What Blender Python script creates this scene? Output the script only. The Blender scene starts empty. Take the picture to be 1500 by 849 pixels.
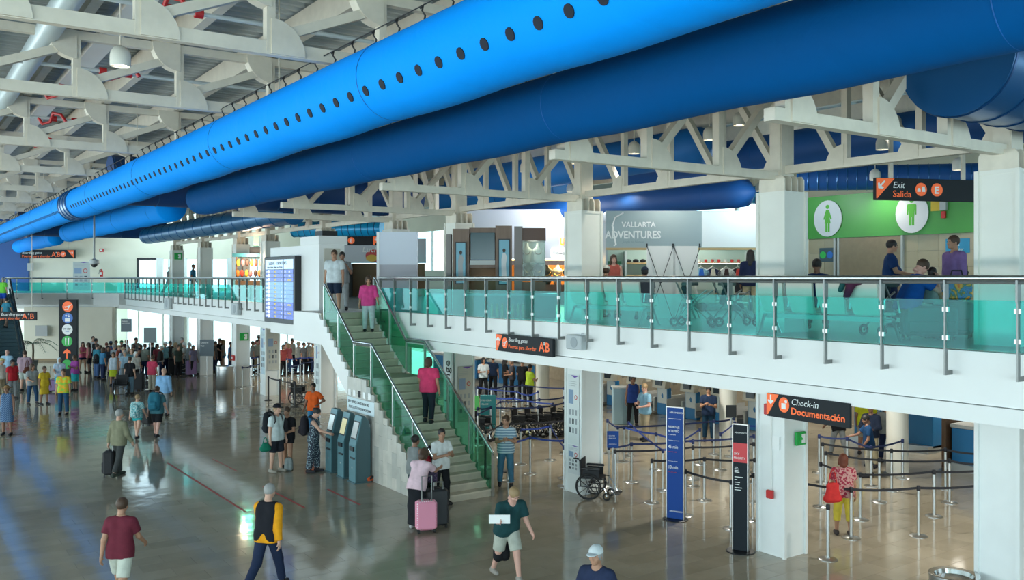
import bpy, math, random
import numpy as np
from mathutils import Matrix, Vector
PI = math.pi
R = math.radians
random.seed(7)
SC = bpy.context.scene
COL = SC.collection
THETA = R(34.582)                 # camera heading, east of the +Y direction (the long axis of the hall)

# ------------------------------------------------------------------ camera
cd = bpy.data.cameras.new('camera')
cd.sensor_width = 36.0
cd.lens = 36.0 * 1320 / 1500
cd.shift_y = -18 / 1500
cd.clip_end = 400
cam = bpy.data.objects.new('camera', cd)
COL.objects.link(cam)
cam.location = (0, 0, 5.1)
cam.rotation_euler = (R(90), 0, -THETA)
SC.camera = cam

# ------------------------------------------------------------------ sky, window light, exposure
w = bpy.data.worlds.new('sky')
SC.world = w
w.use_nodes = True
w.node_tree.nodes['Background'].inputs[0].default_value = (0.62, 0.88, 1.0, 1)
w.node_tree.nodes['Background'].inputs[1].default_value = 4.0
SC.view_settings.view_transform = 'Standard'
SC.view_settings.look = 'None'
SC.view_settings.gamma = 1
SC.view_settings.use_curve_mapping = False
SC.view_settings.exposure = 0.0
SC.cycles.use_denoising = True
SC.cycles.max_bounces = 7
SC.cycles.diffuse_bounces = 4
SC.cycles.glossy_bounces = 3
SC.cycles.transparent_max_bounces = 10
SC.cycles.sample_clamp_indirect = 6
SC.cycles.caustics_reflective = False
SC.cycles.caustics_refractive = False

def area(name, loc, target, sx, sy, power, col):
    l = bpy.data.lights.new(name, 'AREA')
    l.shape = 'RECTANGLE'
    l.size, l.size_y = sx, sy
    l.energy = power
    l.color = col
    o = bpy.data.objects.new(name, l)
    COL.objects.link(o)
    o.location = loc
    o.rotation_euler = (Vector(target) - Vector(loc)).to_track_quat('-Z', 'Y').to_euler()
    return o
DAY = (0.56, 0.87, 1.0)
WARM = (1.0, 0.86, 0.66)
# daylight through the glazed street side of the hall (out of frame to the left), then two added fill lamps
area('daylight_street_windows', (-13.6, 26, 4.4), (0, 26, 4.2), 78, 7.0, 900, DAY)
area('roof_fill', (-13.5, 26, 1.4), (-7, 26, 5.6), 78, 1.6, 3800, (1.0, .97, .88))  # fill lamp added to lift the roof, standing for bounced daylight
area('gable_fill', (3, -11.6, 4.6), (3, 0, 4.6), 30, 6.0, 1350, (.72, .95, .98))  # fill lamp added behind the camera for the faces turned towards it


# ------------------------------------------------------------------ helpers
def tag(o, label=None, cat=None, group=None, kind=None):
    if label: o['label'] = label
    if cat: o['category'] = cat
    if group: o['group'] = group
    if kind: o['kind'] = kind
    return o

def empty(name, loc=(0, 0, 0), rz=0, label=None, cat=None, group=None, kind=None, parent=None):
    o = bpy.data.objects.new(name, None)
    COL.objects.link(o)
    o.location = loc
    o.rotation_euler = (0, 0, rz)
    o.empty_display_size = .1
    if parent: o.parent = parent
    return tag(o, label, cat, group, kind)

def put(name, mesh, m=None, parent=None, loc=(0, 0, 0), rz=0, scale=None, rot=None):
    o = bpy.data.objects.new(name, mesh)
    COL.objects.link(o)
    o.location = loc
    o.rotation_euler = rot if rot else (0, 0, rz)
    if scale: o.scale = scale
    if parent: o.parent = parent
    if m is not None:
        if not mesh.materials: mesh.materials.append(m)
        elif mesh.materials[0] != m:
            o.material_slots[0].link = 'OBJECT'
            o.material_slots[0].material = m
    return o

def kids(o):
    return [c for c in bpy.data.objects if c.parent == o]

class Proto:
    """keeps the tree of a thing so that copies need no search"""
    def __init__(self, root, children):
        self.root, self.children = root, children
    def copy(self, loc, rz, label=None, group=None, scale=None):
        def rec(o, sub, parent):
            c = o.copy(); COL.objects.link(c)
            if parent: c.parent = parent
            for ch, s in sub: rec(ch, s, c)
            return c
        r = rec(self.root, self.children, None)
        r.location = loc; r.rotation_euler = (0, 0, rz)
        if scale: r.scale = (scale,) * 3
        if label: r['label'] = label
        if group: r['group'] = group
        return r

def proto(root):
    by = {}
    for o in bpy.data.objects:
        if o.parent: by.setdefault(o.parent.name, []).append(o)
    def rec(o): return [(c, rec(c)) for c in by.get(o.name, [])]
    return Proto(root, rec(root))

class MB:
    def __init__(s):
        s.v = []; s.f = []; s.mi = []; s.cur = 0
    def add(s, vs, fs):
        b = len(s.v)
        s.v += [tuple(x) for x in vs]
        s.f += [tuple(b + i for i in f) for f in fs]
        s.mi += [s.cur] * len(fs)
        return s
    def box(s, x0, x1, y0, y1, z0, z1):
        return s.add([(x0, y0, z0), (x1, y0, z0), (x1, y1, z0), (x0, y1, z0), (x0, y0, z1), (x1, y0, z1), (x1, y1, z1), (x0, y1, z1)],
                     [(0, 3, 2, 1), (4, 5, 6, 7), (0, 1, 5, 4), (1, 2, 6, 5), (2, 3, 7, 6), (3, 0, 4, 7)])
    def rbox(s, x0, x1, y0, y1, z0, z1, b=.01):
        """box with chamfered vertical and top edges"""
        prof = [(x0 + b, y0), (x1 - b, y0), (x1, y0 + b), (x1, y1 - b), (x1 - b, y1), (x0 + b, y1), (x0, y1 - b), (x0, y0 + b)]
        cx, cy = (x0 + x1) / 2, (y0 + y1) / 2
        def inset(p): return (p[0] + (b if p[0] < cx else -b), p[1] + (b if p[1] < cy else -b))
        rings = [[(*inset(p), z0) for p in prof], [(*p, z0 + b) for p in prof], [(*p, z1 - b) for p in prof], [(*inset(p), z1) for p in prof]]
        return s.loft(rings)
    def loft(s, rings, caps=True, closed=True):
        n = len(rings[0]); vs = [p for r in rings for p in r]; fs = []
        for i in range(len(rings) - 1):
            for j in range(n if closed else n - 1):
                k = (j + 1) % n
                fs.append((i * n + j, i * n + k, (i + 1) * n + k, (i + 1) * n + j))
        if caps:
            fs.append(tuple(range(n - 1, -1, -1)))
            fs.append(tuple((len(rings) - 1) * n + j for j in range(n)))
        return s.add(vs, fs)
    def frame(s, d):
        d = Vector(d).normalized()
        u = Vector((0, 0, 1)) if abs(d.z) < .95 else Vector((0, 1, 0))
        a = d.cross(u).normalized(); b = a.cross(d).normalized()
        return a, b
    def cyl(s, p0, p1, r0, r1=None, n=12, caps=True):
        r1 = r0 if r1 is None else r1
        p0, p1 = Vector(p0), Vector(p1); a, b = s.frame(p1 - p0)
        rg = []
        for p, r in ((p0, r0), (p1, r1)):
            rg.append([tuple(p + r * (math.cos(t) * a - math.sin(t) * b)) for t in [2 * PI * i / n for i in range(n)]])
        return s.loft(rg, caps)
    def tube(s, pts, r, n=8, caps=True):
        pts = [Vector(p) for p in pts]; rg = []
        for i, p in enumerate(pts):
            d = (pts[min(i + 1, len(pts) - 1)] - pts[max(i - 1, 0)])
            a, b = s.frame(d)
            rr = r[i] if isinstance(r, (list, tuple)) else r
            rg.append([tuple(p + rr * (math.cos(t) * a - math.sin(t) * b)) for t in [2 * PI * k / n for k in range(n)]])
        return s.loft(rg, caps)
    def beam(s, p0, p1, w, h):
        p0, p1 = Vector(p0), Vector(p1); a, b = s.frame(p1 - p0)
        rg = []
        for p in (p0, p1):
            rg.append([tuple(p + x * a + y * b) for x, y in ((-w / 2, h / 2), (w / 2, h / 2), (w / 2, -h / 2), (-w / 2, -h / 2))])
        return s.loft(rg)
    def lathe(s, prof, c=(0, 0, 0), n=20, caps=False):
        rg = [[(c[0] + r * math.cos(2 * PI * i / n), c[1] + r * math.sin(2 * PI * i / n), c[2] + z) for i in range(n)] for r, z in prof]
        return s.loft(rg, caps)
    def ext(s, poly, ax, d0, d1):
        """extrude a 2-D polygon along axis ax ('x','y','z'); the polygon uses the two other axes in order"""
        def P(p, d):
            return (d, p[0], p[1]) if ax == 'x' else (p[0], d, p[1]) if ax == 'y' else (p[0], p[1], d)
        n = len(poly)
        vs = [P(p, d0) for p in poly] + [P(p, d1) for p in poly]
        fs = [tuple(range(n)), tuple(range(2 * n - 1, n - 1, -1))] + [(i, n + i, n + (i + 1) % n, (i + 1) % n) for i in range(n)]
        return s.add(vs, fs)
    def ring(s, c, d, R0, r, n=20, m=6):
        """torus about axis d"""
        c = Vector(c); a, b = s.frame(d); dd = Vector(d).normalized(); rg = []
        for i in range(n + 1):
            t = 2 * PI * i / n; e = math.cos(t) * a + math.sin(t) * b
            rg.append([tuple(c + (R0 + r * math.cos(q)) * e + r * math.sin(q) * dd) for q in [2 * PI * k / m for k in range(m)]])
        return s.loft(rg, caps=False)
    def ball(s, c, rx, ry=None, rz=None, n=12, m=8):
        ry = rx if ry is None else ry; rz = rx if rz is None else rz
        rg = []
        for i in range(m + 1):
            t = PI * i / m
            q = max(math.sin(t), .02)
            rg.append([(c[0] + rx * q * math.cos(2 * PI * k / n), c[1] + ry * q * math.sin(2 * PI * k / n), c[2] - rz * math.cos(t)) for k in range(n)])
        return s.loft(rg)
    def mesh(s, name, mats, smooth=False):
        me = bpy.data.meshes.new(name)
        me.from_pydata(s.v, [], s.f)
        for m in (mats if isinstance(mats, (list, tuple)) else [mats]):
            if m: me.materials.append(m)
        if any(s.mi): me.polygons.foreach_set('material_index', s.mi)
        if smooth:
            me.polygons.foreach_set('use_smooth', [True] * len(me.polygons))
            if smooth != 'all':
                try: me.set_sharp_from_angle(angle=R(40))
                except Exception: pass
        # consistent outward normals
        import bmesh
        bm = bmesh.new(); bm.from_mesh(me); bmesh.ops.recalc_face_normals(bm, faces=bm.faces); bm.to_mesh(me); bm.free()
        me.update()
        return me
    def build(s, name, mats, parent=None, smooth=False, loc=(0, 0, 0), rz=0, label=None, cat=None, group=None, kind=None):
        o = bpy.data.objects.new(name, s.mesh(name, mats, smooth))
        COL.objects.link(o)
        o.location = loc; o.rotation_euler = (0, 0, rz)
        if parent: o.parent = parent
        return tag(o, label, cat, group, kind)

def box(name, b, m, parent=None, **k):
    return MB().box(*b).build(name, m, parent, **k)

def text(s, size, m, parent, loc, rot=(R(90), 0, 0), align='LEFT', name='lettering', shear=0, sx=1, bold=0):
    cu = bpy.data.curves.new(name, 'FONT')
    cu.body = s; cu.size = size; cu.extrude = .002; cu.align_x = align; cu.shear = shear
    cu.resolution_u = 2
    cu.offset = bold
    tmp = bpy.data.objects.new('tmp', cu)
    me = bpy.data.meshes.new_from_object(tmp)
    bpy.data.objects.remove(tmp); bpy.data.curves.remove(cu)
    me.name = name; me.materials.clear(); me.materials.append(m)
    o = bpy.data.objects.new(name, me)
    COL.objects.link(o)
    o.location = loc; o.rotation_euler = rot; o.scale = (sx, 1, 1)
    o.parent = parent
    return o

# ------------------------------------------------------------------ materials (all procedural)
MATS = {}
def mat(name, col, rough=.5, metal=0, vary=0, vscale=6, bump=0, bscale=40, spec=.5, emit=0, stretch=None, coat=0):
    if name in MATS: return MATS[name]
    m = bpy.data.materials.new(name); m.use_nodes = True
    nt = m.node_tree; b = nt.nodes['Principled BSDF']
    b.inputs['Base Color'].default_value = (*col, 1)
    b.inputs['Roughness'].default_value = rough
    b.inputs['Metallic'].default_value = metal
    b.inputs['Specular IOR Level'].default_value = spec
    if coat: b.inputs['Coat Weight'].default_value = coat
    if emit:
        b.inputs['Emission Color'].default_value = (*col, 1)
        b.inputs['Emission Strength'].default_value = emit
    tc = None
    def coords():
        t = nt.nodes.new('ShaderNodeTexCoord')
        if stretch:
            mp = nt.nodes.new('ShaderNodeMapping'); mp.inputs['Scale'].default_value = stretch
            nt.links.new(t.outputs['Object'], mp.inputs[0]); return mp.outputs[0]
        return t.outputs['Object']
    if vary:
        n = nt.nodes.new('ShaderNodeTexNoise'); n.inputs['Scale'].default_value = vscale; n.inputs['Detail'].default_value = 4
        nt.links.new(coords(), n.inputs['Vector'])
        r = nt.nodes.new('ShaderNodeValToRGB')
        r.color_ramp.elements[0].position = .3; r.color_ramp.elements[1].position = .7
        r.color_ramp.elements[0].color = (*[c * (1 - vary) for c in col], 1)
        r.color_ramp.elements[1].color = (*[min(1, c * (1 + vary)) for c in col], 1)
        nt.links.new(n.outputs[0], r.inputs[0]); nt.links.new(r.outputs[0], b.inputs['Base Color'])
    if bump:
        n = nt.nodes.new('ShaderNodeTexNoise'); n.inputs['Scale'].default_value = bscale; n.inputs['Detail'].default_value = 3
        nt.links.new(coords(), n.inputs['Vector'])
        bp = nt.nodes.new('ShaderNodeBump'); bp.inputs['Strength'].default_value = bump; bp.inputs['Distance'].default_value = .02
        nt.links.new(n.outputs[0], bp.inputs['Height']); nt.links.new(bp.outputs[0], b.inputs['Normal'])
    MATS[name] = m
    return m

def pattern(name, kind, c0, c1, scale, rough=.8):
    """two-colour woven or printed patterns"""
    if name in MATS: return MATS[name]
    m = bpy.data.materials.new(name); m.use_nodes = True
    nt = m.node_tree; b = nt.nodes['Principled BSDF']; b.inputs['Roughness'].default_value = rough
    t = nt.nodes.new('ShaderNodeTexCoord'); r = nt.nodes.new('ShaderNodeValToRGB')
    if kind in ('floral', 'dots', 'camo'):
        v = nt.nodes.new('ShaderNodeTexVoronoi' if kind != 'camo' else 'ShaderNodeTexNoise')
        v.inputs['Scale'].default_value = scale
        if kind == 'floral': v.inputs['Randomness'].default_value = 1
        if kind == 'dots': v.inputs['Randomness'].default_value = .15
    else:
        v = nt.nodes.new('ShaderNodeTexWave'); v.inputs['Scale'].default_value = scale
        v.bands_direction = {'stripes': 'Z', 'vstripes': 'X', 'diag': 'DIAGONAL', 'wood': 'Z'}[kind]
        if kind == 'wood':
            v.inputs['Distortion'].default_value = 3; v.inputs['Detail'].default_value = 3
    nt.links.new(t.outputs['Object'], v.inputs['Vector'])
    nt.links.new(v.outputs[0], r.inputs[0])
    lo, hi = {'floral': (.3, .42), 'dots': (.28, .33), 'camo': (.47, .53), 'wood': (.1, .9)}.get(kind, (.45, .55))
    r.color_ramp.elements[0].position = lo; r.color_ramp.elements[1].position = hi
    r.color_ramp.elements[0].color = (*c1, 1); r.color_ramp.elements[1].color = (*c0, 1)
    nt.links.new(r.outputs[0], b.inputs['Base Color'])
    MATS[name] = m
    return m

def glass(name, col, alpha, rough=.03, haze=.0):
    """thin architectural glass: tinted see-through with a mirror share"""
    if name in MATS: return MATS[name]
    m = bpy.data.materials.new(name); m.use_nodes = True
    nt = m.node_tree; nt.nodes.clear()
    o = nt.nodes.new('ShaderNodeOutputMaterial'); tr = nt.nodes.new('ShaderNodeBsdfTransparent'); gl = nt.nodes.new('ShaderNodeBsdfGlossy')
    df = nt.nodes.new('ShaderNodeBsdfDiffuse')
    mx = nt.nodes.new('ShaderNodeMixShader'); mx2 = nt.nodes.new('ShaderNodeMixShader'); lw = nt.nodes.new('ShaderNodeLayerWeight')
    lw.inputs[0].default_value = .5
    pw = nt.nodes.new('ShaderNodeMath'); pw.operation = 'POWER'; pw.inputs[1].default_value = 4
    ma = nt.nodes.new('ShaderNodeMath'); ma.operation = 'MULTIPLY_ADD'; ma.inputs[1].default_value = .55; ma.inputs[2].default_value = .025
    nt.links.new(lw.outputs['Facing'], pw.inputs[0]); nt.links.new(pw.outputs[0], ma.inputs[0])
    tr.inputs[0].default_value = (*col, 1); gl.inputs[1].default_value = rough; df.inputs[0].default_value = (*[c * .7 for c in col], 1)
    mx2.inputs[0].default_value = alpha
    nt.links.new(tr.outputs[0], mx2.inputs[1]); nt.links.new(df.outputs[0], mx2.inputs[2])
    nt.links.new(ma.outputs[0], mx.inputs[0]); nt.links.new(mx2.outputs[0], mx.inputs[1]); nt.links.new(gl.outputs[0], mx.inputs[2])
    nt.links.new(mx.outputs[0], o.inputs[0])
    MATS[name] = m
    return m

WHITE = mat('white_paint', (.80, .80, .76), .5, vary=.03, vscale=1.5)
FASCIA = mat('fascia_paint', (.83, .84, .82), .45, vary=.02, vscale=.8)
CREAM = mat('cream_paint', (.85, .80, .65), .6, vary=.03, vscale=1)
STEELW = mat('truss_paint', (.70, .64, .53), .5, vary=.06, vscale=5)
DECK = mat('galvanised_deck', (.46, .51, .52), .45, .3, vary=.2, vscale=3, stretch=(.3, 3, 1))
COLP = mat('column_panel', (.77, .76, .69), .5, vary=.03, vscale=2)
COLW = mat('column_white', (.82, .85, .84), .5, vary=.03, vscale=2)
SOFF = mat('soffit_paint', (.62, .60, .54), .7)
STEEL = mat('brushed_steel', (.55, .56, .56), .28, 1.0)
DSTEEL = mat('grey_post_steel', (.23, .24, .235), .4, .6)
CHROME = mat('chrome', (.75, .77, .78), .12, 1.0)
BLACK = mat('black_plastic', (.012, .014, .017), .45)
DARK = mat('charcoal', (.03, .035, .04), .5)
RUBBER = mat('rubber', (.02, .02, .02), .8)
SIGNB = mat('sign_black', (.016, .02, .024), .55, spec=.2)
ORANGE = mat('sign_orange', (.86, .14, .03), .5, emit=.3)
SWHITE = mat('sign_white', (.85, .87, .86), .5)
SGREEN = mat('sign_green', (.03, .45, .08), .5)
RED = mat('signal_red', (.55, .02, .02), .4)
BELT = mat('navy_belt', (.015, .03, .12), .6)
BELTB = mat('blue_belt', (.02, .06, .35), .6)
BELTK = mat('black_belt', (.012, .013, .02), .6)
GLASSG = glass('green_glass', (.36, .93, .89), .045)
GLASSD = glass('stair_glass', (.40, .78, .63), .03)
GLASSC = glass('clear_glass', (.93, .98, .97), .015)
CLIP = mat('glass_clip_metal', (.72, .74, .73), .35, .5)
WOODB = pattern('walnut_veneer', 'wood', (.20, .125, .085), (.15, .09, .06), 2.5, .5)
BLUEP = mat('counter_blue', (.01, .16, .38), .4)
GREYP = mat('grey_panel', (.42, .44, .43), .45)
LAMPW = mat('lamp_enamel', (.70, .68, .60), .4)
GLOW = mat('lamp_glow', (1.0, .93, .78), .5, emit=5)


# ------------------------------------------------------------------ floor of marble tiles
def floor_mat():
    m = bpy.data.materials.new('polished_marble'); m.use_nodes = True
    nt = m.node_tree; b = nt.nodes['Principled BSDF']
    b.inputs['Roughness'].default_value = .09
    b.inputs['Specular IOR Level'].default_value = .7
    a = nt.nodes.new('ShaderNodeAttribute'); a.attribute_name = 'tone'
    g = nt.nodes.new('ShaderNodeNewGeometry')
    n = nt.nodes.new('ShaderNodeTexNoise'); n.inputs['Scale'].default_value = 1.7; n.inputs['Detail'].default_value = 6
    nt.links.new(g.outputs['Position'], n.inputs['Vector'])
    mx = nt.nodes.new('ShaderNodeMath'); mx.operation = 'MULTIPLY_ADD'
    nt.links.new(n.outputs[0], mx.inputs[0]); mx.inputs[1].default_value = .55
    nt.links.new(a.outputs['Fac'], mx.inputs[2])
    r = nt.nodes.new('ShaderNodeValToRGB')
    r.color_ramp.elements[0].position = .2; r.color_ramp.elements[1].position = 1.15
    r.color_ramp.elements[0].color = (.23, .20, .145, 1); r.color_ramp.elements[1].color = (.43, .39, .31, 1)
    nt.links.new(mx.outputs[0], r.inputs[0]); nt.links.new(r.outputs[0], b.inputs['Base Color'])
    # the polish is slightly wavy
    mp = nt.nodes.new('ShaderNodeMapping'); mp.inputs['Scale'].default_value = (1.0, 1.0, 1.0)
    n2 = nt.nodes.new('ShaderNodeTexNoise'); n2.inputs['Scale'].default_value = 2.2; n2.inputs['Detail'].default_value = 2
    nt.links.new(g.outputs['Position'], mp.inputs[0]); nt.links.new(mp.outputs[0], n2.inputs['Vector'])
    bp = nt.nodes.new('ShaderNodeBump'); bp.inputs['Strength'].default_value = .11; bp.inputs['Distance'].default_value = .03
    nt.links.new(n2.outputs[0], bp.inputs['Height']); nt.links.new(bp.outputs[0], b.inputs['Normal'])
    return m
MARBLE = floor_mat()
GROUT = mat('grout', (.22, .20, .16), .7)
floor = tag(MB().ext([(-14, -12), (42, -12), (42, 56), (30, 56), (-5.5, 82), (-14, 82)], 'z', -.3, -.004).build('floor', GROUT), 'polished beige marble tile floor of the hall', kind='structure')
TX, TY = .9, .45
def tile_verts(w, l, tx, ty):
    g = .002; z = [tx * sx + ty * sy for sx, sy in ((-1, -1), (1, -1), (1, 1), (-1, 1))]
    x0, x1, y0, y1 = -w / 2 + g, w / 2 - g, -l / 2 + g, l / 2 - g
    return [(x0, y0, -.01), (x1, y0, -.01), (x1, y1, -.01), (x0, y1, -.01), (x0, y0, z[0]), (x1, y0, z[1]), (x1, y1, z[2]), (x0, y1, z[3])]
TF = [(4, 5, 6, 7), (0, 1, 5, 4), (1, 2, 6, 5), (2, 3, 7, 6), (3, 0, 4, 7)]
def tone_attr(me, vals):
    at = me.attributes.new('tone', 'FLOAT', 'FACE'); at.data.foreach_set('value', vals)
tile_meshes = []
rt = random.Random(3)
for k in range(14):
    me = bpy.data.meshes.new('tile'); me.from_pydata(tile_verts(TX, TY, rt.uniform(-.0006, .0006), rt.uniform(-.0005, .0005)), [], TF)
    tone_attr(me, [rt.choice((.24, .28, .31, .33, .35, .38, .44))] * 5); me.materials.append(MARBLE); tile_meshes.append(me)
cells = []
cs, sn = math.cos(THETA), math.sin(THETA)
for j in range(int(-2 / TY), int(72 / TY)):
    for i in range(int(-8 / TX), int(31 / TX)):
        x, y = (i + (.5 if j % 2 else 0)) * TX, j * TY
        d = x * sn + y * cs; lat = x * cs - y * sn
        if d < 6 or abs(lat) > d * .62 + 2.5: continue
        if d < 13.2 or y > 66: far = True
        vis = d > 15.0 and abs(lat) < d * .575
        cells.append((0 if vis else 1, d, x, y))
cells.sort()
for q, d, x, y in cells[:300]:
    o = put('tile', rt.choice(tile_meshes), None, floor, (x, y, 0))
mbv, mbf, tones = [], [], []
for q, d, x, y in cells[300:]:
    b = len(mbv)
    mbv += [(x + vx, y + vy, vz) for vx, vy, vz in tile_verts(TX, TY, rt.uniform(-.0006, .0006), rt.uniform(-.0005, .0005))][4:]
    mbf.append((b, b + 1, b + 2, b + 3)); tones.append(rt.choice((.24, .28, .31, .33, .35, .38, .44)))
me = bpy.data.meshes.new('tiles'); me.from_pydata(mbv, [], mbf); tone_attr(me, tones)
o = put('tiles', me, MARBLE, floor); o['kind'] = 'stuff'
# red adhesive queue lines
TAPE = mat('red_tape', (.40, .03, .03), .5)
def strip(name, p, q, wd, m, z=.003, **k):
    p, q = Vector((*p, 0)), Vector((*q, 0)); n = (q - p).normalized().cross(Vector((0, 0, 1))) * wd / 2
    b = MB(); vs = [p - n, q - n, q + n, p + n]
    b.add([(v.x, v.y, .0008) for v in vs] + [(v.x, v.y, z) for v in vs], [(4, 5, 6, 7), (0, 1, 5, 4), (1, 2, 6, 5), (2, 3, 7, 6), (3, 0, 4, 7)])
    return b.build(name, m, **k)
strip('floor_tape', (6.28, 25.79), (6.37, 19.41), .05, TAPE, label='long red tape line on the open hall floor', cat='floor tape')
strip('floor_tape', (7.46, 25.65), (7.52, 23.66), .03, TAPE, label='faint short red tape line behind the long one', cat='floor tape')
strip('floor_tape', (7.5, 21.59), (7.56, 19.09), .05, TAPE, label='red tape line beside the walker in the orange sleeved jacket', cat='floor tape')
strip('floor_tape', (8.68, 20.43), (8.68, 18.61), .05, TAPE, label='red tape line in front of the grey kiosks', cat='floor tape')

# ------------------------------------------------------------------ shell of the hall
deck = MB()
zc, y = 9.72, -12.0
prof = []
while y < 92:
    prof += [(y, zc), (y + .13, zc), (y + .16, zc - .055), (y + .25, zc - .055)]
    y += .28
n70 = max(i for i, q in enumerate(prof) if q[0] < 66) + 1
n70 -= n70 % 4
n80 = max(i for i, q in enumerate(prof) if q[0] < 80) + 1
n80 -= n80 % 4
deck.ext(prof[:n80] + [(prof[n80 - 1][0], 9.95), (-12, 9.95)], 'x', -14, 14)
deck.ext(prof[:n70] + [(prof[n70 - 1][0], 9.95), (-12, 9.95)], 'x', 14, 34)
deck.build('ceiling', DECK, label='ribbed galvanised metal roof deck', kind='structure')
def shell(name, b, m=CREAM, **k):
    o = box(name, b, m, **k); o['kind'] = 'structure'; return o
# street side: sill, head and piers leave a row of tall openings; gable behind the camera likewise
st = shell('wall_street', (-14.3, -14, -12, 92, 0, .9))
shell('wall_street', (-14.3, -14, -12, 92, 7.9, 9.9))
for yy in range(-12, 93, 8): shell('wall_street', (-14.3, -14, yy - .35, yy + .35, .9, 7.9))
shell('wall_gable', (-14, 32, -12.3, -12, 0, 1.2)); shell('wall_gable', (-14, 32, -12.3, -12, 7.6, 9.9))
for xx in range(-14, 33, 7): shell('wall_gable', (xx - .3, xx + .3, -12.3, -12, 1.2, 7.6))

# ------------------------------------------------------------------ mezzanine slab, fascia, soffit
XL = 11.75
mz = MB().box(XL + .06, 31.5, -12, 58.4, 3.42, 4.09)
mz.build('floor_mezzanine', FASCIA, kind='structure')
CARPET = mat('mezzanine_floor', (.19, .25, .27), .35, vary=.25, vscale=.6)
shell('floor_mezzanine_finish', (XL + .35, 31.5, -12, 58.4, 4.09, 4.102), CARPET)
MB().box(XL, XL + .3, -8, 58.4, 3.44, 4.13).build('trim_1', FASCIA, label='white mezzanine fascia band', kind='structure')
MB().box(XL - .05, XL + .3, -8, 58.4, 3.2, 3.43).build('trim_2', FASCIA, label='white lip below the fascia', kind='structure')
shell('ceiling_lower', (XL + .3, 32, -12, 58.4, 3.2, 3.42), SOFF)

def vp(u, d): # point at view distance d, u metres to the right of the line of sight
    return (d * sn + u * cs, d * cs - u * sn)
# balcony across the far end, turned towards the hall
def along(p, q, t): return (p[0] + (q[0] - p[0]) * t, p[1] + (q[1] - p[1]) * t)
BP = [(XL, 58.4), (11.55, 59.3), (11.0, 60.0), (10.3, 60.5), (5.9, 63.4)]
def wallpath(name, pts, z0, z1, th, m, **k):
    b = MB(); n = len(pts); L_, R_ = [], []
    for i, p in enumerate(pts):
        a = Vector(pts[max(i - 1, 0)]); c = Vector(pts[min(i + 1, n - 1)]); d = (c - a).normalized(); nn = Vector((d.y, -d.x)) * th
        L_.append(p); R_.append((p[0] + nn.x, p[1] + nn.y))
    b.loft([[(*L_[i], z0), (*R_[i], z0), (*R_[i], z1), (*L_[i], z1)] for i in range(n)])
    o = b.build(name, m, **k); o['kind'] = 'structure'; return o
wallpath('trim_3', BP, 3.44, 4.13, .3, WHITE, label='balcony fascia across the far end')
wallpath('trim_4', [(p[0] - .03, p[1] - .04) for p in BP], 3.2, 3.43, .3, WHITE)
b = MB(); b.ext([(5.9, 63.4), (10.3, 60.5), (11.55, 59.3), (XL, 58.4), (31, 58.4), vp(-8, 68.8), vp(-37, 68.8), (5.9, 70)], 'z', 3.25, 4.1)
b.build('floor_balcony', WHITE, kind='structure')
# wall of the ground floor below the balcony: cream part, then full-height glazing to the outside
def vwall(name, u0, u1, d, z0, z1, m, th=.2, **k):
    p, q = vp(u0, d), vp(u1, d); r_, s_ = vp(u1, d + th), vp(u0, d + th)
    o = MB().ext([p, q, r_, s_], 'z', z0, z1).build(name, m, **k); o['kind'] = 'structure'; return o
DL = 55.2
vwall('wall_far', -29.9, -24.3, DL, 0, 3.3, CREAM, label='cream wall under the balcony')
vwall('baseboard_far', -29.9, -24.3, DL - .03, 0, .14, mat('brown_base', (.30, .21, .11), .5), .05)
# glazing of the far end: mullions and panes
def glazing(name, u0, u1, d, z0, z1, n, m=GLASSC):
    fr = empty(name, (0, 0, 0)); fr['kind'] = 'structure'
    for i in range(n):
        a, c = u0 + (u1 - u0) * i / n, u0 + (u1 - u0) * (i + 1) / n
        p, q = vp(a, d), vp(c, d); r_, s_ = vp(c, d + .02), vp(a, d + .02)
        MB().ext([p, q, r_, s_], 'z', z0, z1).build('pane', m, fr)
        p, q, r_, s_ = vp(a - .04, d - .03), vp(a + .04, d - .03), vp(a + .04, d + .07), vp(a - .04, d + .07)
        MB().ext([p, q, r_, s_], 'z', z0, z1).build('mullion', WHITE, fr)
    return fr
glazing('window_1', -30.2, -9.5, 68.3, 0, 3.3, 11)
MB().ext([vp(-24.3, DL), vp(-30.1, 68.4), vp(-30.3, 68.4), vp(-24.5, DL)], 'z', 0, 3.25).build('wall_far_return', CREAM, kind='structure')
vwall('wall_far_pier', -22.8, -21.85, 60, 0, 3.25, CREAM, .6)
# upper far wall with its row of windows
DU = 68.5
vwall('wall_upper_far', -36.6, -28.4, DU, 4.1, 9.9, CREAM, label='cream upper end wall behind the balcony')
vwall('wall_upper_blue', -41.5, -36.6, DU - .3, 4.1, 9.9, mat('blue_wall', (.008, .07, .27), .5), label='deep blue upper end wall')
vwall('wall_upper_head', -28.4, -8, DU, 6.5, 9.9, CREAM)
vwall('wall_upper_sill', -28.4, -8, DU, 4.1, 4.35, CREAM)
glazing('window_2', -28.4, -8, DU, 4.35, 6.5, 9)
vwall('trim_5', -28.5, -26.6, DU - .05, 6.45, 6.6, BLACK, .1)
vwall('trim_6', -28.5, -28.35, DU - .05, 4.3, 6.6, BLACK, .1)
for u in (-27.0, -25.2, -21.6, -17): vwall('wall_upper_pier', u, u + .5, DU - .1, 4.1, 6.6, WHITE)
# far hall end left of the escalator
vwall('wall_end_left', -48, -29.9, 70, 0, 9.9, CREAM)
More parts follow.
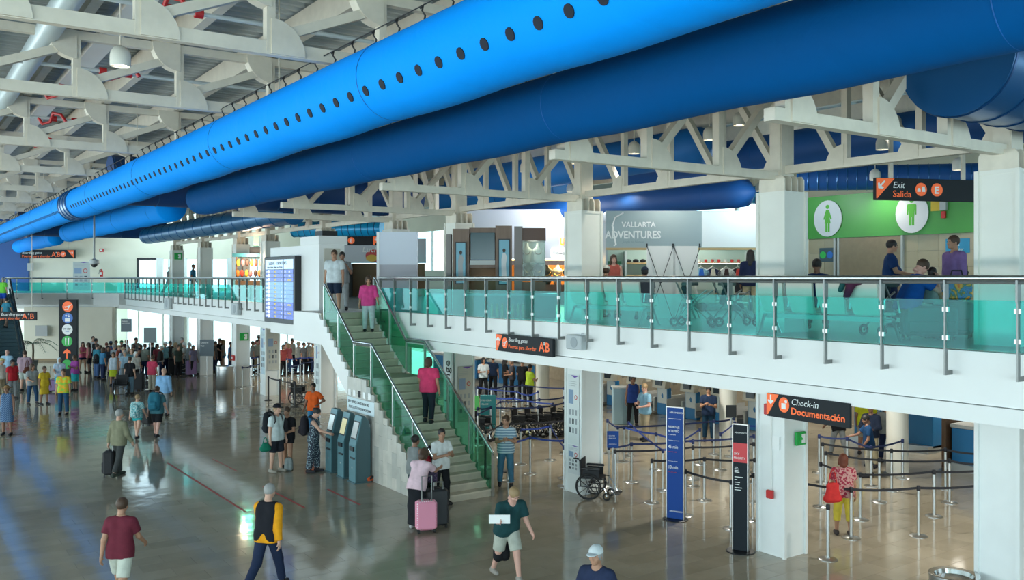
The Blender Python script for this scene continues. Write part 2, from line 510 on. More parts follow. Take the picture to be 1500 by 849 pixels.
# back walls of the two storeys
shell('wall_back_lower', (27.5, 27.8, -12, 46, 0, 3.3), mat('beige_wall', (.36, .31, .23), .6, vary=.08))
shell('wall_back_upper', (30.5, 30.8, -12, 60, 4.1, 5.6), CREAM)
shell('wall_back_upper', (30.5, 30.8, -12, 60, 8.3, 9.9), CREAM)
bk = empty('window_3'); bk['kind'] = 'structure'
for k in range(24):
    MB().box(30.6, 30.62, -12 + 3 * k, -9 + 3 * k, 5.6, 8.3).build('pane', GLASSC, bk)
    MB().box(30.55, 30.68, -12.06 + 3 * k, -11.94 + 3 * k, 5.6, 8.3).build('mullion', WHITE, bk)

# sunlit apron outside the far glazing
gm = MB().ext([vp(-60, 68.6), vp(15, 68.6), vp(30, 160), vp(-120, 160)], 'z', -.4, -.05).build('ground_outside', mat('outside_concrete', (.62, .60, .55), .8, vary=.1, vscale=.2), kind='structure')

# ------------------------------------------------------------------ columns
COLS = [6.83, 10.95, 16.77, 22.5, 26.5, 32.3, 38.4, 42.4, 48.35, 54.0]
CX = 13.64
def column(y, k):
    c = empty('column', (CX, y, 0), 0, 'cream panelled square column', None); c['kind'] = 'structure'
    h = .3
    for z0, z1, nm in ((0, 3.2, 'cladding'), (4.1, 6.68, 'cladding')):
        b = MB().box(-h + .01, h - .01, -h + .01, h - .01, z0, z1)
        for sx, sy in ((-1, -1), (1, -1), (1, 1), (-1, 1)):
            b.box(sx * h - .03, sx * h + .03, sy * h - .03, sy * h + .03, z0, z1)
        b.box(-h - .005, h + .005, -h - .005, h + .005, z1 - .06, z1)
        b.build(nm, COLW if z0 == 0 else COLP, c)
    s = MB()
    s.box(-.17, .17, -.14, -.115, 6.68, 9.2).box(-.17, .17, .115, .14, 6.68, 9.2).box(-.012, .012, -.12, .12, 6.68, 9.2)
    s.box(-.19, -.17, -.12, .12, 6.68, 9.2).box(.17, .19, -.12, .12, 6.68, 9.2)
    s.build('steel_shaft', STEELW, c)
    for i in range(4):
        xx = -.27 + .18 * i
        f = MB(); f.ext([(-.29, 6.68), (.29, 6.68), (.29, 6.9), (.24, 6.97), (-.24, 6.97), (-.29, 6.9)], 'x', xx - .012, xx + .012)
        f.build('bracket_fin', STEELW, c)
    return c
for k, y in enumerate(COLS): column(y, k)
for (x, y) in ((21.7, 13.7), (21.7, 19.5), (21.7, 29.3), (21.7, 35.2), (21.7, 41), (21.7, 7.9)):
    o = MB().lathe([(.27, 0), (.27, 3.2)], (0, 0, 0), 28, True).build('column', COLP, smooth=True, loc=(x, y, 0)); o['kind'] = 'structure'; o['label'] = 'round white column among the queues'

# ------------------------------------------------------------------ roof trusses
PX = [2.53 + 1.65 * k for k in range(-2, 7)]            # panel points over the hall
PXR = [CX + 2.4 * k for k in range(1, 7)]                # and over the mezzanine
ZB, ZT = 8.09, 9.18
gus = []
def quarter(r, th, qx, qz):
    pts = [(0, 0)] + [(qx * r * math.cos(a), qz * r * math.sin(a)) for a in [PI / 2 * i / 10 for i in range(11)]]
    b = MB(); b.ext(pts, 'y', -th / 2, th / 2); return b.mesh('gusset_plate', STEELW)
G_UR, G_LL, G_UL, G_LR = quarter(.47, .21, 1, 1), quarter(.47, .21, -1, -1), quarter(.47, .21, -1, 1), quarter(.47, .21, 1, -1)
VERT = MB().box(-.06, .06, -.075, .075, ZB, ZT).mesh('truss_vertical', STEELW)
dm = {}
def diag(dx, flip=False):
    key = (round(dx, 2), flip)
    if key not in dm:
        b = MB(); 
        p0, p1 = ((.3, 0, ZB + .33), (dx - .3, 0, ZT - .33)) if not flip else ((.3, 0, ZT - .33), (dx - .3, 0, ZB + .33))
        b.beam(p0, p1, .14, .13); dm[key] = b.mesh('truss_diagonal', STEELW)
    return dm[key]
HX = [x for x in PX if x < 6]
def truss(y):
    t = empty('roof_truss', (0, y, 0), 0, 'cream steel roof truss with quarter-round gusset plates across the hall', 'truss', 'cross trusses')
    t['kind'] = 'structure'
    box('bottom_chord', (-14, 6.9, -.065, .065, ZB - .01, ZB + .17), STEELW, t)
    box('top_chord', (-14, 9.4, -.065, .065, ZT - .14, ZT), STEELW, t)
    for i, x in enumerate(HX):
        put('truss_vertical', VERT, None, t, (x, 0, 0))
        put('gusset_plate', G_UR, None, t, (x, 0, ZB))
        if i: put('gusset_plate', G_LL, None, t, (x, 0, ZT))
        if i < len(HX) - 1: put('truss_diagonal', diag(HX[i + 1] - x), None, t, (x, 0, 0))
for y in (-4.5, 1.2, 6.5, 11.8, 16.4, 23.0, 28.7, 35, 40.5, 46, 52, 58, 64): truss(y)
# lower trusses that carry the roof from the column line to the shaded blue duct
ZL0, ZL1 = 6.91, 8.66
LP = 1.7
LV = MB().box(-.065, .065, -.075, .075, ZL0, ZL1).mesh('truss_vertical', STEELW)
LD = MB().beam((.3, 0, ZL0 + .36), (LP - .12, 0, ZL1 - .02), .15, .13).mesh('truss_diagonal', STEELW)
def low_truss(y):
    t = empty('low_roof_truss', (CX, y, 0), 0, 'cream steel truss reaching from a column towards the shaded blue duct', 'truss', 'low cross trusses'); t['kind'] = 'structure'
    box('bottom_chord', (-5.35, -.19, -.08, .08, ZL0 - .01, ZL0 + .14), STEELW, t)
    box('top_chord', (-5.2, -.19, -.08, .08, ZL1, ZL1 + .14), STEELW, t)
    for k in (3, 2, 1):
        put('truss_vertical', LV, None, t, (-LP * k, 0, 0)); put('gusset_plate', G_UR, None, t, (-LP * k + .03, 0, ZL0))
        put('truss_diagonal', LD, None, t, (-LP * k, 0, 0))
for y in COLS[:5]: low_truss(y)
# longitudinal trusses over the column line
ZB2, ZT2 = 7.02, 9.08
G2 = [(-1, 1), (1, -1)]
def quarter_x(r, th, qy, qz):
    pts = [(0, 0)] + [(qy * r * math.cos(a), qz * r * math.sin(a)) for a in [PI / 2 * i / 10 for i in range(11)]]
    b = MB(); b.ext(pts, 'x', -th / 2, th / 2); return b.mesh('gusset_plate', STEELW)
GX_UL, GX_LR = quarter_x(.37, .16, 1, 1), quarter_x(.37, .16, -1, -1)
def ltruss(X, y0, y1, n):
    t = empty('longitudinal_truss', (X, 0, 0), 0, 'cream steel truss running along the column line', 'truss', 'long trusses'); t['kind'] = 'structure'
    box('bottom_chord', (-.07, .07, y0, y1, ZB2 - .01, ZB2 + .14), STEELW, t)
    box('top_chord', (-.07, .07, y0, y1, ZT2 - .1, ZT2 + .03), STEELW, t)
    s = (y1 - y0) / n
    for i in range(n + 1):
        yy = y0 + s * i
        if 0 < i < n:
            box('truss_vertical', (-.06, .06, yy - .055, yy + .055, ZB2, ZT2), STEELW, t)
        if i < n:
            put('gusset_plate', GX_UL, None, t, (0, yy, ZB2 + .02))
            MB().beam((0, yy + .22, ZB2 + .25), (0, yy + s - .1, ZT2 - .05), .13, .12).build('truss_diagonal', STEELW, t)
for a, b_, n in ((6.83, 10.95, 3), (10.95, 16.77, 4), (16.77, 22.5, 4), (22.5, 26.5, 3), (26.5, 32.3, 3), (32.3, 38.4, 4), (38.4, 42.4, 3), (42.4, 48.35, 4), (48.35, 54.0, 4)):
    ltruss(CX, a, b_, n)
# purlins of the roof run the length of the hall
PUR = MB().box(-.08, .08, -12, 92, 9.2, 9.64).mesh('purlin', STEELW)
PURW = mat('purlin_white', (.82, .83, .79), .5)
for k, x in enumerate(PX + [CX] + PXR[:5]):
    o = put('purlin', PUR, None, None, (x, 0, 0)); tag(o, 'pale steel purlin along the roof deck', None, None, 'structure')
# services under the deck
o = MB().cyl((2.1, -12, 9.1), (2.1, 70, 9.1), .19, n=18).build('roof_pipe', mat('pale_pipe', (.6, .68, .7), .35, .3), smooth=True)
tag(o, 'fat silver pipe running under the roof deck', 'pipe')
o = MB().box(2.98, 3.27, -12, 70, 9.24, 9.34).box(2.95, 2.98, -12, 70, 9.24, 9.37).box(3.27, 3.3, -12, 70, 9.24, 9.37).build('cable_tray', WHITE)
tag(o, 'white cable tray beside the fat silver roof pipe', 'cable tray')
PIPEW = mat('sprinkler_pipe_white', (.62, .68, .68), .4)
for i, y in enumerate((9.2, 13.6, 18.4, 21.0, 24.6, 29)):
    s = empty('sprinkler_pipe', (0, y, 0), 0, 'thin pale sprinkler pipe with red couplings across the roof, %s' % ('nearest the camera', 'second from the camera', 'third from the camera', 'fourth from the camera', 'fifth from the camera', 'farthest from the camera')[i], 'pipe', 'sprinkler pipes')
    MB().cyl((-6, 0, 9.0), (11, 0, 9.0), .035, n=8).build('pipe', PIPEW, s, smooth=True)
    for x in (3.3, 3.75):
        MB().cyl((x - .06, 0, 9.0), (x + .06, 0, 9.0), .07, n=10).build('coupling', RED, s, smooth=True)
    q = 2.6 + .35 * (i % 3)
    MB().tube([(q, 0, 9.0), (q + .1, 0, 8.85), (q + .25, -.1, 8.9), (q + .3, -.25, 9.1), (q + .45, -.4, 9.05), (q + .55, -.45, 8.88)], .038, 8).build('coupling', RED, s, smooth=True)


# ------------------------------------------------------------------ blue air ducts
def duct_mat(name, col, rough=.55, metal=0):
    m = mat(name, col, rough, metal)
    return m
def fabric_mat(name, col):
    m = bpy.data.materials.new(name); m.use_nodes = True
    nt = m.node_tree; b = nt.nodes['Principled BSDF']
    b.inputs['Base Color'].default_value = (*col, 1); b.inputs['Roughness'].default_value = .7
    b.inputs['Specular IOR Level'].default_value = .08
    t = nt.nodes.new('ShaderNodeTexCoord'); mp = nt.nodes.new('ShaderNodeMapping'); mp.inputs['Scale'].default_value = (1, 1.3, 1); mp.inputs['Rotation'].default_value = (.25, 0, .2)
    n = nt.nodes.new('ShaderNodeTexNoise'); n.inputs['Scale'].default_value = 1.8; n.inputs['Detail'].default_value = 4; n.inputs['Distortion'].default_value = .6
    bp = nt.nodes.new('ShaderNodeBump'); bp.inputs['Strength'].default_value = .35; bp.inputs['Distance'].default_value = .06
    nt.links.new(t.outputs['Object'], mp.inputs[0]); nt.links.new(mp.outputs[0], n.inputs['Vector']); nt.links.new(n.outputs[0], bp.inputs['Height']); nt.links.new(bp.outputs[0], b.inputs['Normal'])
    return m
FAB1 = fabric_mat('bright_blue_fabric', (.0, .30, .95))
FAB2 = fabric_mat('shaded_blue_fabric', (.0, .092, .31))  # darker base puts the shade of the bright duct into the colour
METB = mat('blue_duct_steel', (.004, .085, .25), .28, .3)
SEAM = mat('blue_seam', (.002, .12, .42), .6)
OUTL = mat('outlet_dark', (.004, .008, .02), .8)
WIRE = mat('wire_black', (.03, .03, .03), .5)

def fabric_duct(X, z, r, y0, y1, m, label, outlets=None, taper0=False, taper1=False, hang=True, sag=0):
    d = empty('air_duct', (X, y0, z), 0, label, 'duct', 'fabric ducts')
    L = y1 - y0; n = max(8, int(L / .35)); rr = random.Random(int(X * 10 + y0)); N = 36
    rings = []
    for i in range(n + 1):
        t = i / n * L
        s = 1.0
        e0, e1 = t / .5, (L - t) / .5
        if taper0 and e0 < 1: s = math.sqrt(max(.02, 1 - (1 - e0) ** 2))
        if taper1 and e1 < 1: s = math.sqrt(max(.02, 1 - (1 - e1) ** 2))
        ph = rr.uniform(-.004, .004)
        dz = -sag * math.sin(PI * t / L)
        rings.append([(r * s * math.cos(a) * (1 + ph), t, dz + r * s * math.sin(a) * (1 + ph) - (.012 * (1 + math.sin(t * 2.1)) if math.sin(a) < -.7 else 0)) for a in [2 * PI * k / N for k in range(N)]])
    MB().loft(rings).build('sleeve', m, d, smooth='all')
    k = 0; y = 1.7
    while y < L - .3:
        MB().ring((0, y, 0), (0, 1, 0), r * 1.002, .006, 36, 5).build('seam', SEAM, d); y += 6.1
    for t in (.22, .5, .78):
        MB().cyl((0, L * t, r * .97), (0, L * t, 9.68 - z), .012, n=5).build('hanger_rod', STEELW, d)
    if outlets:
        pitch, rad, ang = outlets
        disc = MB()
        e = Vector((math.cos(ang), 0, math.sin(ang)))
        t1 = Vector((0, 1, 0)); t2 = e.cross(t1)
        c = e * (r * .985)
        disc.loft([[tuple(c + e * h + rad * (math.cos(q) * t1 + math.sin(q) * t2)) for q in [2 * PI * k / 12 for k in range(12)]] for h in (0, .016)])
        me = disc.mesh('air_outlet', OUTL)
        y = .4
        while y < L - .4:
            put('air_outlet', me, None, d, (0, y, 0)); y += pitch
    if hang:
        b = MB().cyl((-.12, .2, r + .17), (-.12, L - .2, r + .17), .008, n=5); b.build('hanger_cable', WIRE, d)
        hk = MB().tube([(-.12, 0, r - .03), (-.1, 0, r + .05), (-.14, 0, r + .1), (-.12, 0, r + .18), (-.16, 0, r + .12)], .012, 5).mesh('hook', WIRE)
        y = .5
        while y < L - .3:
            put('hook', hk, None, d, (0, y, 0)); y += .62
    return d
def steel_duct(pts, r, m, label, rib=.5, name='air_duct', group='steel ducts'):
    d = empty(name, pts[0], 0, label, 'duct', group)
    o = Vector(pts[0]); P = [Vector(p) - o for p in pts]
    MB().tube(P, r, 32).build('casing', m, d, smooth=True)
    ln = [0]
    for i in range(1, len(P)): ln.append(ln[-1] + (P[i] - P[i - 1]).length)
    t = .05
    while t < ln[-1]:
        for i in range(1, len(P)):
            if ln[i] >= t:
                q = (t - ln[i - 1]) / (ln[i] - ln[i - 1]); c = P[i - 1].lerp(P[i], q); dd = P[i] - P[i - 1]; break
        MB().ring(c, dd, r, .016, 32, 5).build('rib', METB if m != METB else mat('blue_rib', (.003, .045, .15), .3, .3), d, smooth=True)
        t += rib
    for c in (P[0].lerp(P[-1], .25), P[0].lerp(P[-1], .75)):
        zt = 9.68 - pts[0][2]
        if zt > c.z + r: MB().cyl((c.x, c.y, c.z + r * .98), (c.x, c.y, zt), .015, n=6).build('hanger_rod', STEELW, d)
    return d
OA = PI + R(25.5)
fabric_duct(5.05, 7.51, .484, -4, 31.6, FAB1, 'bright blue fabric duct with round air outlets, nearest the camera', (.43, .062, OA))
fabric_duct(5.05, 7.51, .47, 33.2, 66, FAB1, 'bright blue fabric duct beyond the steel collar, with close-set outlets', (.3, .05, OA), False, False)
c = empty('duct_collar', (5.05, 31.6, 7.51), 0, 'dark blue shiny steel collar between two bright blue ducts', 'duct')
MB().tube([(0, 0, 0), (0, 1.6, 0)], .5, 32).build('casing', METB, c, smooth=True)
for y in (.05, .55, 1.1, 1.55): MB().ring((0, y, 0), (0, 1, 0), .5, .022, 32, 6).build('rib', METB, c, smooth=True)
fabric_duct(7.78, 7.49, .484, -4, 28.3, FAB2, 'shade-darkened blue fabric duct without outlets, next to the bright one', None, False, True)
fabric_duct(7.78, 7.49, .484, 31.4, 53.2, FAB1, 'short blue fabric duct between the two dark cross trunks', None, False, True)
fabric_duct(7.78, 7.40, .44, 57.0, 76, FAB1, 'small blue fabric duct end hanging in front of the far sign', None, False, True)
NAVYD = mat('navy_duct', (.003, .05, .19), .5)
steel_duct([(5.55, 29.9, 8.12), (16.2, 29.9, 8.12)], .76, NAVYD, 'dark blue cross trunk under the roof ending above the departures board', 1.3)
steel_duct([(5.55, 55.2, 8.1), (13.2, 55.2, 8.1)], .74, NAVYD, 'dark blue cross trunk near the far end wall', 1.3)
steel_duct([(11.9, 31.0, 7.45), (11.9, 53.5, 7.45)], .44, mat('blue_segment_duct', (.004, .12, .30), .3, .3), 'shiny segmented blue duct above the far mezzanine', 1.45)
steel_duct([(10.9, 6.1, 7.85), (19, 6.1, 7.85)], .74, METB, 'huge blue steel duct end with ribs at upper right', .62)
FAB3 = mat('navy_fabric_duct', (.003, .075, .28), .6)
def along_y(X, z, r, y0, y1, m, label): 
    o = fabric_duct(X, z, r, y0, y1, m, label, None, True, True, False); return o
along_y(19.0, 8.36, .5, 2, 21.5, FAB3, 'navy fabric duct high over the mezzanine seats')
along_y(20.6, 7.6, .42, 17.5, 33, FAB3, 'navy fabric duct above the jewellery shop')
along_y(17.2, 8.5, .5, 16, 29, mat('mid_blue_fabric', (.003, .14, .44), .6), 'mid blue fabric duct behind the trusses over the wooden booth')
steel_duct([(20.71, 16.09, 7.84), (23.81, 11.52, 7.72)], .33, FAB3, 'navy spiral duct above the green washroom wall', .25)
CYD = mat('cyan_spiral_duct', (.01, .36, .72), .3, .1)
steel_duct([(20.59, 23.46, 8.21), (24.17, 20.99, 8.05), (24.47, 20.3, 7.8), (24.65, 19.93, 7.41)], .29, CYD, 'bright cyan spiral duct over the adventure tour shop', .22)
steel_duct([(14.72, 38.44, 7.24), (17.51, 35.3, 7.24)], .34, CYD, 'bright cyan spiral duct above the stairs opening', .3)
steel_duct([(18.46, 32.21, 8.37), (22.68, 28.09, 8.88)], .5, mat('mid_blue_fabric', (.003, .14, .44), .6), 'blue duct behind the trusses above the booth', 1.2)
# pendant lamps
def lamp(c, s, label):
    o = empty('pendant_lamp', c, 0, label, 'lamp', 'bell pendant lamps')
    k = s
    b = MB().lathe([(.135 * k, 0), (.14 * k, .015 * k), (.14 * k, .15 * k), (.128 * k, .21 * k), (.095 * k, .26 * k), (.04 * k, .29 * k), (.02 * k, .30 * k)], n=20)
    b.lathe([(.125 * k, .005 * k), (.125 * k, .14 * k), (.03 * k, .24 * k)], n=20)
    b.build('shade', LAMPW, o, smooth=True)
    MB().lathe([(.012, .30 * k), (.012, max(.5, 9.68 - c[2]))], n=6).build('rod', STEELW, o)
    MB().lathe([(.0, .035 * k), (.10 * k, .03 * k)], n=14).build('bulb', GLOW, o)
    l = bpy.data.lights.new('pendant_light', 'SPOT'); l.energy = 120; l.spot_size = R(140); l.spot_blend = .7; l.shadow_soft_size = .1; l.color = (1, .93, .82)
    q = bpy.data.objects.new('pendant_light', l); COL.objects.link(q); q.location = (c[0], c[1], c[2] + .0)
for n, (c, s, lb) in enumerate((
    ((2.67, 13.62, 8.08), 1, 'white bell pendant lamp hanging in the hall beside the silver pipe'),
    ((14.75, 20.75, 8.08), 1, 'bell pendant lamp between two trusses, above the wooden booth'),
    ((14.85, 18.62, 8.1), 1, 'bell pendant lamp just left of the second column shaft'),
    ((18.45, 23.35, 7.92), 1, 'small bell lamp on a rod near the second column'),
    ((14.24, 15.65, 7.98), 1, 'bell pendant lamp right of the second column shaft'),
    ((18.07, 18.46, 7.89), 1, 'bell pendant lamp under the truss chord above the tour shop'),
    ((14.81, 13.84, 8.12), 1, 'wide bell lamp partly behind the shaded blue duct'),
    ((17.35, 16.9, 8.47), 1, 'round lamp between two truss diagonals above the tour shop'),
    ((17.94, 11.68, 7.91), 1, 'bell pendant lamp above the exit sign'),
    ((18.17, 11.53, 8.38), 1, 'bell lamp above the truss chord over the exit sign'),
    ((20.45, 11.36, 7.6), 1, 'bell pendant lamp beside the cream column at the right edge'),
    ((23.08, 17.38, 7.87), 1, 'bell lamp just right of the middle column shaft'),
    ((21.37, 14.13, 7.67), 1, 'bell lamp touching the exit sign top'),
    ((23.58, 19.82, 7.95), 1, 'bell lamp left of the middle column'),
    ((19.71, 22.49, 8.15), 1, 'bell lamp low beside the second column'),
    ((21.97, 24.21, 7.69), 1, 'pale bell lamp above the tour shop sign'),
    ((25.16, 25.94, 8.06), 1, 'round pale lamp above the tour shop sign'),
    ((25.76, 25.53, 8.16), 1, 'dark backed lamp above the tour shop sign'),
    ((23.99, 22.82, 7.98), 1, 'dark lamp before the cyan spiral duct'),
    ((25.54, 21.74, 8.18), 1, 'dark square lamp at the end of the cyan duct'),
    ((24.54, 37.2, 7.99), 1, 'lit bell lamp over the wooden booth'),
    ((22.65, 32.48, 7.79), 1, 'small bell lamp right of the lit one over the booth'),
    ((23.66, 31.79, 7.9), 1, 'small bell lamp over the jewellery shop sign'),
    ((15.35, 13.47, 8.44), 1, 'bell lamp half hidden by the shaded blue duct'))):
    lamp(c, s, lb)


# ------------------------------------------------------------------ guard rails of the mezzanine edge
XP = XL - .15
POST = MB().box(-.045, .045, -.014, .014, 4.78, 5.07).box(-.03, .03, -.012, .012, 3.86, 4.80).box(-.03, .15, -.012, .012, 3.80, 3.86).mesh('post', DSTEEL)
CLIPM = MB().box(-.022, .022, -.04, .04, -.03, .03).mesh('glass_clip', CLIP)
def rail_run(root, pts, z=5.1):
    MB().tube([(x, y, z - .005) for x, y in pts], .038, 12).build('handrail', STEEL, root, smooth=True)
    MB().tube([(x, y, z - .062) for x, y in pts], .02, 8).build('under_rail', DSTEEL, root, smooth=True)
def panel(root, p, q, z0=4.16, z1=4.81, m=GLASSG, th=.012):
    p, q = Vector((*p, 0)), Vector((*q, 0)); d = (q - p).normalized(); n = Vector((d.y, -d.x, 0)) * th / 2
    p, q = p + d * .02, q - d * .02
    MB().ext([(p - n)[:2], (q - n)[:2], (q + n)[:2], (p + n)[:2]], 'z', z0, z1).build('glass_panel', m, root)
def add_post(root, x, y, rz):
    o = put('post', POST, None, root, (x, y, 0), rz)
    for z in (4.30, 4.68):
        put('glass_clip', CLIPM, None, o, (0, 0, z))
    return o
gr = empty('guardrail', (0, 0, 0), 0, 'long grey steel and green glass guardrail along the near mezzanine edge', 'guardrail')
ys = [3.8 + .94 * k for k in range(-4, 21)] + [23.55]
rail_run(gr, [(XP, 0), (XP, 23.6)])
for i, y in enumerate(ys[:-1]):
    add_post(gr, XP, y, 0); panel(gr, (XP, y), (XP, ys[i + 1]))
add_post(gr, XP, 23.5, 0)
gl = empty('guardrail', (0, 0, 0), 0, 'closely posted green glass guardrail left of the departures board', 'guardrail')
ys = [30.6 + .94 * k for k in range(0, 30)]
rail_run(gl, [(XP, 30.3), (XP, 58.2)])
for i, y in enumerate(ys):
    add_post(gl, XP, y, 0)
    if i: panel(gl, (XP, ys[i - 1]), (XP, y))
gf = empty('guardrail', (0, 0, 0), 0, 'green glass guardrail with wide spaced posts on the far balcony', 'guardrail')
BR = [(XP, 58.2), (11.4, 59.1), (10.85, 59.85), (10.2, 60.35), (5.8, 63.25)]
rail_run(gf, BR)
dirb = math.atan2(BR[4][1] - BR[3][1], BR[4][0] - BR[3][0])
bp_ = [along(BR[3], BR[4], t) for t in (0, .29, .58, .87, 1)]
for i, p in enumerate(bp_):
    add_post(gf, p[0], p[1], dirb - PI / 2)
    if i: panel(gf, bp_[i - 1], p)
for i in range(3): panel(gf, BR[i], BR[i + 1])

# ------------------------------------------------------------------ staircase
SX0, SX1, SY0 = 9.97, 11.6, 17.6
NL, TL, RH = 15, .239, .1667
LY0, LY1, LZ = SY0 + 14 * TL, SY0 + 14 * TL + 1.1, 2.5
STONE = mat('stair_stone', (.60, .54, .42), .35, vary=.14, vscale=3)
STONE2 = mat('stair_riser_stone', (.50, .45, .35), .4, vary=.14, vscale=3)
TILEW = [mat('wall_tile_%d' % k, c, .18, vary=.1, vscale=3) for k, c in enumerate(((.50, .49, .44), (.44, .44, .40), (.56, .54, .48), (.40, .41, .38)))]
stair = empty('staircase', (SX0, SY0, 0), 0, 'wide stone staircase with a middle landing rising to the mezzanine', 'staircase')
def stp(y0, y1, z0, z1):
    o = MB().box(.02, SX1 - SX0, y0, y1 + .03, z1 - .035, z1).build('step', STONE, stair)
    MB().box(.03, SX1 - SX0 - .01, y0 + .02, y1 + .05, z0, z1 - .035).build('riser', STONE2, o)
for i in range(14): stp(i * TL, (i + 1) * TL, i * RH, (i + 1) * RH)
ly = 14 * TL
MB().box(.02, 1.63, ly, ly + 1.12, LZ - .16, LZ).build('landing', STONE, stair)
UH, UT = (4.1 - LZ) / 9, .2375
for i in range(8): stp(ly + 1.1 + i * UT, ly + 1.1 + (i + 1) * UT, LZ + i * UH, LZ + (i + 1) * UH)
top_y = ly + 1.1 + 8 * UT
MB().box(.02, 1.63, top_y + .02, top_y + .06, 4.1 - UH, 4.1).build('riser', STONE2, stair)
# upper flight: white stringers with a stepped upper edge
pts = [(ly + 1.08, LZ - .55), (ly + 1.08, LZ)]
for i in range(8):
    pts += [(ly + 1.08 + i * UT, LZ + (i + 1) * UH), (ly + 1.08 + (i + 1) * UT, LZ + (i + 1) * UH)]
pts += [(top_y + .1, 4.1), (top_y + .1, 3.22), (top_y - .15, 3.22)]
for x in (-.03, 1.58):
    MB().ext(pts, 'x', x, x + .06).build('stringer', FASCIA, stair)
# lower flight: solid sides clad with stone tiles, cut to the steps at the top
cols = []
for i in range(14): cols.append((i * TL, (i + 1) * TL, (i + 1) * RH))
for i in range(4): cols.append((ly + i * .28, ly + (i + 1) * .28, LZ))
rt2 = random.Random(11)
for side, x in ((0, -.035), (1, SX1 - SX0 - .01)):
    for i, (a, c, zt) in enumerate(cols):
        z = 0; cuts = [0]
        h0 = .3 if i % 2 else .6
        while h0 < zt - .12: cuts.append(h0); h0 += .6
        cuts.append(zt)
        for z0, z1 in zip(cuts[:-1], cuts[1:]):
            pr = rt2.uniform(-.002, .002)
            MB().box(x + pr, x + .045, a + .002, c - .002, z0 + .002, z1 - .002).build('wall_tile', rt2.choice(TILEW), stair)
MB().box(.02, 1.6, ly + .9, ly + 1.1, 0, LZ - .16).build('end_wall', mat('wall_tile_0', (.5, .49, .44)), stair)
box('landing_slab', (0, 1.75, top_y + .06, top_y + 2.1, 3.22, 4.1), FASCIA, stair)
box('landing_slab', (.83, 1.8, top_y + 2.1, 12.7, 3.22, 4.1), FASCIA, stair)
# railings of the stairs
def stair_rail(X, label, end_top):
    r_ = empty('stair_railing', (X, SY0, 0), 0, label, 'railing')
    rl = [(-.05, 1.02), (ly - .12, 3.42), (ly + .95, 3.42), (top_y - .2, end_top - .02), (top_y - .08, end_top)]
    MB().tube([(0, a, b) for a, b in rl], .03, 12).build('handrail', CHROME, r_, smooth=True)
    MB().tube([(0, a, b - .05) for a, b in rl], .018, 8).build('under_rail', DSTEEL, r_, smooth=True)
    def base(y):
        if y < 0: return 0
        if y < ly: return min(LZ, (int(y / TL) + 1) * RH)
        if y < ly + 1.1: return LZ
        return min(4.1, LZ + (int((y - ly - 1.1) / UT) + 1) * UH)
    def railz(y):
        for (a, b), (c, d) in zip(rl[:-1], rl[1:]):
            if a <= y <= c: return b + (d - b) * (y - a) / (c - a)
        return rl[-1][1]
    ps = [-.02, 1.0, 2.02, ly - .13, ly + .9, ly + 1.9, top_y - .1]
    for y in ps:
        MB().box(-.03, .03, -.018, .018, base(y) - (.0 if y > 0 else 0), railz(y) - .05).build('post', STEEL, r_, loc=(0, y, 0))
    for a, c in zip(ps[:-1], ps[1:]):
        def lo(y): # slanted lower edge of the glass just above the nosings
            if y <= ly: return max(.02, (y / TL) * RH + .06)
            if y <= ly + 1.0: return LZ + .06
            return LZ + (y - ly - 1.0) / UT * UH + .04
        pa, pc = a + .03, c - .03
        MB().ext([(pa, lo(pa)), (pc, lo(pc)), (pc, railz(pc) - .1), (pa, railz(pa) - .1)], 'x', -.006, .006).build('glass_panel', GLASSD, r_)
    return r_
stair_rail(SX0 + .06, 'left stair railing with chrome handrail and dark green glass', 4.92)
stair_rail(SX1 - .03, 'right stair railing with chrome handrail meeting the mezzanine rail', 5.1)
# white wall block beside the stair head, carrying the departures board
bw = MB().box(10.78, 11.6, 26.0, 30.3, 3.22, 6.12).box(10.72, 11.66, 25.9, 27.4, 6.12, 6.38)
bw.build('wall_stairhead', FASCIA, kind='structure', label='white wall block behind the departures board')
shell('door_1', (10.92, 11.45, 25.97, 26.01, 4.1, 6.0), mat('door_cream', (.58, .56, .48), .5))
box('camera_box', (11.0, 11.5, 26.3, 26.9, 6.38, 6.56), BLACK, label='black box on top of the white wall block', cat='equipment box')

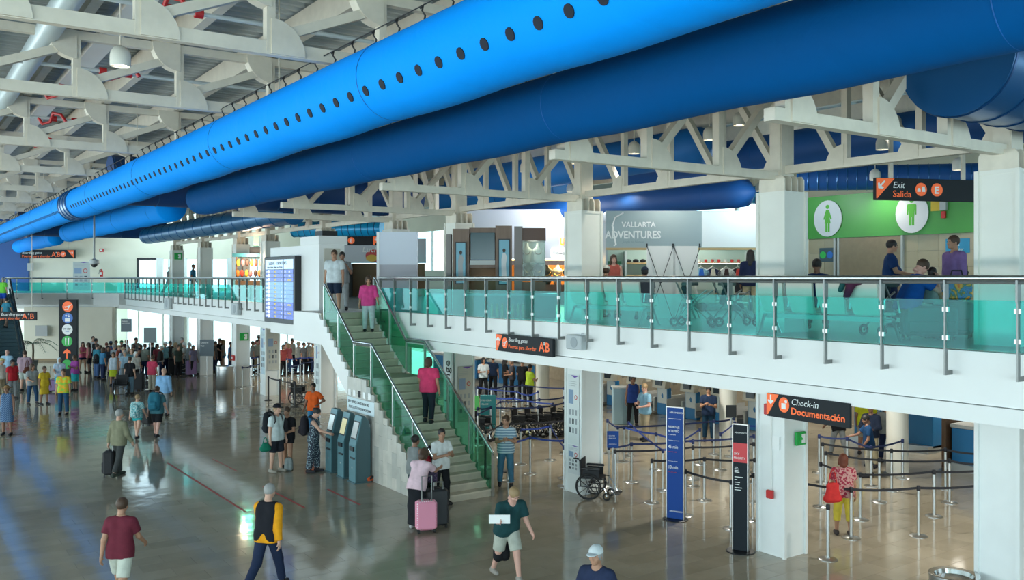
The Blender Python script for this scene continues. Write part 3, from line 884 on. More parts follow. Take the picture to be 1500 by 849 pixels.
# ------------------------------------------------------------------ kiosks against the stair wall
KB = mat('kiosk_blue_grey', (.09, .21, .245), .4, .2, vary=.05)
KD = mat('kiosk_side', (.06, .12, .135), .45)
def kiosk(y, label, sc_col):
    k = empty('check_in_kiosk', (9.47, y, 0), 0, label, 'kiosk', 'self service kiosks at the stairs')
    prof = [(.0, .03), (.0, .93), (.17, 1.62), (.24, 1.66), (.36, 1.52), (.40, 1.3), (.40, .03)]
    MB().ext(prof, 'y', -.17, .17).build('body', KD, k)
    b = MB(); b.ext([(-.02, .03), (-.02, .94), (.155, 1.65), (.19, 1.65), (.012, .94), (.012, .03)], 'y', -.19, .19)
    b.build('front_panel', KB, k)
    box('base_plate', (-.05, .42, -.21, .21, 0, .03), KD, k)
    def inc(name, y0, y1, t0, t1, m, off=.008):
        n = Vector((-.71, 0, .175)).normalized() * off
        pa, pb = Vector((-.02, 0, .94)), Vector((.155, 0, 1.65))
        a, c = pa.lerp(pb, t0), pa.lerp(pb, t1)
        b = MB(); vs = []
        for o_ in (Vector((0, 0, 0)), n):
            vs += [tuple(a + o_ + Vector((0, y0, 0))), tuple(a + o_ + Vector((0, y1, 0))), tuple(c + o_ + Vector((0, y1, 0))), tuple(c + o_ + Vector((0, y0, 0)))]
        b.add(vs, [(0, 1, 2, 3), (4, 7, 6, 5), (0, 4, 5, 1), (1, 5, 6, 2), (2, 6, 7, 3), (3, 7, 4, 0)])
        return b.build(name, m, k)
    inc('screen_bezel', -.155, .155, .2, .82, DARK)
    inc('screen', -.135, .135, .25, .78, mat('kiosk_screen_' + sc_col[0], sc_col[1], .2, emit=.5), .014)
    box('card_reader', (-.05, -.02, -.12, .1, .80, .9), BLACK, k)
    box('ticket_slot', (-.045, -.02, -.15, .08, .6, .64), BLACK, k)
    box('keyhole_plate', (-.028, -.02, -.02, .02, .36, .40), STEEL, k)
    return k
kiosk(20.72, 'grey-blue self check-in kiosk nearest the sticker on the tiled wall', ('grey', (.32, .36, .36)))
kiosk(21.42, 'middle grey-blue self check-in kiosk with yellowish screen', ('gold', (.55, .52, .30)))
kiosk(22.2, 'grey-blue kiosk being touched by the traveller in patterned overalls', ('pale', (.42, .5, .5)))

# ------------------------------------------------------------------ signs
def sign(name, loc, rz, W, Hh, th, m, label, cat='sign', group=None):
    s = empty(name, loc, rz, label, cat, group)
    MB().rbox(0, W, 0, th, 0, Hh, .006).build('board', m, s)
    return s
def disc(s, x, z, r, m, name='symbol_disc', y=-.004, ry=1.0):
    MB().loft([[(x + r * math.cos(t), yy, z + r * ry * math.sin(t)) for t in [2 * PI * k / 28 for k in range(28)]] for yy in (0, y)]).build(name, m, s)
def poly(s, pts, m, name='symbol', y=-.004):
    MB().ext(pts, 'y', 0, y).build(name, m, s)
def arrow(s, cx, cz, L, ang, m, wd=.16):
    p = [(-wd * L / 2, -.5 * L), (wd * L / 2, -.5 * L), (wd * L / 2, .1 * L), (.36 * L, .02 * L), (.36 * L, .2 * L), (0, .5 * L), (-.36 * L, .2 * L), (-.36 * L, .02 * L), (-wd * L / 2, .1 * L)]
    c_, s_ = math.cos(ang), math.sin(ang)
    poly(s, [(cx + x * c_ - z * s_, cz + x * s_ + z * c_) for x, z in p], m, 'arrow', -.007)
def plane_icon(s, cx, cz, k, m):
    p = [(-.5, -.12), (.34, .2), (.5, .3), (.52, .2), (.3, .08), (.05, -.35), (-.03, -.36), (.06, -.02), (-.3, -.14), (-.42, -.02), (-.48, -.02)]
    poly(s, [(cx + x * k, cz + z * k) for x, z in p], m, 'aircraft_symbol', -.008)
    poly(s, [(cx - .4 * k, cz - .42 * k), (cx + .1 * k, cz - .42 * k), (cx + .1 * k, cz - .36 * k), (cx - .4 * k, cz - .36 * k)], m, 'ground_bar', -.008)
FX = R(-90)      # signs that face the hall (towards -X)
s = sign('boarding_sign', (11.57, 17.43, 3.41), FX, 2.16, .39, .08, SIGNB, 'black boarding gates sign on the white fascia right of the stairs')
poly(s, [(.005, .012), (.06, .012), (.26, .38), (.005, .38)], ORANGE, 'arrow_field'); arrow(s, .085, .23, .2, 0, SWHITE)
disc(s, .36, .2, .11, ORANGE, ry=1.15); plane_icon(s, .36, .21, .17, SWHITE)
text('Boarding gates', .125, SWHITE, s, (.51, -.005, .245), shear=.2)
text('Puertas para abordar', .125, ORANGE, s, (.51, -.005, .09))
text('A', .29, ORANGE, s, (1.68, -.005, .10), bold=.004); text('B', .29, ORANGE, s, (1.90, -.005, .10), bold=.004)
text('&', .1, SWHITE, s, (1.845, -.005, .24)); text('y', .1, ORANGE, s, (1.85, -.005, .10))
s = sign('check_in_sign', (11.66, 9.66, 2.87), FX, 1.53, .37, .06, SIGNB, 'black check-in sign under the fascia in front of the middle column')
poly(s, [(.004, .03), (.03, .03), (.24, .365), (.004, .365)], ORANGE, 'arrow_field'); arrow(s, .085, .275, .15, PI, SWHITE)
disc(s, .345, .215, .10, ORANGE, ry=1.2)
poly(s, [(.30, .15), (.38, .15), (.38, .24), (.30, .24)], SWHITE, 'suitcase_symbol', -.008); disc(s, .385, .27, .025, SWHITE, 'tag_symbol', -.008)
text('Check-in', .14, SWHITE, s, (.48, -.005, .235), shear=.2); text('Documentaci\u00f3n', .152, ORANGE, s, (.48, -.005, .085), bold=.003)
# exit sign hanging over the mezzanine
p = (15.3, 10.1, 6.57)
s = sign('exit_sign', p, R(-47.9) + R(26.6) , 2.55, .42, .09, SIGNB, 'black hanging exit sign in front of the green washroom wall')
poly(s, [(.01, .03), (.03, .03), (.40, .41), (.01, .41)], ORANGE, 'arrow_field'); arrow(s, .12, .29, .2, R(135), SWHITE)
text('Exit', .165, SWHITE, s, (.36, -.005, .235), shear=.2); text('Salida', .18, ORANGE, s, (.36, -.005, .06))
for x, ic in ((.98, 'car'), (1.33, 'E')):
    disc(s, x, .215, .125, ORANGE, y=-.006)
    if ic == 'E': text('E', .19, SWHITE, s, (x - .058, -.007, .145), bold=.006)
    else:
        for dx, hh in ((-.05, .04), (.05, .07)):
            poly(s, [(x + dx - .035, .17), (x + dx + .035, .17), (x + dx + .035, .2), (x + dx + .025, .2 + hh), (x + dx - .025, .2 + hh), (x + dx - .035, .2)], SWHITE, 'vehicle_symbol', -.009)
for x in (.35, 1.95): MB().box(x - .04, x + .04, .02, .06, .42, 9.68 - p[2]).build('hanger', STEELW, s)
# two hall signs for the gates at far left
p = (8.01, 76.58, 6.56); s = sign('gates_sign', p, -THETA, 4.1, .62, .1, SIGNB, 'black boarding gates sign high on the cream end wall')
text('Boarding gates', .25, SWHITE, s, (.12, -.005, .33), shear=.2); text('Puertas para abordar', .25, ORANGE, s, (.12, -.005, .08))
text('A', .5, ORANGE, s, (2.32, -.005, .12)); text('B', .5, ORANGE, s, (2.72, -.005, .12)); text('&', .16, SWHITE, s, (2.63, -.005, .36)); text('y', .16, ORANGE, s, (2.64, -.005, .12))
disc(s, 3.2, .3, .2, ORANGE); plane_icon(s, 3.2, .32, .3, SWHITE)
poly(s, [(3.5, .6), (3.99, .6), (3.99, .05)], ORANGE, 'arrow_field'); arrow(s, 3.83, .4, .26, R(-90), SWHITE)
for x in (.4, 3.6): MB().cyl((x, .05, .62), (x, .05, 9.68 - p[2]), .02, n=6).build('hanger', STEELW, s)
p = (2.7, 54.01, 2.92); s = sign('gates_sign', p, -THETA, 4.15, .45, .1, SIGNB, 'black boarding gates sign crossing in front of the escalator')
text('Boarding gates', .2, SWHITE, s, (2.35, -.005, .25), shear=.2, align='LEFT'); text('Puertas para abordar', .2, ORANGE, s, (1.62, -.005, .05))
text('A', .4, ORANGE, s, (3.42, -.005, .08)); text('B', .4, ORANGE, s, (3.82, -.005, .08)); text('&', .13, SWHITE, s, (3.72, -.005, .28)); text('y', .13, ORANGE, s, (3.74, -.005, .08))
for x in (.4, 3.9): MB().cyl((x, .05, .45), (x, .05, 9.68 - p[2]), .02, n=6).build('hanger', STEELW, s)
# totem with round symbols
p = (7.1, 51.3); s = sign('totem_sign', (*p, 0), -THETA, .92, 3.98, .2, SIGNB, 'tall black totem sign with coloured round symbols and an orange arrow')
SBLUE = mat('sign_blue', (.02, .14, .5), .4)
disc(s, .46, 3.62, .27, ORANGE); plane_icon(s, .46, 3.62, .42, SWHITE)
disc(s, .45, 3.03, .27, SBLUE); poly(s, [(.32, 2.85), (.58, 2.85), (.58, 3.03), (.32, 3.03)], SWHITE, 'lift_symbol', -.008); arrow(s, .38, 3.14, .14, 0, SWHITE); arrow(s, .52, 3.14, .14, PI, SWHITE)
disc(s, .44, 2.44, .27, SWHITE); text('M\u00b7VIP', .15, SIGNB, s, (.44, -.008, 2.42), align='CENTER'); text('lounge', .07, SBLUE, s, (.44, -.008, 2.32), align='CENTER')
disc(s, .43, 1.84, .27, SGREEN)
for x in (.36, .5): poly(s, [(x - .018, 1.66), (x + .018, 1.66), (x + .035, 2.0), (x - .035, 2.0)], SWHITE, 'cutlery_symbol', -.008)
arrow(s, .43, 1.2, .5, 0, ORANGE); disc(s, .42, .66, .24, SGREEN)
# departures board
s = sign('departures_board', (10.56, 30.3, 3.6), FX, 2.83, 2.2, .22, BLACK, 'large flight departures board with blue rows on the white wall block', 'display')
SCR = mat('board_blue', (.025, .06, .42), .25, emit=.5); SCR2 = mat('board_blue_light', (.10, .24, .55), .25, emit=.5); SCH = mat('board_header', (.50, .66, .82), .3, emit=.6)
YEL = mat('board_yellow', (.75, .6, .05), .4, emit=.7); LET = mat('board_white', (.8, .85, .9), .4, emit=.7)
poly(s, [(.12, 1.78), (2.7, 1.78), (2.7, 2.1), (.12, 2.1)], SCH, 'header'); text('SALIDAS  -  DEPARTURES', .15, SIGNB, s, (.45, -.006, 1.93)); text('VUELO  CIUDAD  HORA  SALA  ESTADO', .08, SIGNB, s, (.3, -.006, 1.81))
rr = random.Random(4)
for i in range(12):
    z = 1.64 - i * .135
    poly(s, [(.12, z), (2.7, z), (2.7, z + .125), (.12, z + .125)], SCR2 if 3 <= i <= 7 else SCR, 'row')
    poly(s, [(.36, z + .01), (.52, z + .01), (.52, z + .115), (.36, z + .115)], LET, 'airline_tile', -.007)
    t = '%02d:%02d' % (rr.randint(6, 22), rr.choice((0, 5, 15, 30, 45)))
    text(t, .09, LET, s, (.14, -.006, z + .03)); text(rr.choice(('MEX', 'DFW', 'LAX', 'PHX', 'ORD', 'SEA')), .1, YEL, s, (.95, -.006, z + .025)); text('%d' % rr.randint(1, 23), .09, LET, s, (1.62, -.006, z + .03))
    text('B%d' % rr.randint(1, 9), .09, LET, s, (1.95, -.006, z + .03))
    if i in (0, 1): text('1:30', .09, LET, s, (2.3, -.006, z + .03))
    if i in (2, 8, 10): text('ON TIME', .08, YEL, s, (2.22, -.006, z + .03))
for x in (.98, 1.86): poly(s, [(x - .008, .12), (x + .008, .12), (x + .008, 2.1), (x - .008, 2.1)], BLACK, 'screen_joint', -.009)
# plate over the kiosks and symbols row
s = sign('kiosk_sign', (9.925, 22.06, 1.62), FX, 1.6, .36, .015, mat('sign_pale', (.62, .74, .78), .5), 'pale self service check-in sign on the tiled stair wall')
text('SELF SERVICE CHECK-IN KIOSKS', .095, SIGNB, s, (.06, -.003, .22), sx=.93); text('KIOSCOS DE DOCUMENTACION', .095, SIGNB, s, (.1, -.003, .08), sx=.93)
for i in range(5):
    o = box('symbol_plate', (9.922, 9.935, 20.66 + .3 * i, 20.8 + .3 * i, 2.02, 2.18), SWHITE if i != 2 else SIGNB, label='small %s plate above the kiosk sign, %s from the stair landing' % ('dark' if i == 2 else 'pale', ('last', 'fourth', 'third', 'second', 'first')[i]), cat='plate', group='plates over the kiosk sign')
for i in range(4):
    box('strip_light', (9.922, 9.935, 20.7 + .4 * i, 20.73 + .4 * i, 1.2, 1.42), SWHITE, label='thin white strip on the tiled wall over the kiosks, %s from the stair foot' % ('first', 'second', 'third', 'fourth')[i], cat='wall strip', group='strips over the kiosks')
# loudspeakers on the fascia
def speaker(loc, k, label):
    o = empty('loudspeaker', loc, FX, label, 'loudspeaker', 'fascia loudspeakers')
    MB().rbox(0, .5 * k, 0, .16, 0, .3 * k, .015).build('case', mat('speaker_grey', (.45, .49, .5), .5), o)
    MB().cyl((.27 * k, -.006, .15 * k), (.27 * k, 0, .15 * k), .11 * k, n=20).build('grille', mat('speaker_grille', (.33, .37, .39), .6), o)
    MB().tube([(.4 * k, .1, .3 * k), (.4 * k, .1, .34 * k), (.4 * k, .17, .34 * k)], .012, 6).build('bracket', STEEL, o)
speaker((11.56, 14.8, 3.62), 1.0, 'grey loudspeaker on the fascia right of the boarding gates sign')
speaker((11.56, 37.2, 3.58), 1.6, 'grey loudspeaker under the rail left of the departures board')
speaker((11.56, 48.3, 3.5), 1.9, 'grey loudspeaker at the far end of the fascia')
# dome camera on its drop pole
p = (6.32, 36.94, 5.5)
o = empty('dome_camera', p, 0, 'grey dome camera on a long drop pole below the bright duct', 'camera')
MB().cyl((0, 0, .32), (0, 0, 9.68 - p[2]), .035, n=10).build('pole', DSTEEL, o, smooth=True)
MB().lathe([(.04, .34), (.06, .3), (.17, .27), (.18, .12), (.15, .1)], n=20, caps=True).build('housing', mat('camera_grey', (.33, .35, .34), .4, .3), o, smooth=True)
MB().ball((0, 0, .1), .12, .12, .11, 16, 8).build('dome', BLACK, o, smooth=True)


# ------------------------------------------------------------------ people: implicit surfaces turned into one continuous skin
def nets(f, org, h):
    """surface nets on a sampled field (negative inside)"""
    s = f < 0
    nx, ny, nz = f.shape
    c = [(i, j, k) for i in (0, 1) for j in (0, 1) for k in (0, 1)]
    cnt = np.zeros((nx - 1, ny - 1, nz - 1), np.int8)
    sl = lambda a, i, j, k: a[i:nx - 1 + i, j:ny - 1 + j, k:nz - 1 + k]
    for q in c: cnt += sl(s, *q)
    cell = (cnt > 0) & (cnt < 8)
    I = np.argwhere(cell)
    if len(I) == 0: return np.zeros((0, 3)), []
    fv = {q: f[I[:, 0] + q[0], I[:, 1] + q[1], I[:, 2] + q[2]] for q in c}
    acc = np.zeros((len(I), 3)); n = np.zeros(len(I))
    for a in c:
        for ax in range(3):
            if a[ax]: continue
            b = list(a); b[ax] = 1; b = tuple(b)
            fa, fb = fv[a], fv[b]
            m = (fa < 0) != (fb < 0)
            t = np.where(m, fa / np.where(m, fa - fb, 1), 0)
            p = np.tile(np.array(a, float), (len(I), 1)); p[:, ax] = t
            acc += p * m[:, None]; n += m
    V = (I + acc / n[:, None]) * h + org
    idx = -np.ones(cell.shape, np.int64); idx[cell] = np.arange(len(I))
    F = []
    for ax in range(3):
        u, v = (ax + 1) % 3, (ax + 2) % 3
        A = [slice(None)] * 3; B = [slice(None)] * 3
        A[ax] = slice(0, -1); B[ax] = slice(1, None)
        sa, sb = s[tuple(A)], s[tuple(B)]
        E = np.argwhere(sa != sb)
        ok = (E[:, u] > 0) & (E[:, v] > 0) & (E[:, u] < f.shape[u] - 1) & (E[:, v] < f.shape[v] - 1)
        E = E[ok]
        def at(du, dv):
            Q = E.copy(); Q[:, u] -= du; Q[:, v] -= dv
            return idx[Q[:, 0], Q[:, 1], Q[:, 2]]
        q = np.stack([at(1, 1), at(0, 1), at(0, 0), at(1, 0)], 1)
        flip = ~sa[E[:, 0], E[:, 1], E[:, 2]]
        q[flip] = q[flip][:, ::-1]
        F.append(q)
    return V, np.concatenate(F)

def smin(a, b, k):
    hh = np.maximum(k - np.abs(a - b), 0) / k
    return np.minimum(a, b) - hh * hh * k * .25

def blob(prims, h, clips=(), cuts=()):
    """prims: (kind, a, b, ra, rb, k[, clip planes]); returns vertices and quads"""
    A_ = lambda v: np.array(v, float)
    lo = np.min([A_(p[1]) - A_(p[2]) if p[0] == 'e' else np.minimum(p[1], p[2]) - max(p[3], p[4]) for p in prims], 0) - 2.5 * h
    hi = np.max([A_(p[1]) + A_(p[2]) if p[0] == 'e' else np.maximum(p[1], p[2]) + max(p[3], p[4]) for p in prims], 0) + 2.5 * h
    n = np.ceil((hi - lo) / h).astype(int) + 1
    f = np.full(n, .2)
    ax = [lo[i] + h * np.arange(n[i]) for i in range(3)]
    for p in prims:
        kd, a, b, ra, rb, k = p[:6]
        a, b = np.array(a, float), np.array(b, float)
        m = max(ra, rb) if kd != 'e' else 0
        if kd == 'e': l, u = a - b - k - 2 * h, a + b + k + 2 * h
        else: l, u = np.minimum(a, b) - m - k - 2 * h, np.maximum(a, b) + m + k + 2 * h
        i0 = np.clip(((l - lo) / h).astype(int), 0, n); i1 = np.clip(np.ceil((u - lo) / h).astype(int) + 1, 0, n)
        X, Y, Z = np.meshgrid(*[ax[i][i0[i]:i1[i]] for i in range(3)], indexing='ij')
        if kd == 'e':
            X, Y, Z = X - a[0], Y - a[1], Z - a[2]
            k0 = np.sqrt((X / b[0]) ** 2 + (Y / b[1]) ** 2 + (Z / b[2]) ** 2)
            k1 = np.sqrt((X / b[0] ** 2) ** 2 + (Y / b[1] ** 2) ** 2 + (Z / b[2] ** 2) ** 2)
            d = k0 * (k0 - 1) / np.maximum(k1, 1e-6)
        else:
            ba = b - a; L = max(ba @ ba, 1e-9)
            t = np.clip(((X - a[0]) * ba[0] + (Y - a[1]) * ba[1] + (Z - a[2]) * ba[2]) / L, 0, 1)
            d = np.sqrt((X - a[0] - t * ba[0]) ** 2 + (Y - a[1] - t * ba[1]) ** 2 + (Z - a[2] - t * ba[2]) ** 2) - (ra + t * (rb - ra))
            X, Y, Z = X, Y, Z
        if len(p) > 6:
            XX, YY, ZZ = np.meshgrid(*[ax[i][i0[i]:i1[i]] for i in range(3)], indexing='ij')
            for pt, nn in p[6]:
                d = np.maximum(d, (XX - pt[0]) * nn[0] + (YY - pt[1]) * nn[1] + (ZZ - pt[2]) * nn[2])
        sl = tuple(slice(i0[i], i1[i]) for i in range(3))
        f[sl] = smin(f[sl], d, k) if k > 0 else np.minimum(f[sl], d)
    if clips:
        XX, YY, ZZ = np.meshgrid(*ax, indexing='ij')
        for pt, nn in clips:
            f = np.maximum(f, (XX - pt[0]) * nn[0] + (YY - pt[1]) * nn[1] + (ZZ - pt[2]) * nn[2])
        del XX, YY, ZZ
    for c, r in cuts:
        XX, YY, ZZ = np.meshgrid(*ax, indexing='ij')
        k0 = np.sqrt(((XX - c[0]) / r[0]) ** 2 + ((YY - c[1]) / r[1]) ** 2 + ((ZZ - c[2]) / r[2]) ** 2)
        f = np.maximum(f, -(k0 - 1) * min(r))
    return nets(f, lo, h)

def np_mesh(name, parts):
    V = []; F = []; b = 0
    for v, f in parts:
        V.append(np.asarray(v, float)); F.append(np.asarray(f, np.int64) + b); b += len(v)
    V = np.concatenate(V); F = np.concatenate(F)
    me = bpy.data.meshes.new(name)
    me.vertices.add(len(V)); me.vertices.foreach_set('co', V.ravel())
    me.loops.add(F.size); me.loops.foreach_set('vertex_index', F.ravel().astype(np.int32))
    me.polygons.add(len(F)); me.polygons.foreach_set('loop_start', np.arange(0, F.size, 4, dtype=np.int32))
    me.update(calc_edges=True)
    me.polygons.foreach_set('use_smooth', np.ones(len(F), bool))
    return me

def V3(x, y, z): return np.array([x, y, z], float)
def rotx(a): c, s = math.cos(a), math.sin(a); return np.array([[1, 0, 0], [0, c, -s], [0, s, c]])
def rotz(a): c, s = math.cos(a), math.sin(a); return np.array([[c, -s, 0], [s, c, 0], [0, 0, 1]])

# pose: lean, (leg: swing, knee, spread) x2 left/right, (arm: swing, out, elbow, inward) x2, (head turn, nod)
POSES = {
    'stand': dict(ll=(3, 4, 4), rl=(-3, 2, 4), la=(2, 9, 14, 8), ra=(-2, 9, 12, 8)),
    'stand2': dict(ll=(10, 14, 7), rl=(-2, 0, 5), la=(0, 8, 20, 10), ra=(18, 10, 60, 25), head=(20, 5)),
    'walk': dict(lean=4, ll=(24, 10, 2), rl=(-20, 18, 2), la=(-22, 9, 18, 6), ra=(24, 9, 30, 8)),
    'walk2': dict(lean=4, ll=(-20, 26, 2), rl=(22, 6, 2), la=(22, 9, 28, 8), ra=(-20, 10, 14, 6), head=(0, 8)),
    'away': dict(ll=(14, 8, 2), rl=(-14, 12, 2), la=(-12, 12, 12, 4), ra=(10, 12, 20, 6)),
    'pull': dict(lean=3, ll=(20, 8, 2), rl=(-16, 14, 2), la=(16, 9, 26, 6), ra=(-30, 14, 4, 0)),
    'crossed': dict(ll=(8, 10, 4), rl=(-4, 2, 5), la=(24, 10, 92, 68), ra=(18, 10, 92, 62), head=(-25, 4)),
    'phone': dict(ll=(3, 4, 3), rl=(-2, 2, 3), la=(14, 10, 95, 40), ra=(18, 9, 100, 38), head=(0, 24)),
    'reach': dict(lean=6, ll=(8, 8, 3), rl=(-5, 4, 3), la=(8, 8, 30, 6), ra=(42, 6, 32, 2), head=(0, 18)),
    'hip': dict(ll=(4, 4, 7), rl=(-4, 2, 6), la=(-14, 38, 72, 60), ra=(6, 14, 24, 14)),
    'carry': dict(ll=(6, 6, 4), rl=(-4, 4, 4), la=(10, 12, 70, 40), ra=(16, 14, 84, 46), head=(12, 10)),
    'lean': dict(lean=24, ll=(2, 4, 3), rl=(-4, 4, 3), la=(62, 10, 30, 12), ra=(58, 8, 38, 16), head=(10, 22)),
    'bent': dict(lean=24, ll=(22, 12, 3), rl=(-14, 16, 3), la=(10, 14, 40, 10), ra=(40, 26, 66, -10), head=(10, 12)),
    'sit': dict(lean=2, ll=(84, 82, 6), rl=(82, 84, 6), la=(26, 10, 60, 30), ra=(26, 10, 64, 34), head=(0, 6)),
    'sitlean': dict(lean=22, ll=(84, 82, 8), rl=(82, 84, 8), la=(40, 12, 90, 30), ra=(52, 12, 110, 30), head=(0, 24)),
    'up': dict(lean=8, ll=(44, 54, 3), rl=(-6, 6, 3), la=(20, 12, 40, 8), ra=(-14, 10, 20, 6)),
    'down': dict(lean=2, ll=(20, 30, 2), rl=(-2, 16, 2), la=(16, 14, 30, 6), ra=(-8, 12, 20, 6), head=(0, 22)),
    'hands_up': dict(ll=(5, 5, 3), rl=(-6, 5, 3), la=(20, 14, 130, 20), ra=(20, 14, 130, 20), head=(0, 10)),
}
def skel(pose, build):
    P = POSES[pose]; J = {}
    w = build
    lean = R(P.get('lean', 0))
    hip = V3(0, 0, .95); J['pelvis'] = hip
    M = rotx(-lean)
    for s, key in ((-1, 'll'), (1, 'rl')):
        sw, kn, sp = [R(q) for q in P[key]]
        h0 = hip + V3(s * .088, 0, -.03)
        d = V3(s * math.sin(sp), math.sin(sw) * math.cos(sp), -math.cos(sw) * math.cos(sp))
        k0 = h0 + .435 * d
        d2 = V3(s * math.sin(sp) * .6, math.sin(sw - kn), -math.cos(sw - kn)); d2 /= np.linalg.norm(d2)
        a0 = k0 + .41 * d2
        J['hip', s], J['knee', s], J['ankle', s] = h0, k0, a0
        J['pitch', s] = min(0.0, (sw - kn)) * .5
    zmin = min(J['ankle', -1][2], J['ankle', 1][2])
    off = V3(0, 0, .078 - zmin)
    for k in list(J):
        if k[0] != 'pitch': J[k] = J[k] + off
    base = J['pelvis']
    T = lambda x, y, z: base + M @ V3(x, y, z)
    J['T'] = T; J['M'] = M
    J['neck'] = T(0, .0, .50); J['headc'] = T(0, .03, .665)
    for s, key in ((-1, 'la'), (1, 'ra')):
        sw, ab, el, inw = [R(q) for q in P[key]]
        sh = T(s * .178 * w, 0, .42)
        d = V3(s * math.sin(ab), math.sin(sw) * math.cos(ab), -math.cos(sw) * math.cos(ab))
        e = sh + .285 * d
        fa = V3(s * math.sin(ab) * math.cos(el) - s * math.sin(inw) * math.sin(min(el, PI / 2)), math.sin(sw + el), -math.cos(sw + el)); fa /= np.linalg.norm(fa)
        wr = e + .245 * fa
        J['sh', s], J['elbow', s], J['wrist', s], J['fa', s] = sh, e, wr, fa
    t, n = P.get('head', (0, 0))
    J['hr'] = M @ rotz(R(t)) @ rotx(-R(n))
    return J

def torso(J, w, fat, o=0.0, k=.05):
    T = J['T']; c = lambda a, b, ra, rb: ('c', a, b, ra + o, rb + o, k)
    L = []
    for s in (-1, 1):
        L += [c(T(s * .075 * w, 0, -.02), T(s * .06 * w, 0, .16), .112 + fat * .5, .098 + fat),
              c(T(s * .06 * w, 0, .16), T(s * .085 * w, .0, .36), .098 + fat, .10 + fat * .4),
              c(T(s * .045, -.005, .455), T(s * .155 * w, -.005, .418), .062, .054)]
    if fat > .02: L.append(c(T(0, .06 + fat, .1), T(0, .05 + fat, .14), .09 + fat, .09 + fat))
    return L
def legs(J, fat, o=0.0, k=.03, upto=1.0, flare=0.0):
    L = []
    for s in (-1, 1):
        h, kn, a = J['hip', s], J['knee', s], J['ankle', s]
        if upto <= .5:
            t = upto / .5; e = h + (kn - h) * t; d = (kn - h) / np.linalg.norm(kn - h)
            L.append(('c', h, e + d * .05, .092 + fat + o, .092 + o + fat - .028 * t + flare, k, [(e, d)]))
        else:
            L.append(('c', h, kn, .092 + fat + o, .06 + o + flare * .4, k))
            t = (upto - .5) / .5; e = kn + (a - kn) * t; d = (a - kn) / np.linalg.norm(a - kn)
            L.append(('c', kn, e + d * .05, .058 + o + flare * .4, .058 + o - .022 * t + flare, k, [(e, d)]))
            if o == 0 or flare < .01: L.append(('c', kn + (a - kn) * .12 - V3(0, .014, 0), kn + (a - kn) * .45, .05 + o, .04 + o, k))
    return L
def arms(J, w, o=0.0, upto=1.0, k=.025, fat=0):
    L = []
    for s in (-1, 1):
        sh, e, wr = J['sh', s], J['elbow', s], J['wrist', s]
        if upto <= .5:
            t = upto / .5; q = sh + (e - sh) * t; d = (e - sh) / np.linalg.norm(e - sh)
            L.append(('c', sh, q + d * .04, .054 + o + fat * .4, .052 + o + fat * .3, k, [(q, d)]))
        else:
            L.append(('c', sh, e, .053 + o + fat * .4, .041 + o, k))
            t = (upto - .5) / .5; q = e + (wr - e) * t; d = (wr - e) / np.linalg.norm(wr - e)
            L.append(('c', e, q + d * .03, .041 + o, .041 - .014 * t + o, k, [(q, d)] if o else []))
    return L
def fingers(J, s):
    """four fingers and a thumb as bent tapering tubes rooted in the palm"""
    wr, fa = J['wrist', s], J['fa', s]
    side = np.cross(fa, V3(s, 0, 0)); 
    if np.linalg.norm(side) < .3: side = np.cross(fa, V3(0, 1, 0))
    side /= np.linalg.norm(side); pal = np.cross(side, fa) 
    pal = pal * (1 if pal[0] * s < 0 else -1)
    out = []
    for i in range(5):
        if i < 4:
            r0 = wr + fa * .085 + side * (.026 - .0175 * i); L = (.068, .078, .072, .056)[i]; d0 = fa; r = .0085
        else:
            r0 = wr + fa * .03 + side * .026; L = .058; d0 = fa * .72 + side * .6; r = .0098
        p = r0 - d0 * .015; pts = [p]; d = d0
        for q in range(3):
            d = d * .9 + pal * (.28 if i < 4 else .12); d = d / np.linalg.norm(d); p = p + d * (L / 3 + (.006 if q == 0 else 0)); pts.append(p)
        vs = []; fs = []; N = 6
        for j, p in enumerate(pts):
            dd = pts[min(j + 1, 3)] - pts[max(j - 1, 0)]; dd /= np.linalg.norm(dd)
            a = np.cross(dd, pal + V3(.01, .02, .03)); a /= np.linalg.norm(a); b = np.cross(dd, a)
            rr = r * (1, 1, .92, .7)[j]
            for q in range(N): vs.append(p + rr * (math.cos(2 * PI * q / N) * a + math.sin(2 * PI * q / N) * b))
        for j in range(3):
            for q in range(N): fs.append((j * N + q, j * N + (q + 1) % N, (j + 1) * N + (q + 1) % N, (j + 1) * N + q))
        fs += [(18, 19, 20, 21), (18, 21, 22, 23)]
        out.append((vs, fs))
    return out
HEAD = {}
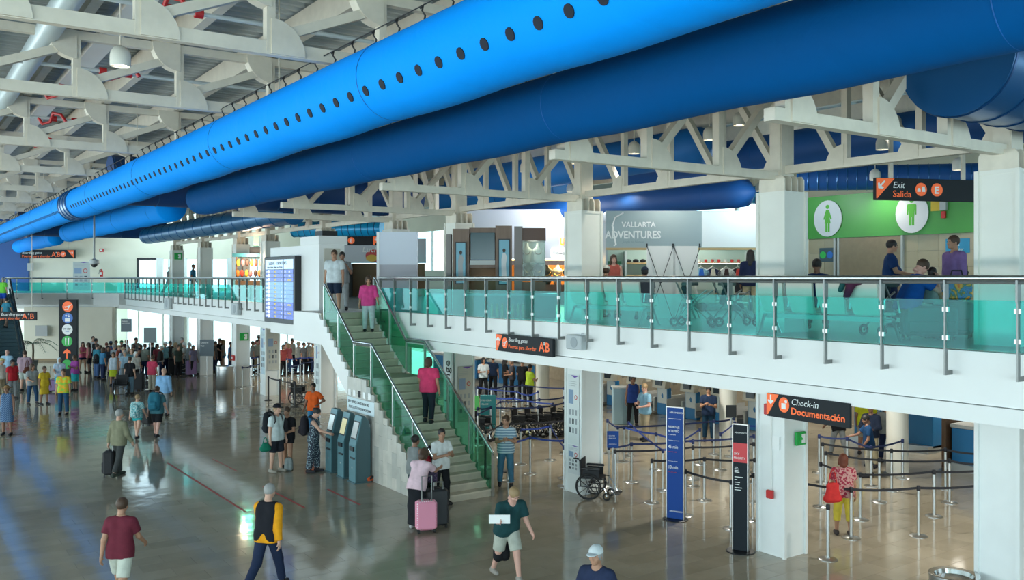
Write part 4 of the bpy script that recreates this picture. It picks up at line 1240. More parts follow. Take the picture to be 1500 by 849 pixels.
def head_parts(style, h):
    """head and hair in head space (origin = head centre, +Y the face)"""
    key = (style, h)
    if key in HEAD: return HEAD[key]
    pr = [('e', (0, -.012, .02), (.076, .095, .098), 0, 0, .03), ('e', (0, .03, -.055), (.056, .062, .065), 0, 0, .04),
          ('c', (0, .082, .012), (0, .102, -.022), .009, .014, .018), ('e', (0, .075, -.062), (.024, .016, .01), 0, 0, .012), ('e', (0, .074, -.09), (.024, .02, .018), 0, 0, .02),
          ('c', (-.03, .077, .036), (.03, .077, .036), .012, .012, .02),
          ('c', (0, -.03, -.05), (0, -.045, -.16), .05, .056, .03)]
    for s in (-1, 1):
        pr += [('e', (s * .076, -.008, -.012), (.01, .022, .034), 0, 0, .01), ('e', (s * .04, .055, -.03), (.026, .026, .024), 0, 0, .02)]
    head = blob(pr, h, clips=[((0, 0, -.14), (0, 0, -1))], cuts=[((-.031, .094, .012), (.019, .012, .012)), ((.031, .094, .012), (.019, .012, .012))])
    hair = hat = None
    face = [((0, .12, -.045), (.078, .088, .105))]
    cap = [('e', (0, -.02, .03), (.088, .108, .104), 0, 0, .02)]
    if style == 'short': hair = blob(cap, h, cuts=face + [((0, .02, -.14), (.2, .12, .12)), ((0, -.02, -.16), (.2, .2, .12))])
    elif style == 'bald': hair = None
    elif style == 'long': hair = blob(cap + [('c', (0, -.06, .0), (0, -.085, -.24), .085, .07, .05), ('c', (-.07, -.02, -.02), (-.085, -.02, -.2), .032, .03, .03), ('c', (.07, -.02, -.02), (.085, -.02, -.2), .032, .03, .03)], h, cuts=face)
    elif style == 'bob': hair = blob(cap + [('c', (0, -.05, .0), (0, -.06, -.10), .085, .08, .05), ('c', (-.07, 0, -.02), (-.075, 0, -.10), .03, .03, .03), ('c', (.07, 0, -.02), (.075, 0, -.10), .03, .03, .03)], h, cuts=face)
    elif style == 'bun': hair = blob(cap + [('e', (0, -.11, .05), (.045, .045, .045), 0, 0, .02)], h, cuts=face + [((0, .02, -.14), (.2, .12, .1))])
    elif style == 'pony': hair = blob(cap + [('c', (0, -.11, .03), (0, -.14, -.18), .035, .02, .03)], h, cuts=face + [((0, .02, -.14), (.2, .12, .1))])
    elif style in ('cap', 'hat', 'capf'):
        hair = blob([('e', (0, -.026, .0), (.087, .106, .10), 0, 0, .02)], h, cuts=face + [((0, .02, -.15), (.2, .12, .1)), ((0, 0, .13), (.2, .2, .1))])
        hp = [('e', (0, -.016, .04), (.094, .115, .10), 0, 0, .02, [((0, 0, .035), (0, 0, -1))])]
        if style == 'hat': hp.append(('e', (0, -.01, .042), (.17, .19, .012), 0, 0, .01))
        else: hp.append(('e', (0, .11, .048), (.07, .085, .012), 0, 0, .01))
        hat = blob(hp, h)
    elif style == 'scarf':
        hair = blob(cap + [('c', (0, -.05, .0), (0, -.03, -.16), .09, .085, .06)], h, cuts=[((0, .115, -.02), (.065, .08, .085))])
    HEAD[key] = (head, hair, hat)
    return HEAD[key]

SKIN = {k: mat('skin_' + k, c, .55) for k, c in dict(fair=(.56, .33, .24), tan=(.40, .21, .13), brown=(.24, .12, .075), dark=(.12, .06, .04), pink=(.60, .34, .27)).items()}
HAIRC = {k: mat('hair_' + k, c, .6) for k, c in dict(black=(.012, .01, .01), brown=(.06, .032, .018), fair=(.30, .20, .10), grey=(.30, .30, .29), red=(.16, .04, .02), white=(.55, .55, .53)).items()}
EYE = mat('eye_dark', (.02, .015, .012), .2); EYEW = mat('eye_white', (.75, .74, .72), .3)
CLOTH = {}
def cloth(c):
    if not isinstance(c, tuple): return c
    if c not in CLOTH:
        CLOTH[c] = mat('cloth_%d' % len(CLOTH), c, .85, vary=.12, vscale=9, bump=.25, bscale=14, spec=.2)
    return CLOTH[c]
MESHC = {}
root_J = {}
def hand_of(root, s):
    J, k = root_J[root.name]; v = (J['wrist', s] + J['fa', s] * .10) * k; a = root.rotation_euler.z
    return (root.location.x + v[0] * math.cos(a) - v[1] * math.sin(a), root.location.y + v[0] * math.sin(a) + v[1] * math.cos(a), root.location.z + v[2])
def person(xy, z, face, hgt, pose, top, bottom, hair, skin='tan', shoes=(.03, .03, .035), label='', group=None, w=1.0, fat=0.0, lod=2, sole=None, hatc=(.02, .02, .025), cat='person', dy=0, over=None):
    """top: (kind, colour) tee|long|tank|vest|none ; bottom: (kind, colour) trousers|shorts|skirt|long_skirt|dress ; hair: (style, colour)"""
    h = {1: .014, 2: .02, 3: .03}[lod]; hh = {1: .008, 2: .011, 3: .016}[lod]
    k = hgt / 1.75
    root = empty('person', (xy[0], xy[1], z), R(face), label, cat, group)
    root.scale = (k, k, k)
    J = skel(pose, w)
    X = lambda v: np.asarray(v) @ J['hr'].T + J['headc']
    def cached(key, fn):
        if key not in MESHC: MESHC[key] = fn()
        return MESHC[key]
    hs, hc = hair
    head, hr, ht = head_parts(hs, hh)
    def mk_body():
        pr = torso(J, w, fat) + legs(J, fat * .4) + arms(J, w, fat=fat)
        pr.append(('c', J['neck'] - V3(0, 0, .04), J['headc'] + J['hr'] @ V3(0, -.03, -.06), .058, .052, .04))
        pal = []
        for s in (-1, 1):
            wr, fa = J['wrist', s], J['fa', s]
            side = np.cross(fa, V3(s, 0, 0)); side = side / max(np.linalg.norm(side), .01)
            for o_ in (-.018, 0, .018): pr.append(('c', wr + fa * .02 + side * o_, wr + fa * .08 + side * o_, .017, .015, .012))
            a = J['ankle', s]
            pr.append(('c', a + V3(0, -.03, -.035), a + V3(0, .15, -.045), .036, .03, .03))
        parts = [blob(pr, h), (X(head[0]), head[1])]
        for s in (-1, 1): parts += fingers(J, s)
        return np_mesh('body', parts)
    put('body', cached(('b', pose, w, fat, lod, hs if hs in ('x',) else 0), mk_body), SKIN[skin], root)
    if hr is not None: put('headscarf' if hs == 'scarf' else 'hair', cached(('h', pose, w, lod, hs), lambda: np_mesh('hair', [(X(hr[0]), hr[1])])), cloth(hatc) if hs == 'scarf' else HAIRC[hc], root)
    if ht is not None: put('hat', cached(('t', pose, w, lod, hs), lambda: np_mesh('hat', [(X(ht[0]), ht[1])])), cloth(hatc), root)
    if lod < 3:
        for s in (-1, 1):
            p = X([[s * .031, .083, .012]])[0]
            e = MB().ball((0, -.002, 0), .0085, .0085, .0085, 8, 6); 
            put('eye', cached(('eye',), lambda: e.mesh('eye', EYE, 'all')), EYE, root, tuple(p))
    T = J['T']
    tk, tc = top
    neckclip = [(T(0, .0, .515), J['M'] @ V3(0, 0, 1))]
    dress = bottom[0] == 'dress'
    if tk != 'none':
        up = {'tee': .33, 'tank': 0, 'vest': 0, 'long': .97, 'polo': .36, 'elbow': .55}[tk]
        def mk_top():
            o = .016 if tk != 'vest' else .03
            pr = torso(J, w, fat, o)
            hem = -.10
            for s in (-1, 1): pr.append(('c', T(s * .075 * w, 0, .0), T(s * .075 * w, 0, -.16), .122 + fat * .5 + o * .6, .127 + fat * .5 + o, .05))
            for s in (-1, 1): pr.append(('c', J['hip', s] * .8 + J['hip', -s] * .2, T(s * .07 * w, 0, .06), .118 + fat * .5 + o, .108 + fat * .6 + o, .05))
            cl = list(neckclip) + [(T(0, 0, hem - (.03 if lod < 3 else 0)), J['M'] @ V3(0, 0, -1))]
            if up: pr += arms(J, w, o + .008, up, .03, fat)
            else:
                for s in (-1, 1): cl.append((T(s * .175 * w, 0, .43), J['M'] @ V3(s, 0, .25)))
            return np_mesh('shirt', [blob(pr, h, clips=cl, cuts=[(T(0, .06, .53), (.075, .085, .06)), (T(0, .0, .55), (.07, .08, .06))])])
        put({'vest': 'vest', 'tank': 'tank_top', 'polo': 'polo_shirt'}.get(tk, 'shirt'), cached(('s', tk, pose, w, fat, lod), mk_top), cloth(tc), root)
    if over:
        def mk_vest():
            pr = torso(J, w, fat, .034); cl = [(T(0, 0, .515), J['M'] @ V3(0, 0, 1)), (T(0, 0, -.12), J['M'] @ V3(0, 0, -1))]
            for s in (-1, 1):
                pr.append(('c', T(s * .075 * w, 0, .0), T(s * .075 * w, 0, -.16), .13 + fat * .5, .135 + fat * .5, .05)); cl.append((T(s * .165 * w, 0, .43), J['M'] @ V3(s, 0, .2)))
            return np_mesh('vest', [blob(pr, h, clips=cl, cuts=[(T(0, .06, .53), (.075, .085, .06)), (T(0, .0, .55), (.07, .08, .06))])])
        put('vest', mk_vest(), cloth(over), root)
    bk, bc = bottom
    def mk_bot():
        waist = [(T(0, 0, .03), J['M'] @ V3(0, 0, 1))]
        o = .015
        hips = [('c', T(s * .075 * w, 0, -.02), T(s * .065 * w, 0, .03), .112 + fat * .5 + o, .105 + fat + o, .05) for s in (-1, 1)]
        if bk in ('trousers', 'jeans', 'wide', 'capri'):
            return np_mesh('trousers', [blob(hips + legs(J, fat * .4, o + (.008 if bk == 'wide' else 0), .03, .72 if bk == 'capri' else .96, .03 if bk == 'wide' else .012), h, clips=waist)])
        if bk in ('shorts', 'hotpants'):
            return np_mesh('shorts', [blob(hips + legs(J, fat * .4, o + .004, .03, .46 if bk == 'shorts' else .22, .014), h, clips=waist)])
        zz = {'skirt': .50, 'dress': .52, 'long_skirt': .09}[bk]
        c0 = (J['hip', -1] + J['hip', 1]) / 2; kn = (J['knee', -1] + J['knee', 1]) / 2; an = (J['ankle', -1] + J['ankle', 1]) / 2
        end = kn + (an - kn) * (.05 if zz > .3 else .95)
        hips = [('c', T(s * .07 * w, 0, -.05), T(s * .06 * w, 0, .02), .108 + fat * .5 + .01, .10 + fat, .05) for s in (-1, 1)]
        pr = list(hips)
        for s in (-1, 1):
            pr.append(('c', J['hip', s], J['knee', s] - V3(0, 0, .1 if zz > .3 else 0), .10 + fat, .098 + fat * .6, .09))
            if zz < .3: pr.append(('c', J['knee', s], J['ankle', s], .098, .105, .09))
        pr.append(('c', c0, kn - V3(0, 0, .1), .11 + fat, .12 + fat, .09))
        if zz < .3: pr.append(('c', kn, an, .12, .13, .09))
        if dress: pr += torso(J, w, fat, o); waist = list(neckclip) + [(T(s * .17 * w, 0, .43), J['M'] @ V3(s, 0, .25)) for s in (-1, 1)]
        return np_mesh('skirt', [blob(pr, h, clips=waist + [(V3(0, 0, min(end[2], .62 if zz > .3 else .1)), V3(0, 0, -1))])])
    put({'jeans': 'jeans', 'shorts': 'shorts', 'hotpants': 'shorts', 'skirt': 'skirt', 'dress': 'dress', 'long_skirt': 'skirt'}.get(bk, 'trousers'), cached(('l', bk, pose, w, fat, lod), mk_bot), cloth(bc), root)
    for s in (-1, 1):
        def mk_shoe():
            a = J['ankle', s]
            return np_mesh('shoe', [blob([('c', a + V3(0, -.04, -.035), a + V3(0, .155, -.045), .045, .04, .03), ('c', a + V3(0, -.01, .0), a + V3(0, .02, -.03), .045, .045, .03)], h * .8, clips=[(a + V3(0, 0, .035), V3(0, 0, 1)), (a + V3(0, 0, -.078), V3(0, 0, -1))])])
        put('shoe', cached(('f', pose, lod, s), mk_shoe), cloth(shoes), root)
    root_J[root.name] = (J, k)
    return root


# ------------------------------------------------------------------ luggage
FABK = mat('bag_black', (.014, .015, .018), .75, bump=.2, bscale=30)
def backpack(xy, z, face, col, label, k=1.0, straps=True):
    o = empty('backpack', (xy[0], xy[1], z), R(face), label, 'backpack', None)
    m = cloth(col) if isinstance(col, tuple) else col
    v, f = blob([('c', (-.08, 0, .12), (-.08, 0, .40), .11, .10, .06), ('c', (.08, 0, .12), (.08, 0, .40), .11, .10, .06), ('c', (-.07, .0, .5), (.07, 0, .5), .08, .08, .06)], .022)
    put('pack_body', np_mesh('pack_body', [(v, f)]), m, o)
    v, f = blob([('c', (-.06, -.11, .14), (.06, -.11, .14), .07, .07, .04), ('c', (-.06, -.11, .26), (.06, -.11, .26), .05, .05, .04)], .022)
    put('front_pocket', np_mesh('front_pocket', [(v, f)]), m, o)
    MB().tube([(-.04, .02, .57), (-.03, .02, .62), (.03, .02, .62), (.04, .02, .57)], .012, 6).build('grab_handle', BLACK, o)
    if straps:
        for s in (-1, 1): MB().tube([(s * .09, .08, .52), (s * .11, .15, .56), (s * .12, .33, .5), (s * .13, .36, .36), (s * .14, .24, .14), (s * .12, .10, .08)], .022, 6).build('strap', BLACK, o, smooth=True)
    o.scale = (k, k, k)
    return o
def suitcase(xy, face, m, label, W=.42, D=.24, Hh=.62, handle=.45, tilt=0, z=0):
    o = empty('suitcase', (xy[0], xy[1], z), R(face), label, 'suitcase', None)
    o.rotation_euler = (R(tilt), 0, R(face))
    MB().rbox(-W / 2, W / 2, -D / 2, D / 2, .06, Hh, .04).build('shell', m, o)
    MB().rbox(-W / 2 + .04, W / 2 - .04, -D / 2 - .03, -D / 2, .12, Hh * .55, .02).build('front_pocket', m, o)
    for s in (-1, 1):
        MB().cyl((s * (W / 2 - .05) - .02, D / 2 - .04, .04), (s * (W / 2 - .05) + .02, D / 2 - .04, .04), .04, n=12).build('wheel', RUBBER, o)
        MB().box(s * (W / 2 - .06) - .02, s * (W / 2 - .06) + .02, -D / 2 + .02, -D / 2 + .06, 0, .06).build('foot', BLACK, o)
    if handle:
        MB().tube([(-.1, D / 2 - .03, Hh), (-.1, D / 2 - .03, Hh + handle), (.1, D / 2 - .03, Hh + handle), (.1, D / 2 - .03, Hh)], .012, 6).build('pull_handle', DSTEEL, o, smooth=True)
    MB().tube([(-.07, 0, Hh), (-.06, 0, Hh + .03), (.06, 0, Hh + .03), (.07, 0, Hh)], .012, 6).build('carry_handle', BLACK, o, smooth=True)
    return o
def handbag(xy, z, face, col, label, W=.38, Hh=.3, strap=.32, name='shoulder_bag'):
    o = empty(name, (xy[0], xy[1], z), R(face), label, 'bag', None)
    v, f = blob([('c', (-W / 2 + .06, 0, .06), (W / 2 - .06, 0, .06), .06, .06, .03), ('c', (-W / 2 + .1, 0, Hh - .04), (W / 2 - .1, 0, Hh - .04), .035, .035, .03), ('c', (-W / 4, 0, .07), (-W / 6, 0, Hh - .04), .075, .045, .05), ('c', (W / 4, 0, .07), (W / 6, 0, Hh - .04), .075, .045, .05), ('c', (0, 0, .07), (0, 0, Hh - .04), .08, .05, .05)], .02)
    put('bag_body', np_mesh('bag_body', [(v, f)]), cloth(col), o)
    MB().tube([(-W / 4, 0, Hh - .03), (-W / 8, 0, Hh + strap * .7), (0, 0, Hh + strap), (W / 8, 0, Hh + strap * .7), (W / 4, 0, Hh - .03)], .013, 6).build('strap', cloth(col), o, smooth=True)
    return o

# ------------------------------------------------------------------ wheelchair
def make_wheelchair(loc, rz, label, group=None):
    o = empty('wheelchair', (loc[0], loc[1], loc[2] if len(loc) > 2 else 0), rz, label, 'wheelchair', group)
    TYRE = RUBBER
    for s in (-1, 1):
        x = s * .29
        wl = MB().ring((x, 0, .305), (1, 0, 0), .285, .02, 32, 8).build('wheel', TYRE, o, smooth=True)
        MB().ring((x + s * .03, 0, .305), (1, 0, 0), .25, .009, 28, 6).build('push_rim', BLACK, wl, smooth=True)
        b = MB()
        for q in range(10):
            a = 2 * PI * q / 10; b.beam((x, .03 * math.cos(a), .305 + .03 * math.sin(a)), (x, .275 * math.cos(a), .305 + .275 * math.sin(a)), .022, .014)
        b.build('spokes', BLACK, wl)
        MB().cyl((x - .03, 0, .305), (x + .03, 0, .305), .035, n=12).build('hub', BLACK, wl)
        MB().ring((s * .24, .42, .095), (1, 0, 0), .075, .02, 20, 6).build('caster_wheel', TYRE, o, smooth=True)
        MB().tube([(s * .24, .42, .095), (s * .24, .40, .2), (s * .24, .36, .28)], .013, 6).build('caster_fork', CHROME, o, smooth=True)
        MB().tube([(s * .235, -.34, .93), (s * .235, -.24, .92), (s * .235, -.21, .86), (s * .235, -.19, .3), (s * .235, .0, .28), (s * .235, .36, .28), (s * .235, .38, .48), (s * .235, -.18, .5)], .014, 7).build('side_frame', BLACK, o, smooth=True)
        MB().tube([(s * .235, -.36, .93), (s * .235, -.25, .925)], .02, 8).build('push_handle', RUBBER, o, smooth=True)
        MB().rbox(s * .25 - .03, s * .25 + .03, -.16, .26, .69, .74, .012).build('arm_pad', BLACK, o)
        box('side_panel', (s * .245 - .006, s * .245 + .006, -.14, .24, .5, .68), FABK, o)
        MB().tube([(s * .2, .38, .46), (s * .19, .52, .30), (s * .18, .58, .16)], .012, 6).build('leg_rest', CHROME, o, smooth=True)
        b = MB(); b.beam((s * .10 - .085, .60, .15), (s * .10 + .085, .60, .15), .19, .02); b.build('foot_plate', BLACK, o)
    box('seat', (-.22, .22, -.18, .30, .47, .51), FABK, o)
    b = MB(); b.loft([[(-.22, -.21, z), (.22, -.21, z), (.22, -.18, z), (-.22, -.18, z)] for z in (.5, .9)]); b.build('backrest', FABK, o)
    MB().beam((-.22, 0, .28), (.22, .05, .47), .025, .02).beam((.22, 0, .28), (-.22, .05, .47), .025, .02).build('cross_brace', BLACK, o)
    return o
def facing(deg): return R(deg)
make_wheelchair((13.4, 16.2), R(145.4 + 72), 'black folding wheelchair parked at the second column')
WCP = [((13.49, 34.78), 232, 'black wheelchair left of the staff member in orange vest'),
       ((16.58, 23.59), 215, 'wheelchair at the left end of the parked row behind the belts'),
       ((17.07, 23.55), 215, 'second wheelchair from the left in the parked row'),
       ((17.41, 23.32), 215, 'third wheelchair from the left in the parked row'),
       ((17.91, 23.28), 215, 'wheelchair of the parked row nearest the poster column'),
       ((17.93, 22.66), 215, 'wheelchair half hidden behind the poster column'),
       ((15.28, 23.9), 215, 'wheelchair seen through the right stair railing'),
       ((8.18, 41.49), 160, 'wheelchair with pale wheels amid the left crowd')]
wc = make_wheelchair(WCP[0][0], R(WCP[0][1]), WCP[0][2], 'wheelchairs parked further back')
wcp = proto(wc)
for xy, a, lb in WCP[1:]: wcp.copy((*xy, 0), R(a), lb)

# ------------------------------------------------------------------ queue stanchions with belts
def make_stanchion(post, m_belt):
    o = empty('stanchion', (0, 0, 0), 0, 'x', 'stanchion', 'queue stanchions')
    MB().lathe([(.17, 0), (.17, .012), (.15, .022), (.04, .03), (.032, .05)], n=24, caps=True).build('base', post, o, smooth=True)
    MB().cyl((0, 0, .04), (0, 0, .93), .032, n=14).build('post', post, o, smooth=True)
    MB().lathe([(.032, .90), (.036, .905), (.036, .985), (.03, 1.0)], n=14, caps=True).build('belt_head', m_belt, o, smooth=True)
    return proto(o)
STP = {'n': make_stanchion(STEEL, BELT), 'k': make_stanchion(STEEL, BELTK), 'b': make_stanchion(BLACK, BELTK)}
first = {}
def belt(root, p, q, m, sag=.03):
    d = Vector((q[0] - p[0], q[1] - p[1], 0)); L = d.length
    if L < .1: return
    n = Vector((-d.y, d.x, 0)).normalized() * .002
    rg = []
    for i in range(7):
        t = i / 6; c = d * t; zz = .955 - sag * 4 * t * (1 - t)
        rg.append([tuple(c - n + Vector((0, 0, zz - .024))), tuple(c + n + Vector((0, 0, zz - .024))), tuple(c + n + Vector((0, 0, zz + .024))), tuple(c - n + Vector((0, 0, zz + .024)))])
    MB().loft(rg).build('belt', m, root)
def line(kind, m, pts, words):
    """a run of stanchions joined by belts; the belt hangs from the first of each pair"""
    for i, p in enumerate(pts):
        lb = words % ('first', 'second', 'third', 'fourth', 'fifth', 'sixth', 'seventh')[i]
        r_ = STP[kind].root if kind not in first else None
        if r_: first[kind] = 1; r_.location = (*p, 0); r_['label'] = lb
        else: r_ = STP[kind].copy((*p, 0), 0, lb)
        if i < len(pts) - 1: belt(r_, p, pts[i + 1], m)
N_, K_, B_ = BELT, BELTK, BELTB
line('k', K_, [(13.98, 10.19)], 'lone short steel stanchion at the foot of the middle column (%s)')
line('k', K_, [(15.16, 11.92), (15.49, 10.76), (16.7, 10.09), (17.99, 9.49)], 'black belted stanchion in the nearest row right of the middle column, %s from the column')
line('k', K_, [(17.05, 12.62), (16.82, 11.47), (18.36, 10.74), (19.57, 10.18)], 'black belted stanchion in the second row behind the red bag shopper, %s from the column')
line('k', K_, [(18.23, 13.35), (18.51, 12.13), (19.76, 11.19), (20.02, 10.57)], 'black belted stanchion in the third row at the right, %s from the column')
line('k', K_, [(19.14, 14.11), (19.76, 12.63), (20.96, 11.97), (21.16, 11.17)], 'black belted stanchion in the fourth row at the right, %s from the column')
line('n', N_, [(20, 14.85), (20.32, 14.24), (19.74, 13.16), (21.2, 13.24)], 'blue belted stanchion by the uniformed officers, %s from the column')
line('k', K_, [(14.21, 15.02), (15.33, 14.48), (16.18, 13.74)], 'black belted stanchion around the tall blue banner, %s from the left')
line('k', K_, [(14.02, 13.79), (14.06, 12.55), (14.92, 12.72)], 'black belted stanchion between the blue and the black banner, %s from the left')
line('k', K_, [(14.26, 16.34), (16.15, 15.63), (17.72, 15.08)], 'stanchion of the row starting at the small blue notice, %s from the left')
line('n', N_, [(14.46, 16.8), (15.21, 16.81), (16.81, 16.27), (18.59, 15.82)], 'blue belted stanchion behind the small blue notice, %s from the left')
line('n', B_, [(16.73, 18.8), (16.72, 17.52), (16.7, 16.16)], 'stanchion of the slanting bright blue belt before the blurred customer, %s from the left')
line('n', B_, [(17.36, 19.3), (15.25, 15.74), (18.19, 17.35)], 'stanchion of the upper slanting bright blue belt, %s from the left')
line('n', N_, [(17.12, 19.95), (16.59, 18.9), (19.59, 18.13), (20.46, 18.15)], 'far stanchion near the man in printed navy shirt, %s from the left')
line('n', B_, [(18.12, 16.55), (19.85, 17.59), (19.97, 16.8)], 'stanchion around the round column behind the black banner, %s from the left')
line('k', K_, [(13.19, 20.37), (14.26, 21.2), (16.11, 20.65)], 'stanchion in front of the parked wheelchairs, %s from the stairs')
line('n', B_, [(14.17, 20.13), (15.16, 20.11), (13.55, 17.42)], 'stanchion of the slanting blue belts left of the poster column, %s from the stairs')
line('n', B_, [(12.76, 18.69), (13.68, 19.01), (14.11, 18.13)], 'stanchion of the lower blue belts left of the poster column, %s from the stairs')
line('n', N_, [(14.71, 23.17), (16.78, 25.02), (18.17, 24.72), (19.21, 24.7)], 'stanchion behind the parked wheelchairs, %s from the stairs')
line('n', N_, [(15.33, 24.15), (15.81, 24.12), (17.05, 23.27), (18.36, 23.6)], 'stanchion just behind the wheelchair row, %s from the stairs')
line('n', B_, [(16.93, 26.27), (17.61, 25.46), (17.9, 23.6)], 'stanchion of the far slanting belt by the staff counter, %s from the stairs')
line('n', B_, [(18.28, 28.8), (18.74, 26.87), (18.54, 25.88), (19.37, 26.44)], 'farthest stanchion before the staff counter, %s from the stairs')
line('n', N_, [(18.52, 28.22), (19.31, 28.51), (20.07, 28.42), (20.75, 26.68)], 'stanchion close to the counter staff, %s from the stairs')
line('b', K_, [(12.46, 19.27), (13.39, 19.61)], 'black posted stanchion beside the right stair railing, %s from the stairs')
line('b', K_, [(12.94, 36.63), (12.97, 35.38), (13.12, 34.11)], 'black posted stanchion under the departures board, %s from the left')
line('n', N_, [(13.39, 41.4), (13.87, 41.7), (14.88, 43.01)], 'stanchion beside the green exit sign column, %s from the left')
line('n', N_, [(15.48, 40.59), (16.55, 41.86), (17.47, 42.65)], 'stanchion of the first belt row in the bright back area, %s from the left')
line('n', B_, [(16.62, 44.35), (17.43, 44.57), (18.33, 44.75)], 'stanchion of the second belt row in the bright back area, %s from the left')
line('n', B_, [(15.37, 45.99), (15.85, 46.45), (16.26, 46.99)], 'stanchion between two far columns, %s from the left')
line('n', N_, [(9.73, 43.3), (10.59, 45.29)], 'grey queue post among the crowd at left, %s from the left')

# ------------------------------------------------------------------ banners, notices, bins
def banner(xy, rz, W, Hh, th, m, label):
    s = empty('standing_banner', (*xy, 0), rz, label, 'banner', None)
    MB().lathe([(.27, 0), (.27, .012), (.25, .02)], n=28, caps=True).build('base_plate', BLACK, s, loc=(W / 2, .03, 0))
    MB().rbox(0, W, 0, th, .02, Hh, .008).build('board', m, s)
    MB().box(W, W + .015, -.004, th + .004, .02, Hh).box(-.015, 0, -.004, th + .004, .02, Hh).box(-.015, W + .015, -.004, th + .004, Hh, Hh + .015).build('edge_trim', STEEL, s)
    return s
BN = mat('banner_blue', (.008, .06, .29), .5, spec=.25)
x, y = (13.54, 13.86)
s = banner((x, y), R(-66), .36, 2.36, .07, BN, 'tall blue free-standing banner with white text about checking in on time')
text('AEROMEXICO', .05, SWHITE, s, (.06, -.003, 2.24)); poly(s, [(.04, 2.12), (.32, 2.12), (.32, 2.128), (.04, 2.128)], SWHITE, 'rule')
text('ABORDAJE', .07, SWHITE, s, (.03, -.003, 1.93), sx=.75); text('A TIEMPO', .07, SWHITE, s, (.03, -.003, 1.84), sx=.8); text('es importante', .03, SWHITE, s, (.03, -.003, 1.78))
text('Presentarse al mostrador', .024, SWHITE, s, (.03, -.003, 1.66)); text('45 min', .1, SWHITE, s, (.03, -.003, 1.50), sx=.8); text('antes de la salida', .028, RED, s, (.03, -.003, 1.42))
text('Presentarse en la sala', .024, SWHITE, s, (.03, -.003, 1.22)); text('10 min', .1, SWHITE, s, (.03, -.003, 1.07), sx=.8); text('antes de la salida', .028, RED, s, (.03, -.003, .99))
text('AEROMEXICO', .045, SWHITE, s, (.06, -.003, .16))
x, y = (12.97, 11.53)
s = banner((x, y), R(-66), .27, 2.36, .07, mat('banner_black', (.012, .018, .025), .6, spec=.2), 'tall black free-standing banner with a red panel at the middle column')
REDP = mat('banner_red', (.62, .05, .06), .5)
text('AEROMEXICO', .036, SWHITE, s, (.03, -.003, 2.2)); poly(s, [(0, 1.66), (.27, 1.66), (.27, 2.02), (0, 2.02)], REDP, 'red_panel'); text('SKY', .06, SWHITE, s, (.02, -.006, 1.80)); text('PRIORITY', .06, SWHITE, s, (.015, -.006, 1.72), sx=.85)
for i, (wd, zz) in enumerate(((.06, 1.56), (.08, 1.53), (.07, 1.50), (.09, 1.47), (.16, 1.38), (.05, 1.33), (.1, 1.28), (.09, 1.24), (.14, 1.18), (.12, 1.14))):
    poly(s, [(.03, zz), (.03 + wd, zz), (.03 + wd, zz + .012), (.03, zz + .012)], SWHITE, 'text_line')
def notice(xy, z0, W, Hh, rz, m, label, lines=(), pole=True):
    s = empty('notice_stand', (*xy, 0), rz, label, 'notice', None)
    if pole:
        MB().cyl((0, .03, .02), (0, .03, z0 + .05), .022, n=10).build('pole', STEEL, s, smooth=True)
        MB().lathe([(.2, 0), (.2, .012), (.04, .03)], n=20, caps=True).build('base', STEEL, s, smooth=True, loc=(0, .03, 0))
    MB().rbox(-W / 2, W / 2, 0, .025, z0, z0 + Hh, .006).build('board', m, s)
    for t, sz, zz in lines: text(t, sz, SWHITE, s, (-W / 2 + .04, -.003, z0 + zz))
    return s
SLATE = mat('notice_slate', (.05, .085, .11), .4)
p = (14.26, 16.42); notice(p, 1.02, .28, .40, R(-40), BN, 'small blue notice on top of a stanchion right of the poster column', (('EQUIPAJE', .035, .28), ('PERMITIDO', .035, .22), ('AEROMEXICO', .03, .08)))
p = (10.38, 51.46); notice(p, 2.2, .58, .7, -THETA, SLATE, 'dark notice on a tall pole above the left crowd', (('Baggage', .1, .55), ('restrictions', .1, .43)))
p = (10.67, 47.34); notice(p, 1.85, .64, .76, -THETA, mat('notice_back', (.12, .16, .17), .5), 'grey-green back of a tall notice board amid the crowd')
p = (13.45, 47.31); notice(p, 1.05, .72, .85, -THETA, SLATE, 'dark notice stand in front of a far column', (('Check-in', .11, .66), ('Bags', .11, .5)))
p = (19.77, 17.64); notice(p, 1.1, .3, .36, -THETA, BLACK, 'small black framed notice on a post beside the round column')
s = notice((15.73, 24.17), .25, .5, 1.1, -THETA, mat('aframe_teal', (.03, .28, .30), .5), 'teal printed display stand before the staff counter', (('PRIMERA', .08, .9), ('CLASE', .08, .78)), False)
for dx in (-.2, .2): MB().cyl((dx, .01, 0), (dx, .01, .3), .012, n=6).build('leg', STEEL, s)
s = empty('floor_stand', (*(15.54, 25.23), 0), R(-60), 'green and blue standing leaflet board behind the right stair glass', 'notice')
box('board', (0, .5, 0, .03, .5, 1.25), mat('leaflet_green', (.12, .62, .12), .5), s); box('leaflet', (.05, .45, -.01, 0, .1, .45), mat('leaflet_blue', (.05, .25, .6), .5), s)
for dx in (.05, .45): MB().cyl((dx, .04, 0), (dx, .02, .5), .012, n=6).build('leg', STEEL, s)
def bin_(xy, r, hh, label):
    o = empty('waste_bin', (*xy, 0), 0, label, 'bin')
    b = MB().lathe([(r * .96, 0), (r, .02), (r, hh - .04), (r * 1.03, hh - .03), (r * 1.03, hh)], n=32, caps=False)
    b.build('drum', STEEL, o, smooth=True)
    MB().lathe([(r * 1.03, hh), (r * .8, hh - .01), (r * .74, hh - .07), (.0, hh - .09)], n=32).build('ash_tray', CHROME, o, smooth=True)
    MB().ring((0, 0, hh - .15), (0, 0, 1), r * 1.003, .006, 32, 5).build('band', DSTEEL, o)
bin_((12.93, 7.25), .34, .73, 'round brushed steel bin at the lower right column')
bin_((12.66, 41.59), .42, 1.05, 'tall round steel bin at the far exit-sign column')
